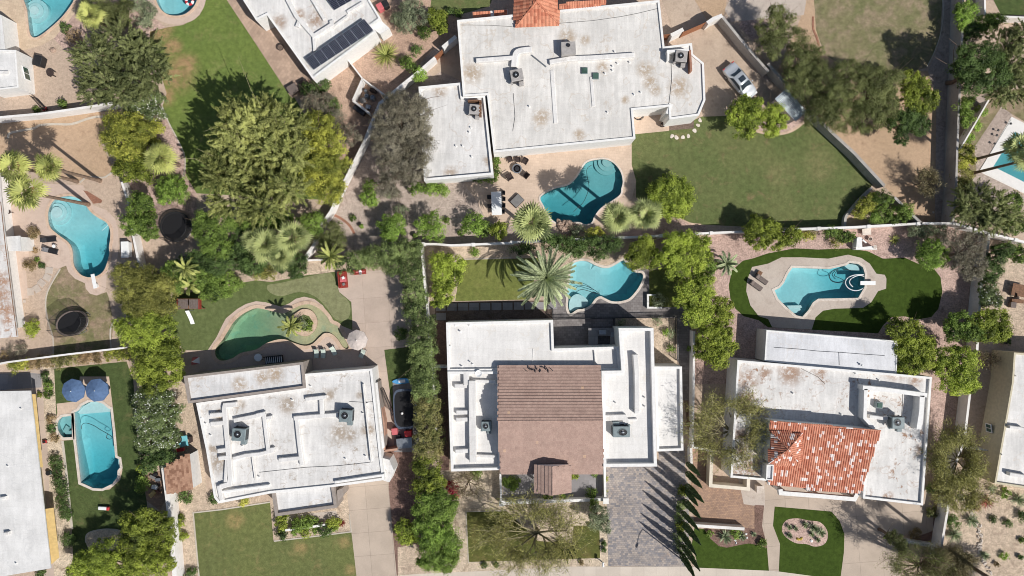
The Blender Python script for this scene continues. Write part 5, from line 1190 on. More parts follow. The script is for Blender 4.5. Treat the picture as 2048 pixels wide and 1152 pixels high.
pot('plant_pot','dark round pot on the small tan patio of the north house','pot','G',905,748,.3,.6)
pot('plant_pot','dark ring-shaped pot on the blush paved terrace','pot','D',145,283,.42,.35,'wicker')
pot('plant_pot','terracotta pot beside the white wall west of the bare tree','pot','I',1058,240,.38,.5,'brickred')
pot('plant_pot','small pale pot beside the tan table on pink gravel','pot','K',615,282,.24,.4,'coping')
pot('plant_pot','dark pot among the chairs of the far right sand yard','pot','K',1425,895,.35,.5)
for i,(x,y,rr,lb) in enumerate(((662,572,.32,'left filter tank in the walled equipment corner'),(697,582,.36,'right filter tank in the walled equipment corner'),(655,540,.22,'smallest filter tank in the walled equipment corner'))):
    c = W3('D',x,y,1.0); t = thing('filter_tank',lb,'pool equipment',(c.x,c.y,.02)); MB().lathe((c.x,c.y,.02),[(rr*.9,0),(rr,.1),(rr,.75),(rr*.6,.98),(0,1.0)],16).build('tank',M['steel'],t); MB().lathe((c.x,c.y,1.0),[(.07,0),(.07,.12),(0,.12)],8).build('valve',M['black'],t)
for i,(x,y) in enumerate(((1352,228),(1366,246),(1384,262),(1398,280),(1412,294),(1430,312))):
    pot('plant_pot','black nursery pot in the row below the driveway wall, %s from the top' % ('first','second','third','fourth','fifth','last')[i],'pot','G',x,y,.26,.4,'black')
# outdoor kitchen
c = W3('H',545,866,.9); t = thing('outdoor_kitchen','U-shaped grey stone outdoor kitchen in the shaded middle terrace','kitchen',(c.x,c.y,0))
kp = [(460,818),(632,818),(632,925),(590,925),(590,862),(514,862),(514,925),(460,925)]
MB().prism(WP(Z('H',kp),.88),0,.86).build('counter', M['greypaver'], t); MB().prism(offset(ccw(WP(Z('H',kp),.92)),.03),.86,.92,bottom=True).build('worktop', M['slabgrey'], t)
c = W3('H',606,856,1.0); MB().box((c.x,c.y,.94),(.5,.6,.06),bev=.01).build('sink', M['steel'], t)
# white corner bench / fireplace on pink gravel
c = W3('K',560,310,1.2); t = thing('outdoor_fireplace','white L-shaped outdoor fireplace wall on the pink gravel','fireplace',(c.x,c.y,0))
MB().prism(WP(Z('K',[(530,270),(562,272),(566,330),(650,322),(655,345),(528,345)]),1.0),0,1.0).build('bench', M['render'], t)
MB().prism(WP(Z('K',[(534,276),(564,276),(562,330),(530,330)]),1.9),1.0,1.9).build('chimney', M['render'], t)
MB().tube([W3('K',566,285,1.9),W3('K',588,304,1.1)],.09,6).build('buttress', M['render'], t)
MB().lathe((W3('K',643,330,1.1).x,W3('K',643,330,1.1).y,1.0),[(.22,0),(.24,.12),(0,.14)],12).build('pier_cap', M['coping'], t)
# inflatable and toys
c = W3('A',1135,5,.0); t = thing('swim_ring','pink and white striped swim ring floating in the small round pool','swim ring',(c.x,c.y,-.13))
mb = MB(); n1, n2 = 24, 8
for i in range(n1):
    for j in range(n2):
        a, b = 2*math.pi*i/n1, 2*math.pi*j/n2; rr = .42+.17*math.cos(b); mb.v.append((c.x+rr*math.cos(a), c.y+rr*math.sin(a), -.08+.17*math.sin(b)))
for i in range(n1):
    for j in range(n2): mb.f.append((i*n2+j, ((i+1)%n1)*n2+j, ((i+1)%n1)*n2+(j+1)%n2, i*n2+(j+1)%n2)); mb.m.append((i//3)%2)
mb.build('ring', [M['red'], M['whitepl']], t, smooth=True); MB().box((c.x+.35,c.y-.1,.08),(.2,.1,.1),.4,bev=.03).build('valve_flap', M['whitepl'], t)
def slide(label, r, a, b, mat, z=1.3, w=.5, name='slide'):
    A, B_ = W3(r,*a,z), W3(r,*b,.15); t = thing(name,label,'slide',(A.x,A.y,.02)); d = (B_-A); d.z = 0; d.normalize(); s = Vector((-d.y,d.x,0)); mb = MB(); k = 8; vs = []
    for i in range(k+1):
        u = i/k; p = A.lerp(B_,u); p.z = .15+(z-.15)*(1-u)**1.3
        for q, zz in ((-w/2,.16),(-w/2+.06,0),(w/2-.06,0),(w/2,.16)): vs.append(p+s*q+Vector((0,0,zz)))
    mb.add(vs,[(i*4+j,i*4+j+1,i*4+j+5,i*4+j+4) for i in range(k) for j in range(3)]).build('chute', M[mat], t)
    for s_ in (-1,1): MB().tube([A+s*s_*.22,(A.x+s.x*s_*.22,A.y+s.y*s_*.22,0)],.03,6).build('support', M['steel'], t)
slide('white and blue slide running down from the wooden playhouse','B',(1125,712),(1160,792),'whitepl')
slide('pale blue slide on the left side of the wooden playhouse','B',(1060,692),(1008,700),'aqua')
c = W3('B',1130,672,1.8); t = thing('playhouse','brown wooden playhouse tower with twin roofs on the green lawn','playhouse',(c.x,c.y,0))
for i,(x,w_) in enumerate(((1098,60),(1165,62))):
    for j in range(6): q = W3('B',x-w_/2+w_*(j+.5)/6,672,1.9+.0*j); MB().box((q.x,q.y,1.9+(.04 if j%2 else 0)),(.2,1.15,.04)).build('roof_board', M['greydeck'], t)
MB().box((c.x,c.y,1.2),(2.6,1.3,.08)).build('platform', M['wood'], t)
for sx in (-1,1):
    MB().box((c.x+sx*1.32,c.y,1.6),(.08,1.3,.75),bev=.01).build('side_panel', M['redwood'], t)
    for sy in (-1,1): MB().box((c.x+sx*1.25,c.y+sy*.6,.95),(.1,.1,1.9)).build('post', M['wood'], t)
MB().box((c.x,c.y+.62,1.6),(2.6,.06,.7)).build('rail', M['wood'], t)
def kayak(label, r, x, y, mat, L=2.4, w=.6, rz=0):
    c = W3(r,x,y,.3); t = thing('paddle_board',label,'paddle board',(c.x,c.y,.02)); mb = MB(); vs=[]; k=12
    B = Matrix.Translation((c.x,c.y,.05)) @ Matrix.Rotation(R(rz),4,'Z')
    for i in range(k+1):
        u = i/k*2-1; ww = w/2*math.sqrt(max(0,1-u*u*.97))
        for yy, zz in ((-ww,.1),(-ww*.8,.0),(ww*.8,0),(ww,.1),(ww*.8,.2),(-ww*.8,.2)): vs.append(B@Vector((u*L/2,yy,zz)))
    mb.add(vs,[(i*6+j,i*6+(j+1)%6,i*6+6+(j+1)%6,i*6+6+j) for i in range(k) for j in range(6)]+[tuple(range(5,-1,-1)),tuple(range(k*6,k*6+6))]).build('board',M[mat],t,smooth=False)
    MB().box((0,0,.2),(L*.35,w*.5,.03),bev=.01,M=B).build('deck_pad',M['whitepl'],t)
kayak('blue paddle board lying on the turf beside the tall hedge','E',875,1135,'blue',2.4,.75,4)
# red things, mower
c = W3('C',620,748,.5); t = thing('garden_cart','white garden cart with a red end standing on the poolside lawn','cart',(c.x,c.y,.02)); B = Matrix.Translation((c.x,c.y,.02)) @ Matrix.Rotation(R(-3),4,'Z')
MB().box((-.15,0,.35),(1.1,.42,.22),bev=.05,M=B).build('tray',M['whitepl'],t); MB().box((.5,0,.35),(.35,.45,.28),bev=.06,M=B).build('hopper',M['red'],t)
for x in (-.5,.45):
    for s in (-1,1): q = B@Vector((x,s*.24,.15)); MB().tube([q-Vector((0,.03,0)),q+Vector((0,.03,0))],.15,12).build('wheel',M['black'],t)
MB().tube([B@Vector((-.7,.15,.4)),B@Vector((-1.15,.1,.9)),B@Vector((-1.15,-.1,.9)),B@Vector((-.7,-.15,.4))],.015,5).build('handle',M['darkmetal'],t)
for r,x,y,lb in (('C',265,348,'small red hand cart beside the left house path'),('A',265,652,'small red toy truck beside the white wall')):
    c = W3(r,x,y,.35); t = thing('toy_wagon',lb,'wagon',(c.x,c.y,.02)); MB().box((c.x,c.y,.28),(.5,.35,.2),.2,bev=.04).build('tub',M['red'],t); MB().box((c.x,c.y,.385),(.4,.25,.02),.2).build('floor_mat',M['black'],t)
    for sx in (-1,1):
        for sy in (-1,1): MB().tube([(c.x+sx*.17,c.y+sy*.17,.1),(c.x+sx*.17,c.y+sy*.21,.1)],.09,10).build('wheel',M['black'],t)
c = W3('C',288,535,.4); t = thing('hose_reel','dark hose reel beside the path of the lower left house','hose reel',(c.x,c.y,.02)); MB().lathe((c.x,c.y,.02),[(.3,0),(.3,.06),(.12,.08),(.12,.35),(.3,.37),(.3,.42),(0,.42)],16).build('drum',M['darkmetal'],t); MB().lathe((c.x,c.y,.12),[(.26,0),(.28,.1),(.26,.24),(.1,.24)],16).build('hose',M['acgrey'],t)
c = W3('G',762,690,.1); t = thing('garden_hose','coiled dark garden hose on the small tan patio of the north house','hose',(c.x,c.y,.02))
pts=[]; 
for i in range(70): a=i*.36; rr=.55+.1*math.sin(i*.7)+.003*i; pts.append((c.x+rr*math.cos(a),c.y+.75*rr*math.sin(a),.04+.0006*i))
MB().tube(pts,.018,5).build('coil',M['black'],t); MB().tube([pts[-1],(pts[-1][0]+.2,pts[-1][1]+.15,.08)],.03,6).build('nozzle',M['steel'],t)
# table with tubs by the flowering tree
t = tbl('pale turquoise work table loaded with tubs beside the flowering oleander','C',1085,345,1.7,1.3,.8,8,'aqua')
pot('tub','large dark tub standing on the turquoise work table','tub','C',1085,325,.5,.4,'darkmetal',z=.82)
boxy('tool_box','red box at the lower edge of the turquoise work table','box','C',1080,396,.95,.4,.35,8,'red',z=.82)
boxy('tool_box','dark box at the right of the turquoise work table','box','C',1138,335,.3,.8,.6,3,'wicker',z=.02)
RR = random.Random(3)
for i,(x,y,dx,dy,m_,lb) in enumerate(((915,560,.8,.35,'greyfab','grey flat sack, topmost in the clutter left of the shed'),(945,575,.6,.4,'steel','steel tray in the clutter left of the shed'),(925,620,.7,.5,'whitepl','white board in the clutter left of the shed'),(950,600,.3,.7,'wicker','dark plank in the clutter left of the shed'),(930,545,.5,.3,'black','black crate in the clutter left of the shed'),(912,660,.5,.9,'ochrefab','yellowish board on edge below the shed clutter'),(945,650,.6,.4,'brickred','brick coloured crate low in the shed clutter'))):
    boxy('garden_crate',lb,'crate','C',x,y,dx,dy,.3+.1*(i%3),RR.uniform(-50,50),m_)
for i,(x,y,dx,dy,m_,lb) in enumerate(((640,600,.7,.6,'greyfab','grey box inside the walled equipment corner, left'),(672,640,.6,.5,'steel','steel box inside the walled equipment corner, bottom'),(700,540,.8,.4,'wicker','brown box inside the walled equipment corner, top'))):
    boxy('utility_box',lb,'utility box','D',x,y,dx,dy,.5+.15*i,RR.uniform(-30,30),m_)
M['slatepad'] = plain('dark_slate_padding', c255(74,84,100), .8)
# trampolines
M['net'] = net_mat('trampoline_net', (.03,.03,.03), .38); M['mat'] = net_mat('trampoline_mat', (.012,.012,.014), .96)
def trampoline(label, r, x, y, ra, rb, rot, h=2.5, z=.85, rim='black', net=True, rect=False):
    c = W3(r,x,y,z); t = thing('trampoline',label,'trampoline',(c.x,c.y,.02)); ca, sa = math.cos(R(rot)), math.sin(R(rot)); n = 32
    def pt(k, a, zz):
        e = .5 if rect else 1.0
        X = ra*k*math.copysign(abs(math.cos(a))**e, math.cos(a)); Y = rb*k*math.copysign(abs(math.sin(a))**e, math.sin(a)); return (c.x+X*ca-Y*sa, c.y+X*sa+Y*ca, zz)
    A = [2*math.pi*i/n for i in range(n)]
    MB().add([pt(.9,a,z) for a in A],[tuple(range(n))]).build('jumping_mat',M['mat'],t)
    MB().add([pt(.9,a,z+.02) for a in A]+[pt(1.02,a,z+.02) for a in A],[(i,n+i,n+(i+1)%n,(i+1)%n) for i in range(n)]).build('padding',M[rim],t)
    MB().tube([pt(1.0,a,z-.03) for a in A+[0]],.035,6).build('frame',M['steel'],t)
    for i in range(0,n,8): MB().tube([pt(1.0,A[i],z-.03),pt(1.0,A[i]+.15,.02),pt(1.0,A[i]+.45,.02),pt(1.0,A[i]+.6,z-.03)],.03,6).build('leg',M['steel'],t)
    if net:
        mb = MB(); mb.add([pt(1.0,a,z) for a in A]+[pt(1.04,a,h-.12*abs(math.sin(a*4))) for a in A],[(i,(i+1)%n,n+(i+1)%n,n+i) for i in range(n)]); mb.build('net',M['net'],t)
        MB().tube([pt(1.04,a,h-.12*abs(math.sin(a*4))) for a in A+[0]],.018,4).build('top_hoop',M['black'],t)
        for i in range(0,n,4): MB().tube([pt(1.03,A[i],.3),pt(1.06,A[i],h+.05)],.03,6).build('net_pole',M['black'],t)
trampoline('netted black trampoline beside the leafy tree east of the kidney pool','B',1055,208,1.95,1.85,0)
trampoline('netted oval trampoline with pale rim on the patchy dry grass','B',432,787,2.05,1.5,22,rim='greydeck')
trampoline('long rounded black trampoline with slate-blue padding beside the tall hedge','F',893,150,1.4,2.45,3,z=.8,rim='slatepad',net=False,rect=True)
c = W3('F',876,176,1.0); t = thing('ball','small white ball resting on the long black trampoline','ball',(c.x,c.y,.84)); MB().lathe((c.x,c.y,.84),[(.02,0),(.12,.04),(.16,.15),(.12,.26),(0,.3)],14).build('ball',M['whitepl'],t,smooth=True); MB().lathe((c.x,c.y,.95),[(.155,0),(.165,.04),(.155,.08)],14).build('seam',M['beigefab'],t)
# street lamp and front posts
c = W3('I',1030,1062,0); t = thing('street_lamp','tall thin street lamp at the bottom of the cypress row','street lamp',(c.x,c.y,0)); hh = 7.0
MB().tube([(c.x,c.y,0),(c.x,c.y,hh)],[.09,.055],8).build('pole',M['darkmetal'],t); MB().tube([(c.x,c.y,hh),(c.x-.25,c.y-.8,hh+.25),(c.x-.6,c.y-1.9,hh+.15)],[.05,.04,.035],8).build('arm',M['darkmetal'],t)
MB().box((c.x-.65,c.y-2.1,hh+.1),(.25,.6,.14),R(-18),bev=.04).build('lamp_head',M['darkmetal'],t); MB().lathe((c.x,c.y,0),[(.2,0),(.2,.25),(.1,.4),(0,.4)],10).build('base',M['steel'],t)
c = W3('I',548,1090,1.2); t = thing('mailbox','white mailbox post beside the cobbled drive entrance','mailbox',(c.x,c.y,0)); MB().box((c.x,c.y,.5),(.1,.1,1.0)).build('post',M['whitepl'],t); MB().box((c.x,c.y+.1,1.1),(.25,.6,.28),bev=.06).build('box',M['whitepl'],t); MB().box((c.x+.14,c.y+.1,1.2),(.02,.08,.14)).build('flag',M['red'],t)
# stones
def rock(label, r, x, y, s, mat='stone', seed=0, flatn=.6, name='boulder', cat='rock', group=None):
    rg = random.Random(seed*77+int(x)); c = W3(r,x,y,s*.3); mb = MB(); n1, n2 = 9, 6; ph = [rg.uniform(0,6) for _ in range(6)]
    def bump(a, b): return 1+.16*math.sin(2*a+ph[0])+.12*math.sin(3*a+ph[1]+2*b)+.1*math.sin(4*b+ph[2])
    el = rg.uniform(.65,1); ro = rg.uniform(0,3.1)
    for j in range(n2+1):
        b = math.pi*j/n2-math.pi/2
        for i in range(n1):
            a = 2*math.pi*i/n1; k = bump(a,b); X, Y = s*.5*k*math.cos(b)*math.cos(a), s*.5*el*k*math.cos(b)*math.sin(a)
            mb.v.append((c.x+X*math.cos(ro)-Y*math.sin(ro), c.y+X*math.sin(ro)+Y*math.cos(ro), .02+s*.2*flatn+s*.5*flatn*math.sin(b)*k))
    for j in range(n2):
        for i in range(n1): mb.f.append((j*n1+i,j*n1+(i+1)%n1,(j+1)*n1+(i+1)%n1,(j+1)*n1+i)); mb.m.append(0)
    o = mb.build(name, M[mat], None); return props(o,label,cat,group)
for i,(x,y,s) in enumerate(((290,190,1.0),(315,180,.9),(340,188,1.2),(365,195,.9),(300,215,1.1),(325,210,.8),(352,215,1.1),(385,205,.8),(310,240,1.0),(340,240,.9),(372,228,.8),(280,172,.6))):
    rock('tan boulder in the heap forming the waterfall of the teal kidney pool','H',x,y,s,seed=i,group='waterfall boulders by the teal pool')
rock('round tan boulder on the earth beside the top left pool deck','A',312,298,.75,seed=2)
for i,(x,y,rx) in enumerate(((1130,720,.5),(1118,750,.45),(1097,782,.5),(1060,815,.5),(1027,822,.5),(988,823,.5),(962,815,.5))):
    rock('round stepping stone on the north lawn, %s along the curve' % ('first','second','third','fourth','fifth','sixth','last')[i],'G',x,y,rx*1.1,'coping',i,.12,'stepping_stone','stepping stone','round stepping stones on the north lawn')
for i in range(46):
    u = i/45; x = 1180+175*u+28*math.sin(u*6); y = 720+ 420*u; rg = random.Random(i); 
    rock('small pinkish river stone in the dry stream of the bottom right yard','L',x+rg.uniform(-14,14),y+rg.uniform(-8,8),rg.uniform(.28,.5),'coping',i,.6,'river_stone','stone','river stones of the dry stream')
rock('left yellow stone in the oval agave bed','L',182,932,.5,'yellow',1); rock('right yellow stone in the oval agave bed','L',200,930,.42,'yellow',2); rock('white stone in the oval agave bed','L',262,942,.4,'whitepl',3)
rock('pale grey stone beside the green bush wall in the dirt lot','K',993,122,.3,'coping',4)
for i,(x,y) in enumerate(((1340,938),(1345,955),(1405,900),(1410,922))): rock('small pale stone among the shrubs of the turf front bed','I',x,y,.3,'whitepl',i,group='small pale stones in the turf front bed')
# black dumbbell-like garden lights on the far right pool edge
for x,y,lb in ((1455,742,'uppermost black garden light on the white pool surround'),(1380,782,'second black garden light by the white pool surround'),(1372,812,'third black garden light by the white pool surround'),(1358,862,'lowest black garden light by the white pool surround')):
    c = W3('J',x,y,.4); t = thing('garden_light',lb,'lamp',(c.x,c.y,.02)); MB().tube([(c.x,c.y,.02),(c.x,c.y,.4)],.03,6).build('stake',M['black'],t); MB().lathe((c.x,c.y,.35),[(.04,0),(.15,.08),(.15,.12),(0,.16)],12).build('lamp_head',M['black'],t)
# far right dining set
tbl('brown wooden patio table at the far right sand yard','K',1510,590,1.9,1.5,.75,-12,'wood')
boxy('garden_bench','brown wooden bench beside the far right patio table','bench','K',1500,655,1.5,.5,.45,-5,'wood'); boxy('side_cabinet','grey slatted side cabinet at the far right sand yard','cabinet','K',1475,678,.7,.7,.6,-5,'greydeck')
# ------------------------------------------------------------------ parked car
def car(label, r, x, y, ang, L=4.75, Wd=1.84):
    c = W3(r,x,y,.9); t = thing('parked_car',label,'car',(0,0,0)); hw = Wd/2
    # stations: x, half width at belt, z bottom, z belt, roof z, half width at roof
    S = [(-L/2,.70,.38,.62,.62,.66),(-L/2+.08,.80,.25,.84,.86,.74),(-L/2+.45,.88,.2,.92,.98,.78),(-L/2+1.0,.91,.2,.93,1.0,.80),(-.75,.92,.2,.94,1.43,.66),(-.1,.92,.2,.94,1.48,.66),(.45,.92,.2,.93,1.44,.64),(1.2,.92,.2,.9,.98,.74),(1.75,.9,.2,.84,.9,.70),(L/2-.25,.82,.22,.7,.74,.6),(L/2,.6,.35,.55,.56,.5)]
    def sec(s):
        X,w,z0,zb,zr,wr = s
        return [(X,-w*.85,z0),(X,-w,z0+.12),(X,-w,(z0+zb)/2+.1),(X,-w*.97,zb),(X,-wr,zr-.05 if zr>zb+.2 else zr-.01),(X,-wr*.5,zr),(X,0,zr+.015),(X,wr*.5,zr),(X,wr,zr-.05 if zr>zb+.2 else zr-.01),(X,w*.97,zb),(X,w,(z0+zb)/2+.1),(X,w,z0+.12),(X,w*.85,z0)]
    mb = MB(); n = 13
    for s in S: mb.v += sec(s)
    glassf = set()
    for i in range(len(S)-1):
        for j in range(n-1):
            mb.f.append((i*n+j,(i+1)*n+j,(i+1)*n+j+1,i*n+j+1)); mb.m.append(0)
        mb.f.append((i*n+n-1,(i+1)*n+n-1,(i+1)*n,i*n)); mb.m.append(0)
    mb.f += [tuple(range(n-1,-1,-1)), tuple(range((len(S)-1)*n,len(S)*n))]; mb.m += [0,0]
    body = mb.build('body', M['carpaint'], t, smooth=True)
    md = body.modifiers.new('sub','SUBSURF'); md.levels = 1; md.render_levels = 2
    G = M['glass']
    def pane(name, q, lift=.03): 
        n_ = (Vector(q[1])-Vector(q[0])).cross(Vector(q[2])-Vector(q[0])).normalized(); n_ = n_ if n_.z > 0 else -n_
        m_ = MB().add([Vector(p)+n_*lift for p in q],[(0,1,2,3)]); return m_.build(name, G, t)
    pane('windscreen', [(.52,-.56,1.415),(.52,.56,1.415),(1.16,.68,1.0),(1.16,-.68,1.0)], .02)
    pane('rear_window', [(-1.3,-.66,1.04),(-1.3,.66,1.04),(-.80,.56,1.40),(-.80,-.56,1.40)], .03)
    pane('sunroof', [(-.35,-.38,1.475),(-.35,.38,1.475),(.25,.38,1.465),(.25,-.38,1.465)], .03)
    for s in (-1,1):
        m_ = MB().add([(-1.05,s*.86,1.0),(1.0,s*.86,.99),(.42,s*.70,1.33),(-.72,s*.71,1.35)],[(0,1,2,3)]); m_.build('side_window', G, t)
        MB().box((.85,s*1.0,.98),(.16,.2,.13),bev=.04).build('mirror', M['carpaint'], t)
        MB().box((L/2-.18,s*.62,.62),(.28,.3,.12),bev=.04).build('headlight', M['whitepl'], t); MB().box((-L/2+.1,s*.66,.78),(.14,.3,.13),bev=.03).build('tail_light', M['red'], t)
        for X in (-1.4,1.42):
            w = MB().tube([(X,s*.74,.33),(X,s*.93,.33)],.33,20).build('wheel', M['black'], t); MB().tube([(X,s*.92,.33),(X,s*.945,.33)],.2,14).build('rim', M['steel'], w)
    MB().box((L/2-.02,0,.42),(.1,1.3,.16),bev=.03).build('front_grille', M['black'], t)
    t.location = (c.x,c.y,.01); t.rotation_euler = (0,0,R(ang)); t.scale = (1.05,1.06,1.05)
car('silver saloon car with sunroof parked on the drive below the driveway wall','G',1372,484,-51)
# ------------------------------------------------------------------ vegetation
SPC = dict(
 citrus=dict(m=leaf_mat('citrus_leaves', c255(72,86,24), c255(142,150,48), c255(118,130,40)), L=.20,w=.55,cr=.42,d=150,bark='bark'),
 lime=dict(m=leaf_mat('lime_green_leaves', c255(86,106,24), c255(158,168,56), c255(132,146,50)), L=.19,w=.55,cr=.40,d=150,bark='bark'),
 green=dict(m=leaf_mat('green_leaves', c255(58,82,28), c255(118,138,56), c255(96,116,46)), L=.20,w=.5,cr=.42,d=150,bark='bark'),
 bright=dict(m=leaf_mat('bright_green_leaves', c255(76,104,36), c255(140,164,66), c255(116,140,52)), L=.17,w=.5,cr=.36,d=170,bark='bark'),
 dark=dict(m=leaf_mat('dark_green_leaves', c255(46,66,34), c255(92,112,56), c255(70,90,44)), L=.19,w=.5,cr=.38,d=150,bark='bark'),
 olive=dict(m=leaf_mat('olive_leaves', c255(74,80,42), c255(122,126,76), c255(98,104,58)), L=.15,w=.4,cr=.42,d=190,bark='bark'),
 yolive=dict(m=leaf_mat('yellow_olive_leaves', c255(92,96,40), c255(152,148,74), c255(126,124,56)), L=.17,w=.45,cr=.42,d=160,bark='bark'),
 mesq=dict(m=leaf_mat('mesquite_leaves', c255(74,84,48), c255(134,138,88), c255(106,112,64)), L=.30,w=.16,cr=.33,d=330,bark='bark',streak=1),
 mesqy=dict(m=leaf_mat('golden_mesquite_leaves', c255(88,96,42), c255(162,162,96), c255(130,136,70)), L=.32,w=.18,cr=.36,d=300,bark='palebark',streak=1),
 grey=dict(m=leaf_mat('grey_olive_leaves', c255(84,78,66), c255(130,122,106), c255(104,98,78), .2), L=.15,w=.35,cr=.34,d=210,bark='bark'),
 greygreen=dict(m=leaf_mat('grey_green_leaves', c255(84,92,72), c255(140,146,118), c255(110,116,88)), L=.17,w=.35,cr=.36,d=190,bark='bark'),
 olean=dict(m=leaf_mat('oleander_leaves', c255(62,78,44), c255(118,130,82), c255(92,106,62)), L=.24,w=.3,cr=.36,d=170,bark='bark'),
 hedge=dict(m=leaf_mat('hedge_leaves', c255(66,84,42), c255(132,144,86), c255(100,116,62)), L=.18,w=.45,cr=.36,d=170,bark='bark'),
 redtip=dict(m=leaf_mat('red_tipped_leaves', c255(86,96,46), c255(142,132,84), c255(110,120,60)), L=.18,w=.45,cr=.36,d=160,bark='bark'),
 brown=dict(m=leaf_mat('brownish_leaves', c255(112,96,62), c255(160,134,104), c255(130,116,74)), L=.16,w=.45,cr=.34,d=160,bark='bark'),
 ruddy=dict(m=leaf_mat('magenta_leaves', c255(128,30,50), c255(184,60,84), c255(150,40,60)), L=.17,w=.6,cr=.3,d=150,bark='bark'),
 yellow=dict(m=leaf_mat('yellow_green_leaves', c255(92,104,36), c255(172,168,64), c255(138,142,50)), L=.18,w=.5,cr=.38,d=150,bark='bark'),
)
M['blossom'] = plain('white_blossom', c255(236,236,226), .7)
M['frond'] = leaf_mat('fan_palm_fronds', c255(70,86,40), c255(160,164,104), c255(128,136,82), .2)
M['frondy'] = leaf_mat('yellow_fan_palm_fronds', c255(80,94,38), c255(166,166,90), c255(134,140,66), .2)
M['datefrond'] = leaf_mat('date_palm_fronds', c255(78,90,62), c255(158,164,124), c255(124,134,96), .12)
M['deadfrond'] = leaf_mat('dead_palm_fronds', c255(150,116,80), c255(186,150,110), c255(160,126,88), .2)
M['cypress'] = leaf_mat('cypress_needles', c255(42,62,34), c255(78,98,52), c255(58,78,42), .2)
M['spiky'] = leaf_mat('agave_blades', c255(96,108,84), c255(148,156,124), c255(120,130,100), .15)
SPC['cyp'] = dict(m=M['cypress'], L=.16,w=.4,cr=.28,d=200,bark='bark')

def leafcards(rg, P, Nn, L, w, T=None):
    n = len(P); Nn = Nn/np.maximum(np.linalg.norm(Nn,axis=1,keepdims=True),1e-6)
    r = rg.normal(size=(n,3)) if T is None else T + rg.normal(size=(n,3))*.28
    u = r - Nn*np.sum(r*Nn,axis=1,keepdims=True); u /= np.maximum(np.linalg.norm(u,axis=1,keepdims=True),1e-6); v = np.cross(Nn,u)
    s = (L*rg.uniform(.65,1.25,size=(n,1)))/2; a = u*s; b = v*s*w
    return np.stack([P-a, P-b*1.0, P+a, P+b], axis=1)
def crown_cards(rg, lobes, sp, q=1.0):
    out = []; rn = []
    for (cx,cy,cz,rx,ry,rz) in lobes:
        lt = rg.uniform(-.22,.22); C = np.array([cx,cy,cz]); Rv = np.array([rx,ry,rz]); rm = (rx+ry)/2
        cr = min(sp['cr']*(.75+.18*rm), rm*.5); area = 2.6*math.pi*rx*ry + 3*rz*rm
        nc = int(max(6, area/(cr*cr*(2.4 if not sp.get('streak') else 3.6)))); D = rg.normal(size=(nc,3)); D[:,2] = np.abs(D[:,2])*1.0 - .35*rg.random(nc); D /= np.linalg.norm(D,axis=1,keepdims=True)
        rad = rg.uniform(.35,1.0,size=(nc,1))**.5*rg.uniform(.8,1.2,size=(nc,1)); cc = C + D*Rv*rad; crs = cr*rg.uniform(.55,1.5,size=(nc,1)); tone = rg.random(nc)
        per = int(sp['d']*cr*cr*2.4*q); per = max(16, min(per, 240))
        d = rg.normal(size=(nc,per,3)); d /= np.linalg.norm(d,axis=2,keepdims=True); rr = rg.random((nc,per,1))**.4
        P = cc[:,None,:] + d*rr*crs[:,None,:]*np.array([1,1,.72])
        Nn = d*.55 + D[:,None,:]*.45 + np.array([0,0,.45]) + rg.normal(size=d.shape)*.45
        if sp.get('streak'):
            tuft = D[:,None,:]*np.array([1,1,.5])+np.array([0,0,.12])+rg.normal(size=(nc,1,3))*.3; al = rg.random((nc,per,1)); P = cc[:,None,:] + tuft*(al-.3)*crs[:,None,:]*2.4 + d*rr*crs[:,None,:]*.62*(1.2-al)
        P = P.reshape(-1,3); Nn = Nn.reshape(-1,3); keep = P[:,2] > .12; 
        T = None
        if sp.get('streak'):
            a = rg.normal(size=(nc,1,3))*.35; T = (D[:,None,:]*1.0 + a + np.array([0,0,.1]) + d*.4).reshape(-1,3); T = T[keep]
        P = P[keep]; Nn = Nn[keep]
        t = np.clip((np.repeat(tone,per)*.6 + rg.random(nc*per)*.4)[keep]+lt,0,1)
        out.append(leafcards(rg,P,Nn,sp['L'],sp['w'],T)); rn.append(t)
    return np.concatenate(out), np.concatenate(rn)
def limbs(rg, base, top, targets, r0=.18, twigs=2, droop=0):
    """trunk to a fork, a limb to every target, twigs off each limb: one joined mesh"""
    mb = MB(); base = np.array(base, float); top = np.array(top, float)
    mid = base*.5+top*.5+np.append(rg.normal(size=2)*.08*np.linalg.norm(top-base),0)
    mb.tube([base,mid,top],[r0*1.25,r0,r0*.85],8)
    for tg in targets:
        tg = np.array(tg,float); L = np.linalg.norm(tg-top); m1 = top*.6+tg*.4+rg.normal(size=3)*.08*L+np.array([0,0,.08*L]); m2 = top*.25+tg*.75+rg.normal(size=3)*.05*L
        mb.tube([top,m1,m2,tg],[r0*.55,r0*.38,r0*.2,r0*.06],6)
        for k in range(twigs):
            s = m1 if k%2 else m2; e = s+(tg-top)*rg.uniform(.25,.5)+rg.normal(size=3)*.22*L; mb.tube([s,(s+e)/2+rg.normal(size=3)*.04*L,e],[r0*.2,r0*.12,.01],4,caps=False)
    return mb
SEED = [100]
def lobes_of(r, lobes, zt, minz=.3):
    out = []
    for i, lb in enumerate(lobes):
        x, y, rx, ry = lb[:4]; z_ = lb[4] if len(lb) > 4 else zt
        k = (1-z_*.8/CAMH)/PPM/3; wx, wy = rx*k, ry*k; rz = min(max(wx,wy)*.78, z_*.48); cz = z_-rz
        c = W(zp(r,x,y), cz+rz*.4); out.append((c[0],c[1],cz,wx*.98,wy*.98,rz))
    return out
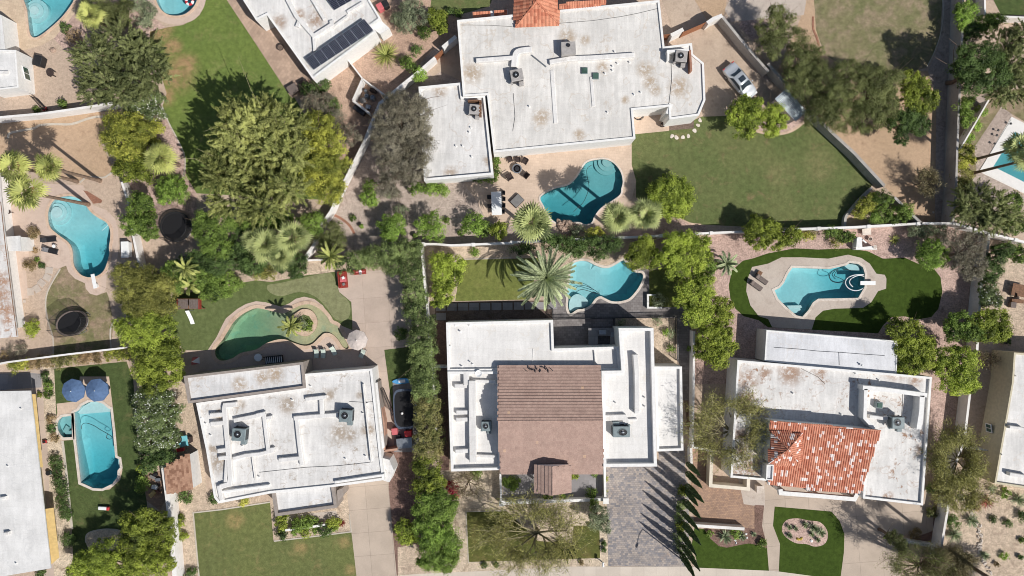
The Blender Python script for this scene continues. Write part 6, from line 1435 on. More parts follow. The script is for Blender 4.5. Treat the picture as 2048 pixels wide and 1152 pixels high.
def tree(label, r, lobes, zt, sp='green', q=1.0, cat='tree', name='tree', group=None, flowers=0, base=None, flcol='blossom'):
    SEED[0] += 1; rg = np.random.default_rng(SEED[0]); S = SPC[sp]; LB = lobes_of(r, lobes, zt)
    if name == 'tree' and q < 1.15:        # smaller shoots stick out of every lobe, so the outline is uneven
        LB = [(l[0],l[1],max(l[5]*.9,l[2]-rg.uniform(0,.13)*zt)) + tuple(l[3:]) for l in LB]
        for l in list(LB):
            for _ in range(3 if not S.get('streak') else 1):
                a = rg.uniform(0,6.28); f = rg.uniform(.75,1.0); s_ = rg.uniform(.28,.45); LB.append((l[0]+l[3]*f*math.cos(a), l[1]+l[4]*f*math.sin(a), l[2]+rg.uniform(-.3,.35)*l[5], l[3]*s_, l[4]*s_, l[5]*s_))
    A = sum(l[3]*l[4] for l in LB); bx = sum(l[0]*l[3]*l[4] for l in LB)/A; by = sum(l[1]*l[3]*l[4] for l in LB)/A
    if base: b = W3(r,*base,0); bx, by = b.x, b.y
    t = thing(name, label, cat, (bx,by,0), group=group)
    V, rn = crown_cards(rg, LB, S, q); quads_obj('crown' if name == 'tree' else 'foliage', V, rn, S['m'], t)
    hb = min(min(l[2] for l in LB), zt*.45); tg = [(l[0]+s*l[3]*.5, l[1]+u*l[4]*.5, l[2]+l[5]*.35) for l in LB for s,u in ((rg.uniform(-.8,.8),rg.uniform(-.8,.8)) for _ in range(1 if len(LB) > 4 else 2))]
    limbs(rg,(bx,by,-.05),(bx+rg.normal()*.1,by+rg.normal()*.1,max(.15,hb*.7)),tg,r0=min(.26,.03+zt*.028)).build('trunk' if name == 'tree' else 'stems', M[S['bark']], t)
    if flowers:
        V, rn = crown_cards(rg, [(l[0],l[1],l[2]+.08,l[3]*1.02,l[4]*1.02,l[5]*1.04) for l in LB], dict(L=.13,w=1.0,cr=S['cr'],d=20), 1); k = rg.random(len(V)) < flowers*.004; quads_obj('blossoms', V[k], rn[k], M[flcol], t)
    return t
def shrub(label, r, x, y, rad, sp='green', h=None, ry=None, cat='shrub', q=1.0, flowers=0, group=None, name='shrub', flcol='blossom'):
    h = h or max(.5, min(2.2, rad/3/PPM*1.25)); return tree(label, r, [(x,y,rad,ry or rad)], h, sp, q, cat, name, group, flowers, flcol=flcol)
# --- trees of the photograph, from the north-west corner on
tree('large fine-leaved olive mesquite covering the earth yard in the north-west','A',[(690,250,170,130),(560,330,130,110),(820,300,130,120),(600,470,150,110),(760,450,160,110),(880,420,110,100),(520,520,90,80),(700,560,110,70)],6.5,'mesq')
tree('oleander dotted with white flowers beside the long north-west lawn','A',[(860,600,110,70),(800,650,80,50),(910,680,60,40)],3.2,'olean',flowers=26)
tree('yellow-green citrus tree between the orange dirt and the long lawn','A',[(720,740,110,80),(820,780,110,90),(700,830,110,80),(840,860,90,80),(740,900,90,60)],4.2,'yellow',q=1)
tree('yellow-green tree below it, left of the fan palm','A',[(760,960,85,70),(850,1020,90,70),(740,1030,60,50)],3.6,'citrus')
tree('round bright green bush tree below the fan palm near the long lawn','A',[(1020,1110,85,70),(1060,1150,55,60),(990,1160,60,60)],3.0,'bright')
tree('leafy green tree with drooping crown beside the first trampoline','B',[(800,110,85,110),(790,190,80,70),(870,210,60,70),(850,60,50,60)],4.5,'green')
tree('dark bushy tree at the top behind the corner fan palm','A',[(640,60,110,60),(740,30,60,40),(680,110,80,50),(560,10,80,40)],3.0,'olive')
tree('dry looking grey-green shrub by the gravel path at the top edge','A',[(820,20,60,50),(890,60,45,50),(860,120,60,40)],1.8,'greygreen',cat='shrub',name='shrub')
shrub('dark round clipped shrub beside the top left pool','A',383,168,30,'dark',1.0)
tree('bare reddish twiggy shrub in shade beside the top left pool','A',[(440,220,60,50)],1.5,'brown',q=.4,cat='shrub',name='shrub')
shrub('round green shrub above the white north-west wall','A',372,620,28,'green',1.0)
shrub('small low shrub left of the red wagon','A',215,655,22,'green',.6)
tree('huge golden-green mesquite in the middle left of the photo','D',[(-130,760,130,130),(0,720,140,120),(120,700,120,90),(220,760,90,80),(-190,900,130,120),(-60,880,160,150),(80,860,150,130),(180,930,120,110),(-230,1040,110,100),(-100,1060,150,120),(60,1080,160,130),(-160,1200,140,110),(20,1230,150,110),(180,1130,120,100)],10.5,'mesqy',q=.9)
tree('yellower tree joined to the right side of the golden mesquite','D',[(360,760,110,90),(420,860,110,100),(350,960,110,100),(450,980,90,90),(360,1090,120,90),(430,1140,90,80)],7,'yellow')
tree('bare grey-brown shrub tree below the solar house','D',[(360,600,95,60),(440,690,80,60),(320,640,60,50),(480,780,90,80),(560,810,60,60)],4.2,'grey',q=.55)
tree('green tree shaded under the golden mesquite near the trampoline','B',[(1240,240,90,90),(1310,180,80,80),(1280,330,90,70),(1190,180,50,70)],5.5,'green')
tree('dark tree tangle between trampoline and fan palms','B',[(1390,400,110,80),(1300,430,90,70),(1430,300,80,90),(1180,420,120,60),(1500,440,80,60)],4.5,'dark')
tree('round dark green bushy tree at the edge of the lagoon lawn','B',[(1240,560,90,80),(1330,540,90,70),(1290,600,80,50),(1180,520,70,60)],3.6,'green')
tree('olive-green tree on the left above the playhouse','B',[(740,500,100,80),(850,520,110,80),(770,600,110,80),(900,600,110,90),(980,560,90,90),(840,680,110,80),(950,690,90,60)],5,'yolive')
tree('yellow-green tree below the olive-green tree west of the playhouse','B',[(780,790,110,80),(880,780,110,80),(960,820,80,80),(800,880,110,70),(920,900,100,80)],4.8,'lime')
tree('yellow-green tree lower down, left of the lagoon patio','B',[(900,980,110,70),(1000,960,90,70),(860,1080,90,80),(980,1080,110,90),(920,1170,90,50)],4.8,'citrus')
tree('tall oleander speckled with white flowers beside the long formal pool','C',[(850,110,75,80),(940,100,90,80),(880,220,90,90),(980,200,80,90),(900,330,90,80),(980,320,75,80)],4.0,'olean',flowers=30)
tree('flowerless lower part of the oleander row above the shed clutter','C',[(910,420,100,70),(970,440,80,60),(880,490,60,40)],3.4,'dark')
shrub('low yellow-green shrub under the oleander row','C',855,508,40,'lime',1.2,ry=22)
shrub('dark vine-like shrub at the corner of the poolside lawn','C',852,600,36,'green',1.6,ry=60)
tree('large bright green tree at the bottom between lawn and white wall','C',[(830,830,110,80),(930,880,90,100),(800,930,100,90),(900,1000,110,100),(850,1080,110,80),(960,1080,80,80)],6.2,'citrus')
tree('spreading bright tree at the bottom edge beside the lower left house','C',[(620,1010,100,80),(540,1080,110,70),(680,1100,110,80),(450,1120,80,60),(760,1150,90,60),(600,1160,110,50)],4.6,'lime')
tree('big grey-leaved olive tree beside the north house west wing','D',[(860,620,120,80),(960,660,90,90),(780,700,90,80),(900,760,130,100),(800,860,110,110),(950,880,110,100),(740,800,60,60),(800,990,100,90),(920,1000,110,80),(820,1090,90,70),(760,1120,50,60)],6.5,'grey')
tree('grey-green round shrub by the red bins','D',[(895,140,60,60),(850,110,40,40)],2.2,'greygreen',cat='shrub',name='shrub')
tree('pale grey shrub at the top by the solar house garden','D',[(940,40,80,50),(980,100,70,50),(900,70,50,50)],2.4,'greygreen',cat='shrub',name='shrub')
tree('bright green shrub tree near the top corner of the north house','D',[(1100,120,50,55),(1070,90,40,50),(1120,160,30,35)],2.6,'citrus')
shrub('dark green round shrub below the pale grey shrubs','D',1008,190,38,'green',1.6)
shrub('small green shrub in the gravel beside the alley','D',960,298,30,'dark',1.0)
shrub('green bush growing over the zigzag wall','D',982,448,44,'bright',2.2)
tree('green shrub beside the spiky grass clump','D',[(905,370,45,40),(930,400,35,30)],1.8,'green',cat='shrub',name='shrub')
shrub('small round shrub below the top lawn, right one','D',1215,80,26,'green',1.1)
shrub('small dark round shrub below the top lawn, left one','D',1165,64,24,'dark',1.1)
tree('shade-dark shrubs between the solar house and the bare grey tree','D',[(390,510,50,40),(320,540,60,40),(440,640,60,60)],2.0,'dark',cat='shrub',name='shrub')
tree('brushy shrub under the right end of the golden mesquite','D',[(680,1110,40,40)],1.2,'green',cat='shrub',name='shrub',q=.7)
tree('round bright green bush on the grey-brown gravel','E',[(672,30,50,45),(690,55,35,30)],2.0,'bright')
shrub('grey-green low shrub at the foot of the big grey olive','E',800,15,45,'greygreen',1.0,ry=22)
tree('clipped green hedge below the north house west wing','D',[(960,1130,50,38),(1050,1130,50,40),(1120,1140,45,36)],1.7,'bright',cat='hedge',name='hedge')
tree('ivy-like green hedge at the corner of the west wing','D',[(1440,960,22,40),(1440,1030,24,40),(1400,1070,50,20),(1340,1075,40,16)],1.0,'green',cat='hedge',name='hedge')
tree('bright light green tree in the shade below the grey gravel','E',[(780,190,60,55),(840,200,55,60),(800,240,60,50)],3.8,'bright')
tree('sparse pale green tree in the middle of the gravel garden','E',[(1050,180,70,60),(1060,240,80,50),(990,190,40,40)],3.8,'bright',q=.55)
tree('thin bluish shrub tree left of the pale green tree','E',[(860,120,45,40)],2.2,'greygreen',q=.5)
tree('small light green tree right of the gravel garden','E',[(1290,180,62,58),(1320,210,50,45)],3.2,'bright',q=.7)
tree('dark bush beside the orange-tinged shrub by the patio edge','E',[(1385,225,44,42)],2.0,'green')
tree('bush with orange-tinged tips by the patio edge','E',[(1455,240,55,50)],2.2,'citrus')
for x,y,rr,lb in ((580,155,18,'small round shrub alone on gravel near the mesquite wall'),(1150,170,20,'small round dark shrub right of the pale green tree'),(1228,245,16,'smallest round shrub by the boundary wall'),(632,205,12,'tiny shrub on the gravel near the brick edging'),(1315,362,26,'round green shrub above the small lawn'),(955,258,14,'tiny dark shrub beside the boundary wall')): shrub(lb,'E',x,y,rr,'green' if rr < 25 else 'bright',.7)
tree('dark glossy bush tree above the putting green','E',[(215,420,85,60),(240,470,60,40),(160,440,50,40)],3.0,'dark')
tree('brownish bush left of the dark glossy bush','E',[(70,480,60,50),(20,490,50,40)],1.8,'yolive',cat='shrub',name='shrub')
tree('dark bush tree right of the mesquite wall','E',[(430,230,80,70),(460,300,70,70),(400,330,50,60)],4.0,'olive')
shrub('feathery plant on the lagoon island','E',250,790,48,'greygreen',1.2,ry=40,cat='plant',q=.6)
shrub('bright ground shrub at the right of the lagoon island','E',310,800,30,'green',.6)
shrub('low dark shrub in the shade beside the turf and hedge','E',865,850,40,'dark',1.2)
tree('shaded green tree filling the gap between golden mesquite and fan palms','E',[(60,160,90,60),(-40,180,80,60),(160,170,80,50),(330,180,70,70)],4.6,'green')
tree('shaded olive tree between the trampoline and the playhouse','B',[(1130,500,80,60),(1040,470,70,50),(1060,560,60,50)],4.2,'green')
# hedges
tree('tall leafy hedge running along the top of the concrete patio','E',[(540,440,80,50),(620,400,80,60),(700,390,90,70),(790,370,90,80),(880,360,90,80),(950,340,60,60),(830,440,80,60),(920,440,80,70)],4.2,'hedge',cat='hedge',name='hedge')
tree('tall leafy hedge down the right side of the concrete patio','E',[(930,520,75,80),(950,610,80,80),(950,700,80,80),(990,790,80,80),(990,880,92,80),(1000,960,88,80),(1000,1050,88,80),(1000,1120,88,70),(1010,1200,88,70)],4.2,'hedge',cat='hedge',name='hedge')
tree('red-tipped stretch of the tall hedge beside the service yard','F',[(1020,110,90,60),(1030,180,90,70),(1030,260,92,70),(1030,340,92,70),(1030,420,90,70)],4.0,'redtip',cat='hedge',name='hedge')
tree('green stretch of hedge below the red-tipped part','F',[(1030,500,92,70),(1040,580,98,70),(1040,650,105,70)],4.2,'citrus',cat='hedge',name='hedge')
tree('large green tree in the hedge line, upper one beside the driveway','F',[(1020,720,80,70),(1110,730,80,80),(1070,800,110,80),(1140,800,60,70)],4.8,'green')
tree('large green tree in the hedge line, middle one beside the driveway','F',[(1080,890,120,80),(1040,950,80,70),(1150,950,80,80)],4.8,'bright')
tree('large green tree in the hedge line, lowest one near the sidewalk','F',[(1080,1030,110,80),(1130,1080,80,60),(1050,1090,80,50)],4.6,'green')
tree('bright round bush left of the hedge line at the driveway','F',[(890,870,55,45),(895,930,60,45)],2.4,'lime')
tree('magenta leaved bush beside the middle house front gravel','F',[(1175,625,38,40),(1195,665,28,30)],1.6,'ruddy',cat='shrub',name='shrub')
for x0,x1,sp,lb in ((50,170,'yellow','yellow-green first section of the long narrow hedge'),(170,310,'brown','brown section of the long narrow hedge'),(310,460,'redtip','mixed brown and green section of the long narrow hedge'),(470,610,'brown','reddish brown section of the long narrow hedge'),(625,790,'yellow','green right-hand section of the long narrow hedge')):
    n = max(2,int((x1-x0)/45)); tree(lb,'B',[(x0+(x1-x0)*(i+.5)/n, 1055-.105*(x0+(x1-x0)*(i+.5)/n)-(6 if i%2 else 0), 36, 38) for i in range(n)],1.6,sp,cat='hedge',name='hedge')
tree('long dark planted hedge strip beside the lower left house','C',[(330+i*9.5,465+i*54,40,38) for i in range(7)],1.1,'dark',cat='hedge',name='hedge',q=.8)
for r,x,y,rr,sp,lb in (('C',300,215,28,'brown','brownish shrub, upper of the pair beside the grey spa'),('C',303,265,26,'dark','dark shrub, lower of the pair beside the grey spa'),('C',325,325,26,'brown','brown shrub below the spa'),('C',286,62,28,'green','green shrub beside the left blue umbrella path'),('C',286,15,26,'green','green shrub at the top of the lower left path'),('C',232,68,18,'yellow','small yellow-green shrub beside the lower left house corner'),
    ('B',268,1105,26,'dark','upper dark shrub beside the shaded patio'),('B',285,1140,22,'dark','lower dark shrub beside the shaded patio'),('B',195,245,38,'brown','dry round shrub in the bed beside the kidney pool'),('B',172,437,38,'brown','dry dark shrub below in the bed beside the kidney pool'),('B',218,405,14,'green','tiny green shrub in the kidney pool bed'),('B',247,443,17,'dark','small dark shrub at the edge of the kidney pool bed'),('B',205,348,17,'brown','small brown shrub in the middle of the kidney pool bed'),
    ('C',1108,680,42,'dark','low dark shrub at the foot of the brown shed'),('C',1280,690,34,'dark','low green shrub in front of the west house, left'),('C',1460,708,30,'yellow','low yellowish shrub in front of the west house, right'),('C',1082,810,26,'citrus','upper shrub in the narrow bed beside the broad wall'),('C',1080,860,28,'citrus','middle shrub in the narrow bed beside the broad wall'),('C',1088,915,30,'citrus','lowest shrub in the narrow bed beside the broad wall'),('C',1140,1145,38,'dark','dark shrub at the bottom edge beside the broad wall'),('C',400,940,44,'dark','dark shrub in shade beside the lower left house awning'),('C',240,1140,30,'dark','bottom edge shrub beside the lower left house corner')):
    shrub(lb,r,x,y,rr,sp)
shrub('round bush with reddish tips beside the rust-stained house','B',182,820,48,'citrus',1.8)
tree('grey withered plant in the shaded corner by the long thin wall','B',[(90,960,60,50),(130,940,40,30)],1.2,'grey',q=.5,cat='plant',name='plant')
tree('dark tangle of dry branches at the left edge by the long thin wall','B',[(20,985,40,30)],1.0,'brown',q=.5,cat='shrub',name='shrub')
for x,y,rr,sp,lb in ((150,825,46,'citrus','olive-green shrub at the left corner of the west porch bed'),(250,850,50,'green','low green shrub under the west porch'),(320,838,40,'green','low dark green shrub in the middle of the west porch bed'),(355,825,22,'bright','small bright shrub in the west porch bed'),(460,835,38,'citrus','shrub at the right of the west porch bed'),(228,892,18,'bright','small front row shrub, leftmost, below the porch bed wall'),(290,892,36,'citrus','front row olive shrub below the porch bed wall'),(352,880,20,'bright','small bright front row shrub below the porch bed wall'),(410,878,42,'dark','dark front row shrub below the porch bed wall'),(470,862,24,'bright','small bright shrub near the porch corner'),(150,905,36,'dark','dark shrub under the red spiky plant')):
    shrub(lb,'F',x,y,rr,sp)
# spiky plants
def spiky(label, r, x, y, rad, h=.7, n=26, mat='spiky', cat='agave', name='agave', w=.06, droop=.3, group=None):
    SEED[0] += 1; rg = random.Random(SEED[0]); c = W3(r,x,y,h*.6); rr = rad/3/PPM; mb = MB(); rn = []
    for i in range(n):
        a = rg.uniform(0,6.28); e = rg.uniform(.15,1.0); k = 5; vs = []
        for j in range(k+1):
            u = j/k; q = rr*u*(.35+.65*e); z = .03 + h*(1.25-e)*(u**.8) - h*droop*e*u*u*.6; ww = w*(1-u**1.5)*(.6+.8*min(1,u*4))*.5
            vs += [(c.x+q*math.cos(a)-ww*math.sin(a), c.y+q*math.sin(a)+ww*math.cos(a), max(.04,z)), (c.x+q*math.cos(a)+ww*math.sin(a), c.y+q*math.sin(a)-ww*math.cos(a), max(.04,z))]
        mb.add(vs,[(2*j,2*j+1,2*j+3,2*j+2) for j in range(k)]); rn += [rg.random()]*k
    mb.rnd = rn; return props(mb.build(name, M[mat], None),label,cat,group)
spiky('spiky yellow-green grass clump beside the solar house wall','D',775,320,105,1.5,160,'frondy','grass clump','grass_clump',.07,.2)
for r,x,y,rr,lb in (('L',1235,825,58,'large round yucca rosette in the bottom right yard'),('L',1308,1035,42,'smaller yucca rosette lower in the bottom right yard'),('L',135,915,26,'agave at the lower left of the oval bed'),('L',130,862,26,'agave at the left of the oval bed'),('L',170,870,24,'agave second from left in the oval bed'),('L',228,850,30,'agave at the top of the oval bed'),('L',285,868,42,'palm-like agave cluster in the middle of the oval bed'),('L',325,895,40,'broad agave at the right of the oval bed'),('L',268,905,24,'small agave low in the oval bed'),('L',302,938,22,'small dark agave at the bottom of the oval bed'),
    ('L',1210,1040,36,'thin-leaved dry agave beside the yuccas'),('L',1130,915,62,'sprawling ocotillo-like dark plant beside the acacia wall'),('L',1520,700,60,'reddish spiky plant at the right edge'),('I',1285,925,60,'broad agave in the turf front bed'),('I',1385,920,36,'bright agave in the turf front bed'),('I',1455,905,20,'tiny agave at the right of the turf front bed'),('E',360,920,0,'')):
    if rr: spiky(lb,r,x,y,rr,.4+rr*.012,int(30+rr*1.2),w=.07)
for r,x,y,rr,mm,lb in (('F',145,885,34,'ruddyspike','dark red spiky plant at the porch bed corner'),('F',512,838,30,'ruddyspike','dark red spiky plant in the pot by the porch steps'),('I',562,570,28,'frondy','yellowish spiky plant, upper, at the entrance court wall'),('I',562,650,26,'frondy','yellowish spiky plant, lower, at the entrance court wall'),('K',765,285,44,'frondy','small feathery palm on the pink gravel'),('L',1320,715,58,'ruddyspike','reddish low succulent in the bottom right yard')):
    if mm == 'ruddyspike' and mm not in M: M[mm] = leaf_mat('dark_red_blades', c255(96,44,46), c255(150,84,76))
    spiky(lb,r,x,y,rr,.7,46,mm,'plant','spiky_plant',.08)
# north and east
tree('dense round clipped tree on the edge of the north lawn','H',[(945,40,125,110),(985,80,95,85),(890,60,85,85),(960,-30,110,75),(1010,10,90,90),(900,0,85,80)],3.8,'lime',q=1.2)
tree('yellow-green tree overhanging the silver car','G',[(1400,640,75,70),(1450,700,65,70),(1360,690,60,60),(1400,770,60,55),(1470,610,40,40)],4.2,'lime')
tree('bright green tree at the left of the corrugated shed roof','J',[(40,670,60,60),(70,740,50,60),(20,790,45,40),(0,700,45,60)],3.8,'lime')
tree('dark olive tree at the top of the driveway wall','J',[(40,150,90,90),(110,110,60,60),(30,260,80,80),(180,220,90,60),(60,60,50,40)],5.0,'olive')
tree('olive tree above the corrugated shed','J',[(200,360,100,90),(260,300,80,60),(180,470,80,80),(270,440,90,80),(220,540,60,60)],5.0,'olive')
tree('big dark olive tree, left one of the pair above the bare dirt','J',[(380,470,110,80),(420,560,130,110),(350,640,100,90),(460,680,110,90),(520,500,70,70),(480,400,80,50)],6.0,'olive')
tree('big dark olive tree, right one of the pair above the bare dirt','J',[(620,450,100,60),(700,500,110,100),(640,580,120,100),(720,620,90,80),(620,700,100,80),(760,460,60,50)],6.2,'olive')
tree('yellow-green tree right of the olive pair','J',[(870,460,60,50),(910,520,85,70),(950,600,75,75),(880,570,60,60)],5.2,'citrus')
tree('dark green tree below the yellow-green tree by the dirt','J',[(860,680,100,70),(800,740,80,60),(920,740,70,60),(820,810,50,45)],4.4,'dark')
tree('bright green tree at the top beside the dividing wall','J',[(1215,50,65,60),(1190,110,40,50)],3.5,'bright')
tree('shadowy dark tree below the bright tree beside the dividing wall','J',[(1210,150,50,50),(1240,190,50,40)],3.0,'dark')
tree('feathery green tree at the top right lawn','J',[(1330,130,70,60),(1390,110,60,40)],3.6,'green')
tree('large grey-green tree right of the dividing wall','J',[(1290,320,110,80),(1240,400,90,90),(1350,430,110,100),(1260,490,90,70),(1200,330,50,70)],7.5,'dark',q=.9)
tree('wide olive mesquite at the right edge above the plain pool','J',[(1440,240,110,80),(1500,340,110,110),(1440,440,110,100),(1520,500,110,90),(1420,560,80,50),(1560,200,80,80)],6.5,'mesq')
tree('soft green bush tree beside the dividing wall, lower','J',[(1190,620,50,50),(1200,700,50,50)],3.2,'green')
tree('yellow-green ragged bush by the palm bases','J',[(1190,900,55,50),(1170,970,45,50),(1230,960,30,30)],2.2,'yellow',cat='shrub',name='shrub')
tree('green ragged bush below the palm bases','J',[(1180,1060,60,50),(1200,1120,50,40)],2.4,'yolive',cat='shrub',name='shrub')
tree('strip of bright ground shrub under the diagonal white wall','J',[(1290,660,40,30),(1250,740,30,40),(1210,820,30,40)],1.0,'bright',cat='shrub',name='shrub')
tree('broad olive-green mesquite below the plain pool at the right edge','K',[(1200,60,80,90),(1290,30,110,90),(1280,130,100,80),(1390,90,100,100),(1460,160,80,80),(1370,180,90,60),(1180,140,50,50)],5.8,'mesq')
tree('dark green tree at the right edge above the boundary wall','K',[(1510,200,60,60),(1480,60,60,70)],4,'green')
tree('wispy grey tree overhanging the white wall by the pink gravel','K',[(1140,270,90,60),(1210,340,90,80),(1280,290,70,60),(1240,450,80,80),(1180,430,50,60),(1300,430,50,80)],5.0,'grey',q=.42)
tree('grey-green shrub along the boundary wall on pink gravel','K',[(890,230,45,35),(970,230,70,40),(1050,225,40,30)],2.2,'greygreen')
tree('bright green round tree at the corner of the artificial lawn','K',[(1000,330,70,60),(1040,390,75,60),(970,390,60,60)],3.8,'bright')
tree('dark green bush tree right of the wispy tree','K',[(1390,390,60,60),(1370,470,60,60),(1440,350,60,40)],4.2,'dark')
tree('oleander with pale flowers beside the sand yard','K',[(1340,560,60,60),(1370,640,65,50),(1320,640,45,50)],3.0,'olean',flowers=14)
tree('green shrubs at the right edge above the sand yard','K',[(1470,340,70,40),(1520,380,50,50)],2.4,'green',cat='shrub',name='shrub')
tree('yellow-green tree over the sand yard and wall','K',[(1300,780,90,70),(1390,760,70,60),(1340,850,90,60),(1410,830,60,60)],4.8,'citrus')
tree('green tree left of it over the pink gravel','K',[(1180,780,80,60),(1230,850,70,60),(1150,840,60,60)],4.6,'green')
tree('tree at the north-east corner of the east house annex','K',[(800,820,70,60),(880,870,90,80),(840,960,90,70),(930,950,90,80),(880,1040,80,60),(960,1020,60,50)],4.6,'citrus')
tree('bright feathery tree below between east house and cream house','K',[(1110,980,90,60),(1190,1010,90,80),(1110,1080,80,80),(1200,1110,80,70),(1150,1170,90,60)],5.2,'lime',q=.9)
tree('bushy green tree in the corner of the turf yard boundary','K',[(30,230,70,60),(-40,270,80,70),(60,290,80,60),(150,270,60,55),(-60,210,60,60)],4.2,'citrus')
tree('olive shrub left of the outdoor fireplace','K',[(380,240,50,35),(450,260,50,40),(500,270,30,30)],1.8,'green',cat='shrub',name='shrub')
tree('low yellow-green shrub beside the big bushy corner tree','K',[(255,265,40,30)],1.2,'yellow',cat='shrub',name='shrub')
tree('pale bush below the olive shrub left of the fireplace','K',[(410,305,50,25)],1.2,'yolive',cat='shrub',name='shrub',q=.6)
tree('yellow-orange shrub inside the curved retaining wall','K',[(590,80,55,50),(560,120,40,40),(630,40,40,40)],2.0,'yellow',cat='shrub',name='shrub')
tree('green shrub inside the curved retaining wall','K',[(690,40,60,50),(690,130,65,55),(640,160,30,30)],2.4,'green',cat='shrub',name='shrub')
tree('green shrub against the wall piece by the dirt lot','K',[(820,110,55,45),(790,160,50,35)],2.4,'green',cat='shrub',name='shrub')
tree('tree with lime crown at the top left of the middle pool garden','E',[(1110,420,75,55),(1180,440,65,60),(1130,490,75,60),(1190,510,55,50)],3.8,'lime')
tree('lime green tree below it beside the small lawn','E',[(1110,560,60,45),(1120,620,65,50),(1100,665,45,30)],3.2,'lime')
tree('dark leafy hedge row between the boundary wall and wavy pool','H',[(230,300,60,50),(300,310,70,50),(380,320,80,50),(470,320,70,60),(550,310,80,55),(610,310,60,50),(60,340,80,30),(520,380,50,35),(390,370,50,25)],3.0,'dark',cat='hedge',name='hedge')
tree('yellow-green shrub above the dark hedge row','H',[(500,240,60,30)],1.8,'yellow',cat='shrub',name='shrub')
tree('grey-green plant by the waterfall boulders','H',[(395,230,50,30)],1.2,'greygreen',cat='plant',name='plant')
tree('bright yellow-green round tree beside the right end of the wavy pool','H',[(780,340,80,60),(830,400,70,60),(750,410,65,55),(800,300,50,40)],4.2,'citrus',q=1.1)
tree('big lime tree, widest of the row beside the middle garden','H',[(980,300,90,65),(1060,290,80,60),(960,390,85,70),(1060,380,100,80),(1140,350,60,90),(1000,460,80,60),(1090,440,70,60)],5.2,'lime')
tree('green tree in the middle of the row left of the turf yard','H',[(1080,580,85,70),(1150,560,70,70),(1060,650,65,60),(1140,660,80,80),(1090,750,60,60),(1150,740,70,60)],5.0,'lime')
tree('smaller green tree bulging towards the turf yard','H',[(1270,680,60,55),(1240,740,60,60),(1290,750,35,50)],3.8,'citrus')
tree('dark undergrowth tree between the row and the terrace','H',[(1180,440,50,60),(1150,490,60,40),(1190,800,70,40)],3.2,'green')
tree('round green tree at the lower end of the row','H',[(1180,860,75,65),(1260,870,70,65),(1200,940,85,70),(1290,930,60,60),(1250,1000,70,60)],4.6,'citrus')
shrub('grey flowering shrub in the white planter','H',880,650,42,'greygreen',1.3)
for x,y,rr,lb in ((950,850,32,'grey-green plant in the fenced gravel bed, right'),(925,840,20,'small bright plant in the fenced gravel bed'),(870,775,30,'dark plant at the top of the fenced gravel bed'),(955,940,24,'thin plant at the lower right of the fenced gravel bed'),(1072,945,20,'small plant beside the terrace strip'),(660,780,26,'plant in the shaded part of the gravel bed')): shrub(lb,'H',x,y,rr,'greygreen' if rr > 24 else 'bright',.8,q=.6)
# middle house front
for r,x,y,rr,sp,lb in (('F',1520,600,44,'green','green bush left in the entrance court'),('I',10,590,38,'green','green bush in the entrance court beside the gable porch'),('I',215,682,24,'bright','small bright plant by the gable porch wall'),('I',305,680,18,'bright','tiny bright plant in front of the porch wall'),('I',480,660,32,'green','green plant right in the entrance court'),('I',370,545,28,'citrus','yellowish plant right of the gable porch'),('I',495,540,18,'bright','small plant along the middle house front wall'),('F',1325,540,34,'green','green ground plant at the middle house west corner'),
   ('F',1370,1090,17,'dark','left dark ball shrub at the sidewalk gravel'),('F',1440,1085,16,'dark','right dark ball shrub at the sidewalk gravel'),('I',418,1072,16,'brown','small brown ball shrub at the sidewalk gravel'),('I',555,960,17,'dark','dark ball shrub beside the cobbled drive, upper'),('I',552,998,12,'dark','tiny ball shrub beside the cobbled drive, lower'),
   ('I',1020,648,34,'citrus','yellowish shrub at the top of the cypress row'),('I',1010,730,34,'hedge','second shrub down along the cypress row'),('I',1005,800,30,'hedge','third shrub down along the cypress row'),('I',1010,862,30,'citrus','fourth shrub down along the cypress row'),('I',1005,925,32,'hedge','fifth shrub down along the cypress row'),('I',1008,985,28,'hedge','lowest shrub along the cypress row'),('I',1345,900,30,'bright','bright shrub in the turf front bed'),('I',1505,960,26,'green','green shrub at the right end of the turf front bed'),('I',1185,900,22,'green','green shrub at the left end of the turf front bed'),
   ('L',1350,630,26,'greygreen','grey-green ball shrub left of the cream house front'),('L',1425,655,30,'green','green ball shrub in front of the cream house'),('L',1118,830,42,'dark','dark ragged shrub beside the acacia wall'),('L',1418,1035,24,'bright','bright small shrub in the lower right gravel'),('L',1358,815,22,'dark','dark small shrub inside the palm shadow'),('L',1440,835,24,'dark','second dark small shrub inside the palm shadow'),('L',1260,745,20,'brown','small brown shrub near the reddish succulent'),('L',1530,800,32,'dark','dark shrub at the right edge of the lower right gravel'),('L',1528,940,18,'green','small green shrub at the right edge'),('L',1375,1085,14,'brown','tiny shrub at the dry stream end'),('L',1520,1040,14,'dark','tiny dark shrub at the lower right edge'),
   ('L',990,770,34,'redtip','reddish shrub beside the acacia wall and driveway'),('L',990,630,30,'dark','dark shrub along the driveway edge under the acacia'),('L',1160,680,28,'greygreen','low shrub under the acacia'),('L',890,900,36,'brown','dry brown shrub at the driveway corner wall'),('K',1440,900,20,'dark','small dark shrub by the cream house yard')):
    shrub(lb,r,x,y,rr,sp)
tree('grey-green tree at the right end of the front lawn','I',[(530,790,60,50),(500,830,50,50),(550,850,45,50)],3.2,'greygreen')
tree('green shrub tree above it by the front wall','I',[(495,735,34,34)],1.8,'green')
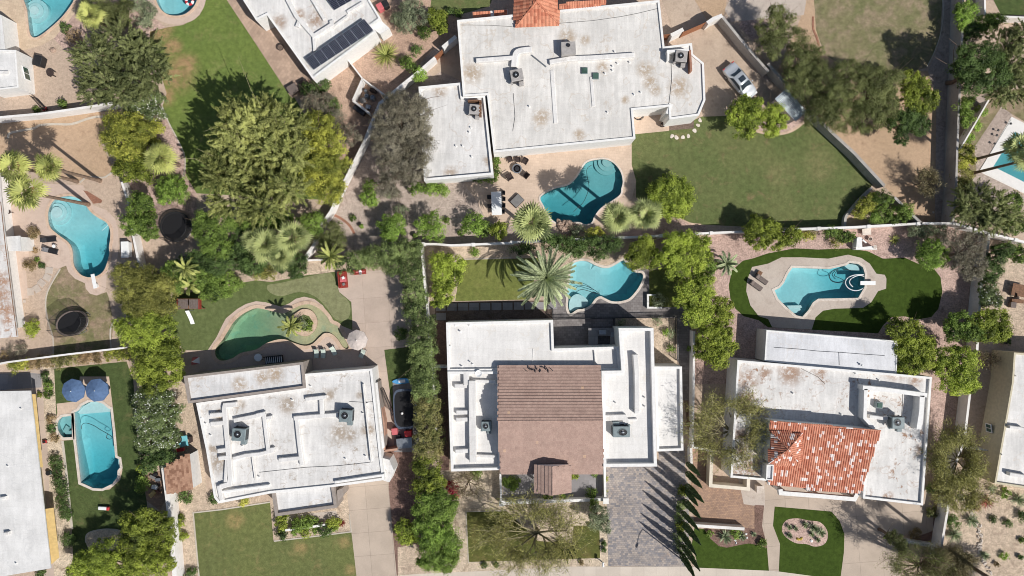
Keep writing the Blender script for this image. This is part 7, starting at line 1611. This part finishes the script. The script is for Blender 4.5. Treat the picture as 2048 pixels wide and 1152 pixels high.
# ------------------------------------------------------------------ trees with open crowns: branches first, thin foliage on the twigs
def open_tree(label, r, x, y, rx, ry, zt, sp, dens=60, nl=9, bare=False, base=None, r0=.22, tips=7, cat='tree', fl=.9):
    SEED[0] += 1; rg = np.random.default_rng(SEED[0]); S = SPC[sp]; k = (1-zt*.75/CAMH)/PPM/3; RX, RY = rx*k, ry*k; c = W3(r,x,y,zt*.75)
    b = W3(r,*base,0) if base else Vector((c.x,c.y,0)); t = thing('tree', label, cat, (b.x,b.y,0)); mb = MB(); fork = np.array([b.x,b.y,zt*.22]); mb.tube([(b.x,b.y,-.05),tuple(fork)],[r0*1.2,r0],8)
    P = []; DR = []
    for i in range(nl):
        a = 2*math.pi*(i+rg.uniform(-.3,.3))/nl; f = rg.uniform(.45,.75); m = np.array([c.x+RX*f*math.cos(a), c.y+RY*f*math.sin(a), zt*rg.uniform(.62,.85)])
        q1 = fork*.5+m*.5+rg.normal(size=3)*.25; mb.tube([fork,q1,m],[r0*.6,r0*.42,r0*.25],6)
        for j in range(tips):
            a2 = a+rg.uniform(-.7,.7); f2 = rg.uniform(.6,1.05); e = np.array([c.x+RX*f2*math.cos(a2), c.y+RY*f2*math.sin(a2), zt*rg.uniform(.55,1.0)]); s = q1 if rg.random() < .4 else m
            md = s*.5+e*.5+rg.normal(size=3)*.2; mb.tube([s,md,e],[r0*.22,r0*.13,.015],4,caps=False)
            for l in range(4):
                st = md if l%2 else e; e2 = st+(e-s)*rg.uniform(.1,.35)+rg.normal(size=3)*.5*RX/4; mb.tube([st,e2],[.022,.008],3,caps=False); P += [st*(1-u)+e2*u for u in (.3,.6,.9)]; DR += [e2-st]*3
            P += [s*(1-u)+e*u for u in (.5,.7,.85)]; DR += [e-s]*3
    mb.build('trunk', M[S['bark']], t)
    if not bare:
        P = np.array(P); n = int(dens); Q = np.repeat(P,n,axis=0)+rg.normal(size=(len(P)*n,3))*np.array([.28,.28,.18])*fl; Nn = rg.normal(size=Q.shape)+np.array([0,0,.8])
        DR = np.array(DR); DR /= np.linalg.norm(DR,axis=1,keepdims=True)+1e-6; V = leafcards(rg,Q,Nn,S['L'],S['w'],T=np.repeat(DR,n,axis=0)*1.0); quads_obj('crown',V,rg.random(len(V)),S['m'],t)
SPC['wisp'] = dict(m=leaf_mat('palo_verde_leaves', c255(92,92,42), c255(150,144,82), c255(122,120,62), .2), L=.42,w=.11,cr=.4,d=150,bark='palebark')
SPC['dry'] = dict(m=leaf_mat('dry_twig_leaves', c255(84,76,52), c255(132,120,88), c255(106,98,64), .2), L=.34,w=.11,cr=.4,d=150,bark='bark')
open_tree('large open palo verde spreading over the front lawn and gravel','I',120,900,300,220,5.5,'wisp',10,13,base=(150,870),r0=.2,tips=8)
open_tree('bare spreading tree over the side yard and east house roof edge','I',1300,270,230,230,6.0,'wisp',7,13,base=(1290,270),r0=.16,tips=9)
open_tree('wispy acacia growing over the wall beside the east driveway','L',1130,450,150,180,6.0,'wisp',12,11,base=(1095,440),r0=.16,tips=8)
open_tree('lower acacia spread over the sand in front of the cream house','L',1160,650,140,110,4.5,'wisp',10,9,base=(1120,600),r0=.12,tips=7)
open_tree('shade tree at the bottom edge beside the east driveway','L',900,1080,170,110,6.5,'olive',11,9,base=(860,1060),r0=.2,tips=7)
open_tree('dry open tree at the bottom edge over the acacia wall','L',1080,1080,130,90,4.5,'dry',30,9,base=(1060,1060),r0=.14)
tree('small dense shade tree crown above the low driveway wall','L',[(790,945,50,45),(830,990,40,40),(750,925,30,25)],5.2,'olive')
open_tree('bare dark-twigged tree at the west corner of the middle house front','F',1270,610,90,80,3.5,'dry',2,7,r0=.1)
open_tree('bare wintry bush in the alley beside the cream house','K',1310,1010,60,45,2.0,'dry',1,7,r0=.06)
open_tree('thin dark tree on the dirt lot beside the dividing wall','J',960,1090,60,80,3.5,'dry',5,6,r0=.08)
# ------------------------------------------------------------------ palms
def strip(mb, rn, pts, ws, up=(0,0,1), q=.5):
    pts = [Vector(p) for p in pts]; vs = []
    for i, p in enumerate(pts):
        t = (pts[min(i+1,len(pts)-1)]-pts[max(i-1,0)]); s = t.cross(Vector(up)); s = s.normalized() if s.length > 1e-6 else Vector((1,0,0)); vs += [p-s*ws[i]/2, p+s*ws[i]/2]
    k = len(pts)-1; mb.add(vs,[(2*j,2*j+1,2*j+3,2*j+2) for j in range(k)]); rn += [q]*k
def fan_crown(seed, rad=2.1, n=36):
    rg = random.Random(seed); mb = MB(); rn = []
    for i in range(n):
        a = i*2.39996+rg.uniform(-.2,.2); e = 1.0-1.5*(i/n)+rg.uniform(-.15,.15); L = rad*.52*rg.uniform(.8,1.15)*(.25+.75*min(1,1.6*i/n)); d = Vector((math.cos(a)*math.cos(e),math.sin(a)*math.cos(e),math.sin(e)))
        tip = d*L; side = d.cross(Vector((0,0,1))).normalized(); q = rg.random()
        strip(mb,rn,[d*.1,tip],[.06,.04],q=q*.5)
        nrm = side.cross(d).normalized(); m = 13; F0 = rad*.56; st = 3.3/(m-1)
        for j in range(m):
            b = (j-(m-1)/2)*st; F = F0*(1-.25*abs(b)/1.65)*rg.uniform(.92,1.06); dd = (d*math.cos(b)+side*math.sin(b)); pl = .045 if j%2 else -.045
            p1 = tip+dd*F*.3+nrm*pl*.5; p2 = tip+dd*F*.62+nrm*pl; p3 = tip+dd*F-Vector((0,0,.1*rad*(.4+rg.random())))
            strip(mb,rn,[tip,p1,p2,p3],[.02,F*.3*st*1.0,F*.62*st*.8,.015],up=nrm,q=min(1,q*.8+rg.random()*.2))
    return mb, rn
def pinnate_crown(seed, rad=4.0, n=70, leaflet=.5, e0=1.35, e1=-.5, thick=.03):
    rg = random.Random(seed); mb = MB(); rn = []
    for i in range(n):
        a = i*2.39996+rg.uniform(-.15,.15); e = e0+(e1-e0)*(i/n)**.9; L = rad*rg.uniform(.85,1.08); q = rg.random(); pts = []
        p = Vector((0,0,0)); ee = e; k = 9
        for j in range(k+1):
            pts.append(p.copy()); ee -= (.09+.06*math.cos(e)); p = p+Vector((math.cos(a)*math.cos(ee),math.sin(a)*math.cos(ee),math.sin(ee)))*L/k
        strip(mb,rn,pts,[.09-.008*j for j in range(k+1)],q=min(1,.6+q*.4))
        for j in range(1,k*3):
            u = j/(k*3); f = u*k; i0 = int(f); pt = pts[i0].lerp(pts[min(i0+1,k)],f-i0); t = (pts[min(i0+1,k)]-pts[i0]).normalized(); s = t.cross(Vector((0,0,1))).normalized(); up = s.cross(t)
            ll = leaflet*math.sin(math.pi*min(1,.15+u*.8))**.6*rg.uniform(.85,1.1)
            for sg in (-1,1):
                e_ = pt+(s*sg*.5+t*.85+up*.3)*ll; strip(mb,rn,[pt,pt.lerp(e_,.5)+up*.03,e_-Vector((0,0,.05))],[.05,.10,.015],up=up,q=min(1,q*.6+rg.random()*.4))
    return mb, rn
def palm(label, r, x, y, h, kind='fan', rad=2.1, seed=0, base=None, mat='frond', n=24, trunk_r=.2, skirt=True, name='palm_tree'):
    top = W3(r,x,y,h); b = W3(r,*base,0) if base else Vector((top.x,top.y,0)); t = thing(name,label,'palm tree',(b.x,b.y,0))
    mb, rn = fan_crown(seed+1,rad,n) if kind == 'fan' else pinnate_crown(seed+1,rad,n,leaflet=.5 if rad > 2.5 else .34,e1=-.55)
    mb.v = [(v[0]+top.x,v[1]+top.y,v[2]+h-.25) for v in mb.v]; mb.rnd = rn; mb.build('crown',M[mat],t)
    P = [b.lerp(Vector((top.x,top.y,h-.3)),u)+Vector((0,0,0)) for u in (0,.1,.35,.7,1)]; P[0].z = -.05
    MB().tube(P,[trunk_r*1.5,trunk_r*1.1,trunk_r,trunk_r*.9,trunk_r*1.15],10).build('trunk',M['palmbark'],t)
    if skirt:
        m2, r2 = MB(), []; rg = random.Random(seed+9)
        for i in range(16):
            a = i*2.4; k_ = .55 if i%3 else 1.3; d = Vector((math.cos(a)*k_,math.sin(a)*k_,-.85)).normalized(); L = rad*(.55 if i%3 else .85)*rg.uniform(.7,1.1); o = Vector((top.x,top.y,h-.5)); strip(m2,r2,[o,o+d*L*.5,o+d*L+Vector((0,0,-.2))],[.06,.3,.1],q=rg.random())
        m2.rnd = r2; m2.build('dead_fronds',M['deadfrond'],t)
palm('fan palm beside the top left pointed pool','A',530,85,4.5,rad=1.7,seed=1,mat='frondy')
palm('fan palm left of the long north-west lawn','A',950,945,5.0,rad=2.1,seed=2,mat='frondy')
palm('tall leaning fan palm, upper left of three by the kidney pool','A',60,990,11.5,rad=2.0,seed=3,mat='frondy')
palm('tall leaning fan palm, upper right of three by the kidney pool','A',275,1000,10.0,rad=1.75,seed=4,mat='frondy')
palm('tall leaning fan palm, lowest of three by the kidney pool','A',140,1150,11.5,rad=2.15,seed=5,mat='frondy')
palm('pale fan palm, left of the pair above the putting green','E',50,310,5.5,rad=2.3,seed=6)
palm('pale fan palm, right of the pair above the putting green','E',215,270,6.0,rad=2.2,seed=7)
palm('third fan palm, lowest of the cluster above the putting green','E',140,380,4.8,rad=1.9,seed=25)
palm('small fan palm under the golden mesquite','E',-20,280,4.6,rad=1.6,seed=21)
palm('slim feather palm by the putting green and short red wall','E',445,385,4.0,'pin',1.9,8,mat='frondy',n=26,trunk_r=.1,skirt=False)
palm('thin feather palm leaning above the playhouse','B',1110,460,4.5,'pin',1.6,9,mat='frondy',n=22,trunk_r=.1,skirt=False)
palm('feather palm frond tuft directly above the playhouse roof','B',1140,560,3.4,'pin',1.3,10,mat='frondy',n=16,trunk_r=.09,skirt=False)
palm('feather palm growing on the lagoon island','E',205,805,3.6,'pin',1.5,12,base=(280,775),mat='frondy',n=24,trunk_r=.1,skirt=False)
palm('fan palm with pale crown between dining patio and date palm','H',120,178,9.5,rad=2.5,seed=13,trunk_r=.22)
palm('darker fan palm, left of the pair beside the round clipped tree','H',635,150,9.5,rad=2.0,seed=14,trunk_r=.2)
palm('pale fan palm, right of the pair beside the round clipped tree','H',810,130,9.5,rad=2.0,seed=15,trunk_r=.2)
palm('huge feathery date palm beside the wavy blue pool','H',205,515,6.3,'pin',4.3,16,mat='datefrond',n=58,trunk_r=.35,skirt=False)
palm('small arching feather palm on pink gravel left of the turf yard','H',1290,430,3.0,'pin',1.6,17,mat='datefrond',n=22,trunk_r=.1,skirt=False)
palm('tall fan palm leaning over the plain pool, upper trunk','J',1520,880,9.0,rad=1.9,seed=18,trunk_r=.17)
palm('tall fan palm leaning over the plain pool, lower trunk','J',1590,950,10.0,rad=1.8,seed=19,trunk_r=.17)
palm('very tall fan palm rooted beside the bottom of the acacia wall','L',1640,1352,14,rad=2.2,seed=20,trunk_r=.2)
palm('tall fan palm past the bottom right corner casting its shadow on the gravel','P',2230,1330,12,rad=2.4,seed=22,trunk_r=.2)
# ------------------------------------------------------------------ cypress row
def cyp_proto(seed, h=7.0, rad=.4):
    t = thing('cypress_tree','c','cypress',(0,0,0)); rg = np.random.default_rng(seed); n = 5200
    u = rg.random(n)**.8; z = .25+u*(h-.25); rr = rad*np.sin(np.pi*np.clip(.12+.88*(1-u),0,1)*.62)**1.1*1.0*(.72+.28*rg.random(n))*(1+.12*np.sin(z*5+rg.random()*6)); a = rg.random(n)*6.283
    rr = np.where(u > .75, rad*(1-u)*2.6*(.6+.4*rg.random(n)), rr); P = np.stack([rr*np.cos(a),rr*np.sin(a),z],1); Nn = np.stack([np.cos(a),np.sin(a),np.full(n,.25)],1)+rg.normal(size=(n,3))*.4
    V = leafcards(rg,P,Nn,.18,.4,T=np.tile([0,0,1.0],(n,1))); quads_obj('crown',V,np.clip(rg.random(n)*.7+.3*rg.random(),0,1),M['cypress'],t); MB().tube([(0,0,0),(0,0,h*.85)],[.1,.03],6).build('trunk',M['bark'],t); return t
cps = [cyp_proto(31,7,.38), cyp_proto(32,7,.35)]
ordn = ('topmost','second','third','fourth','fifth','sixth','seventh','eighth','ninth','lowest')
for i,(x,y,h) in enumerate(((1141,562,6.6),(1144,630,6.9),(1142,712,7.0),(1130,735,6.4),(1127,815,7.1),(1112,885,6.8),(1124,965,7.2),(1100,1015,6.8),(1126,1115,7.3),(1106,1160,7.0))):
    c = W3('I',x,y,h); place(cps[i%2],(c.x,c.y,0),i*1.3,'%s slender dark cypress of the row between drive and brown court, counted from the top' % ordn[i],'slender cypresses along the cobbled drive',scale=(.9+.07*(i*7%5),.9+.07*(i*3%5),h/7.0)).rotation_euler = (R((i*37%7)-3)*.7, R((i*53%7)-3)*.7, i*1.3)
# columnar cactus clump
c = W3('I',322,1000,0); t = thing('cactus','clump of dark columnar cactus stems at the sidewalk gravel','cactus',(c.x,c.y,0)); rg = random.Random(4)
for i,(dx,dy,h,lx,ly) in enumerate(((0,0,2.6,.1,-1.0),(-.4,.1,1.9,-.5,-.6),(.4,.1,2.2,.5,-.5),(-.2,.6,1.6,-.3,.3),(.35,.7,1.8,.5,.3),(.1,.4,2.9,0,-.3),(.9,.5,1.5,.3,-.6))):
    MB().tube([(c.x+dx,c.y+dy,0),(c.x+dx+lx*.3,c.y+dy+ly*.3,h*.6),(c.x+dx+lx*.6,c.y+dy+ly*.6,h)],[.1,.12,.05],8).build('stem',SPC['dark']['m'],t)
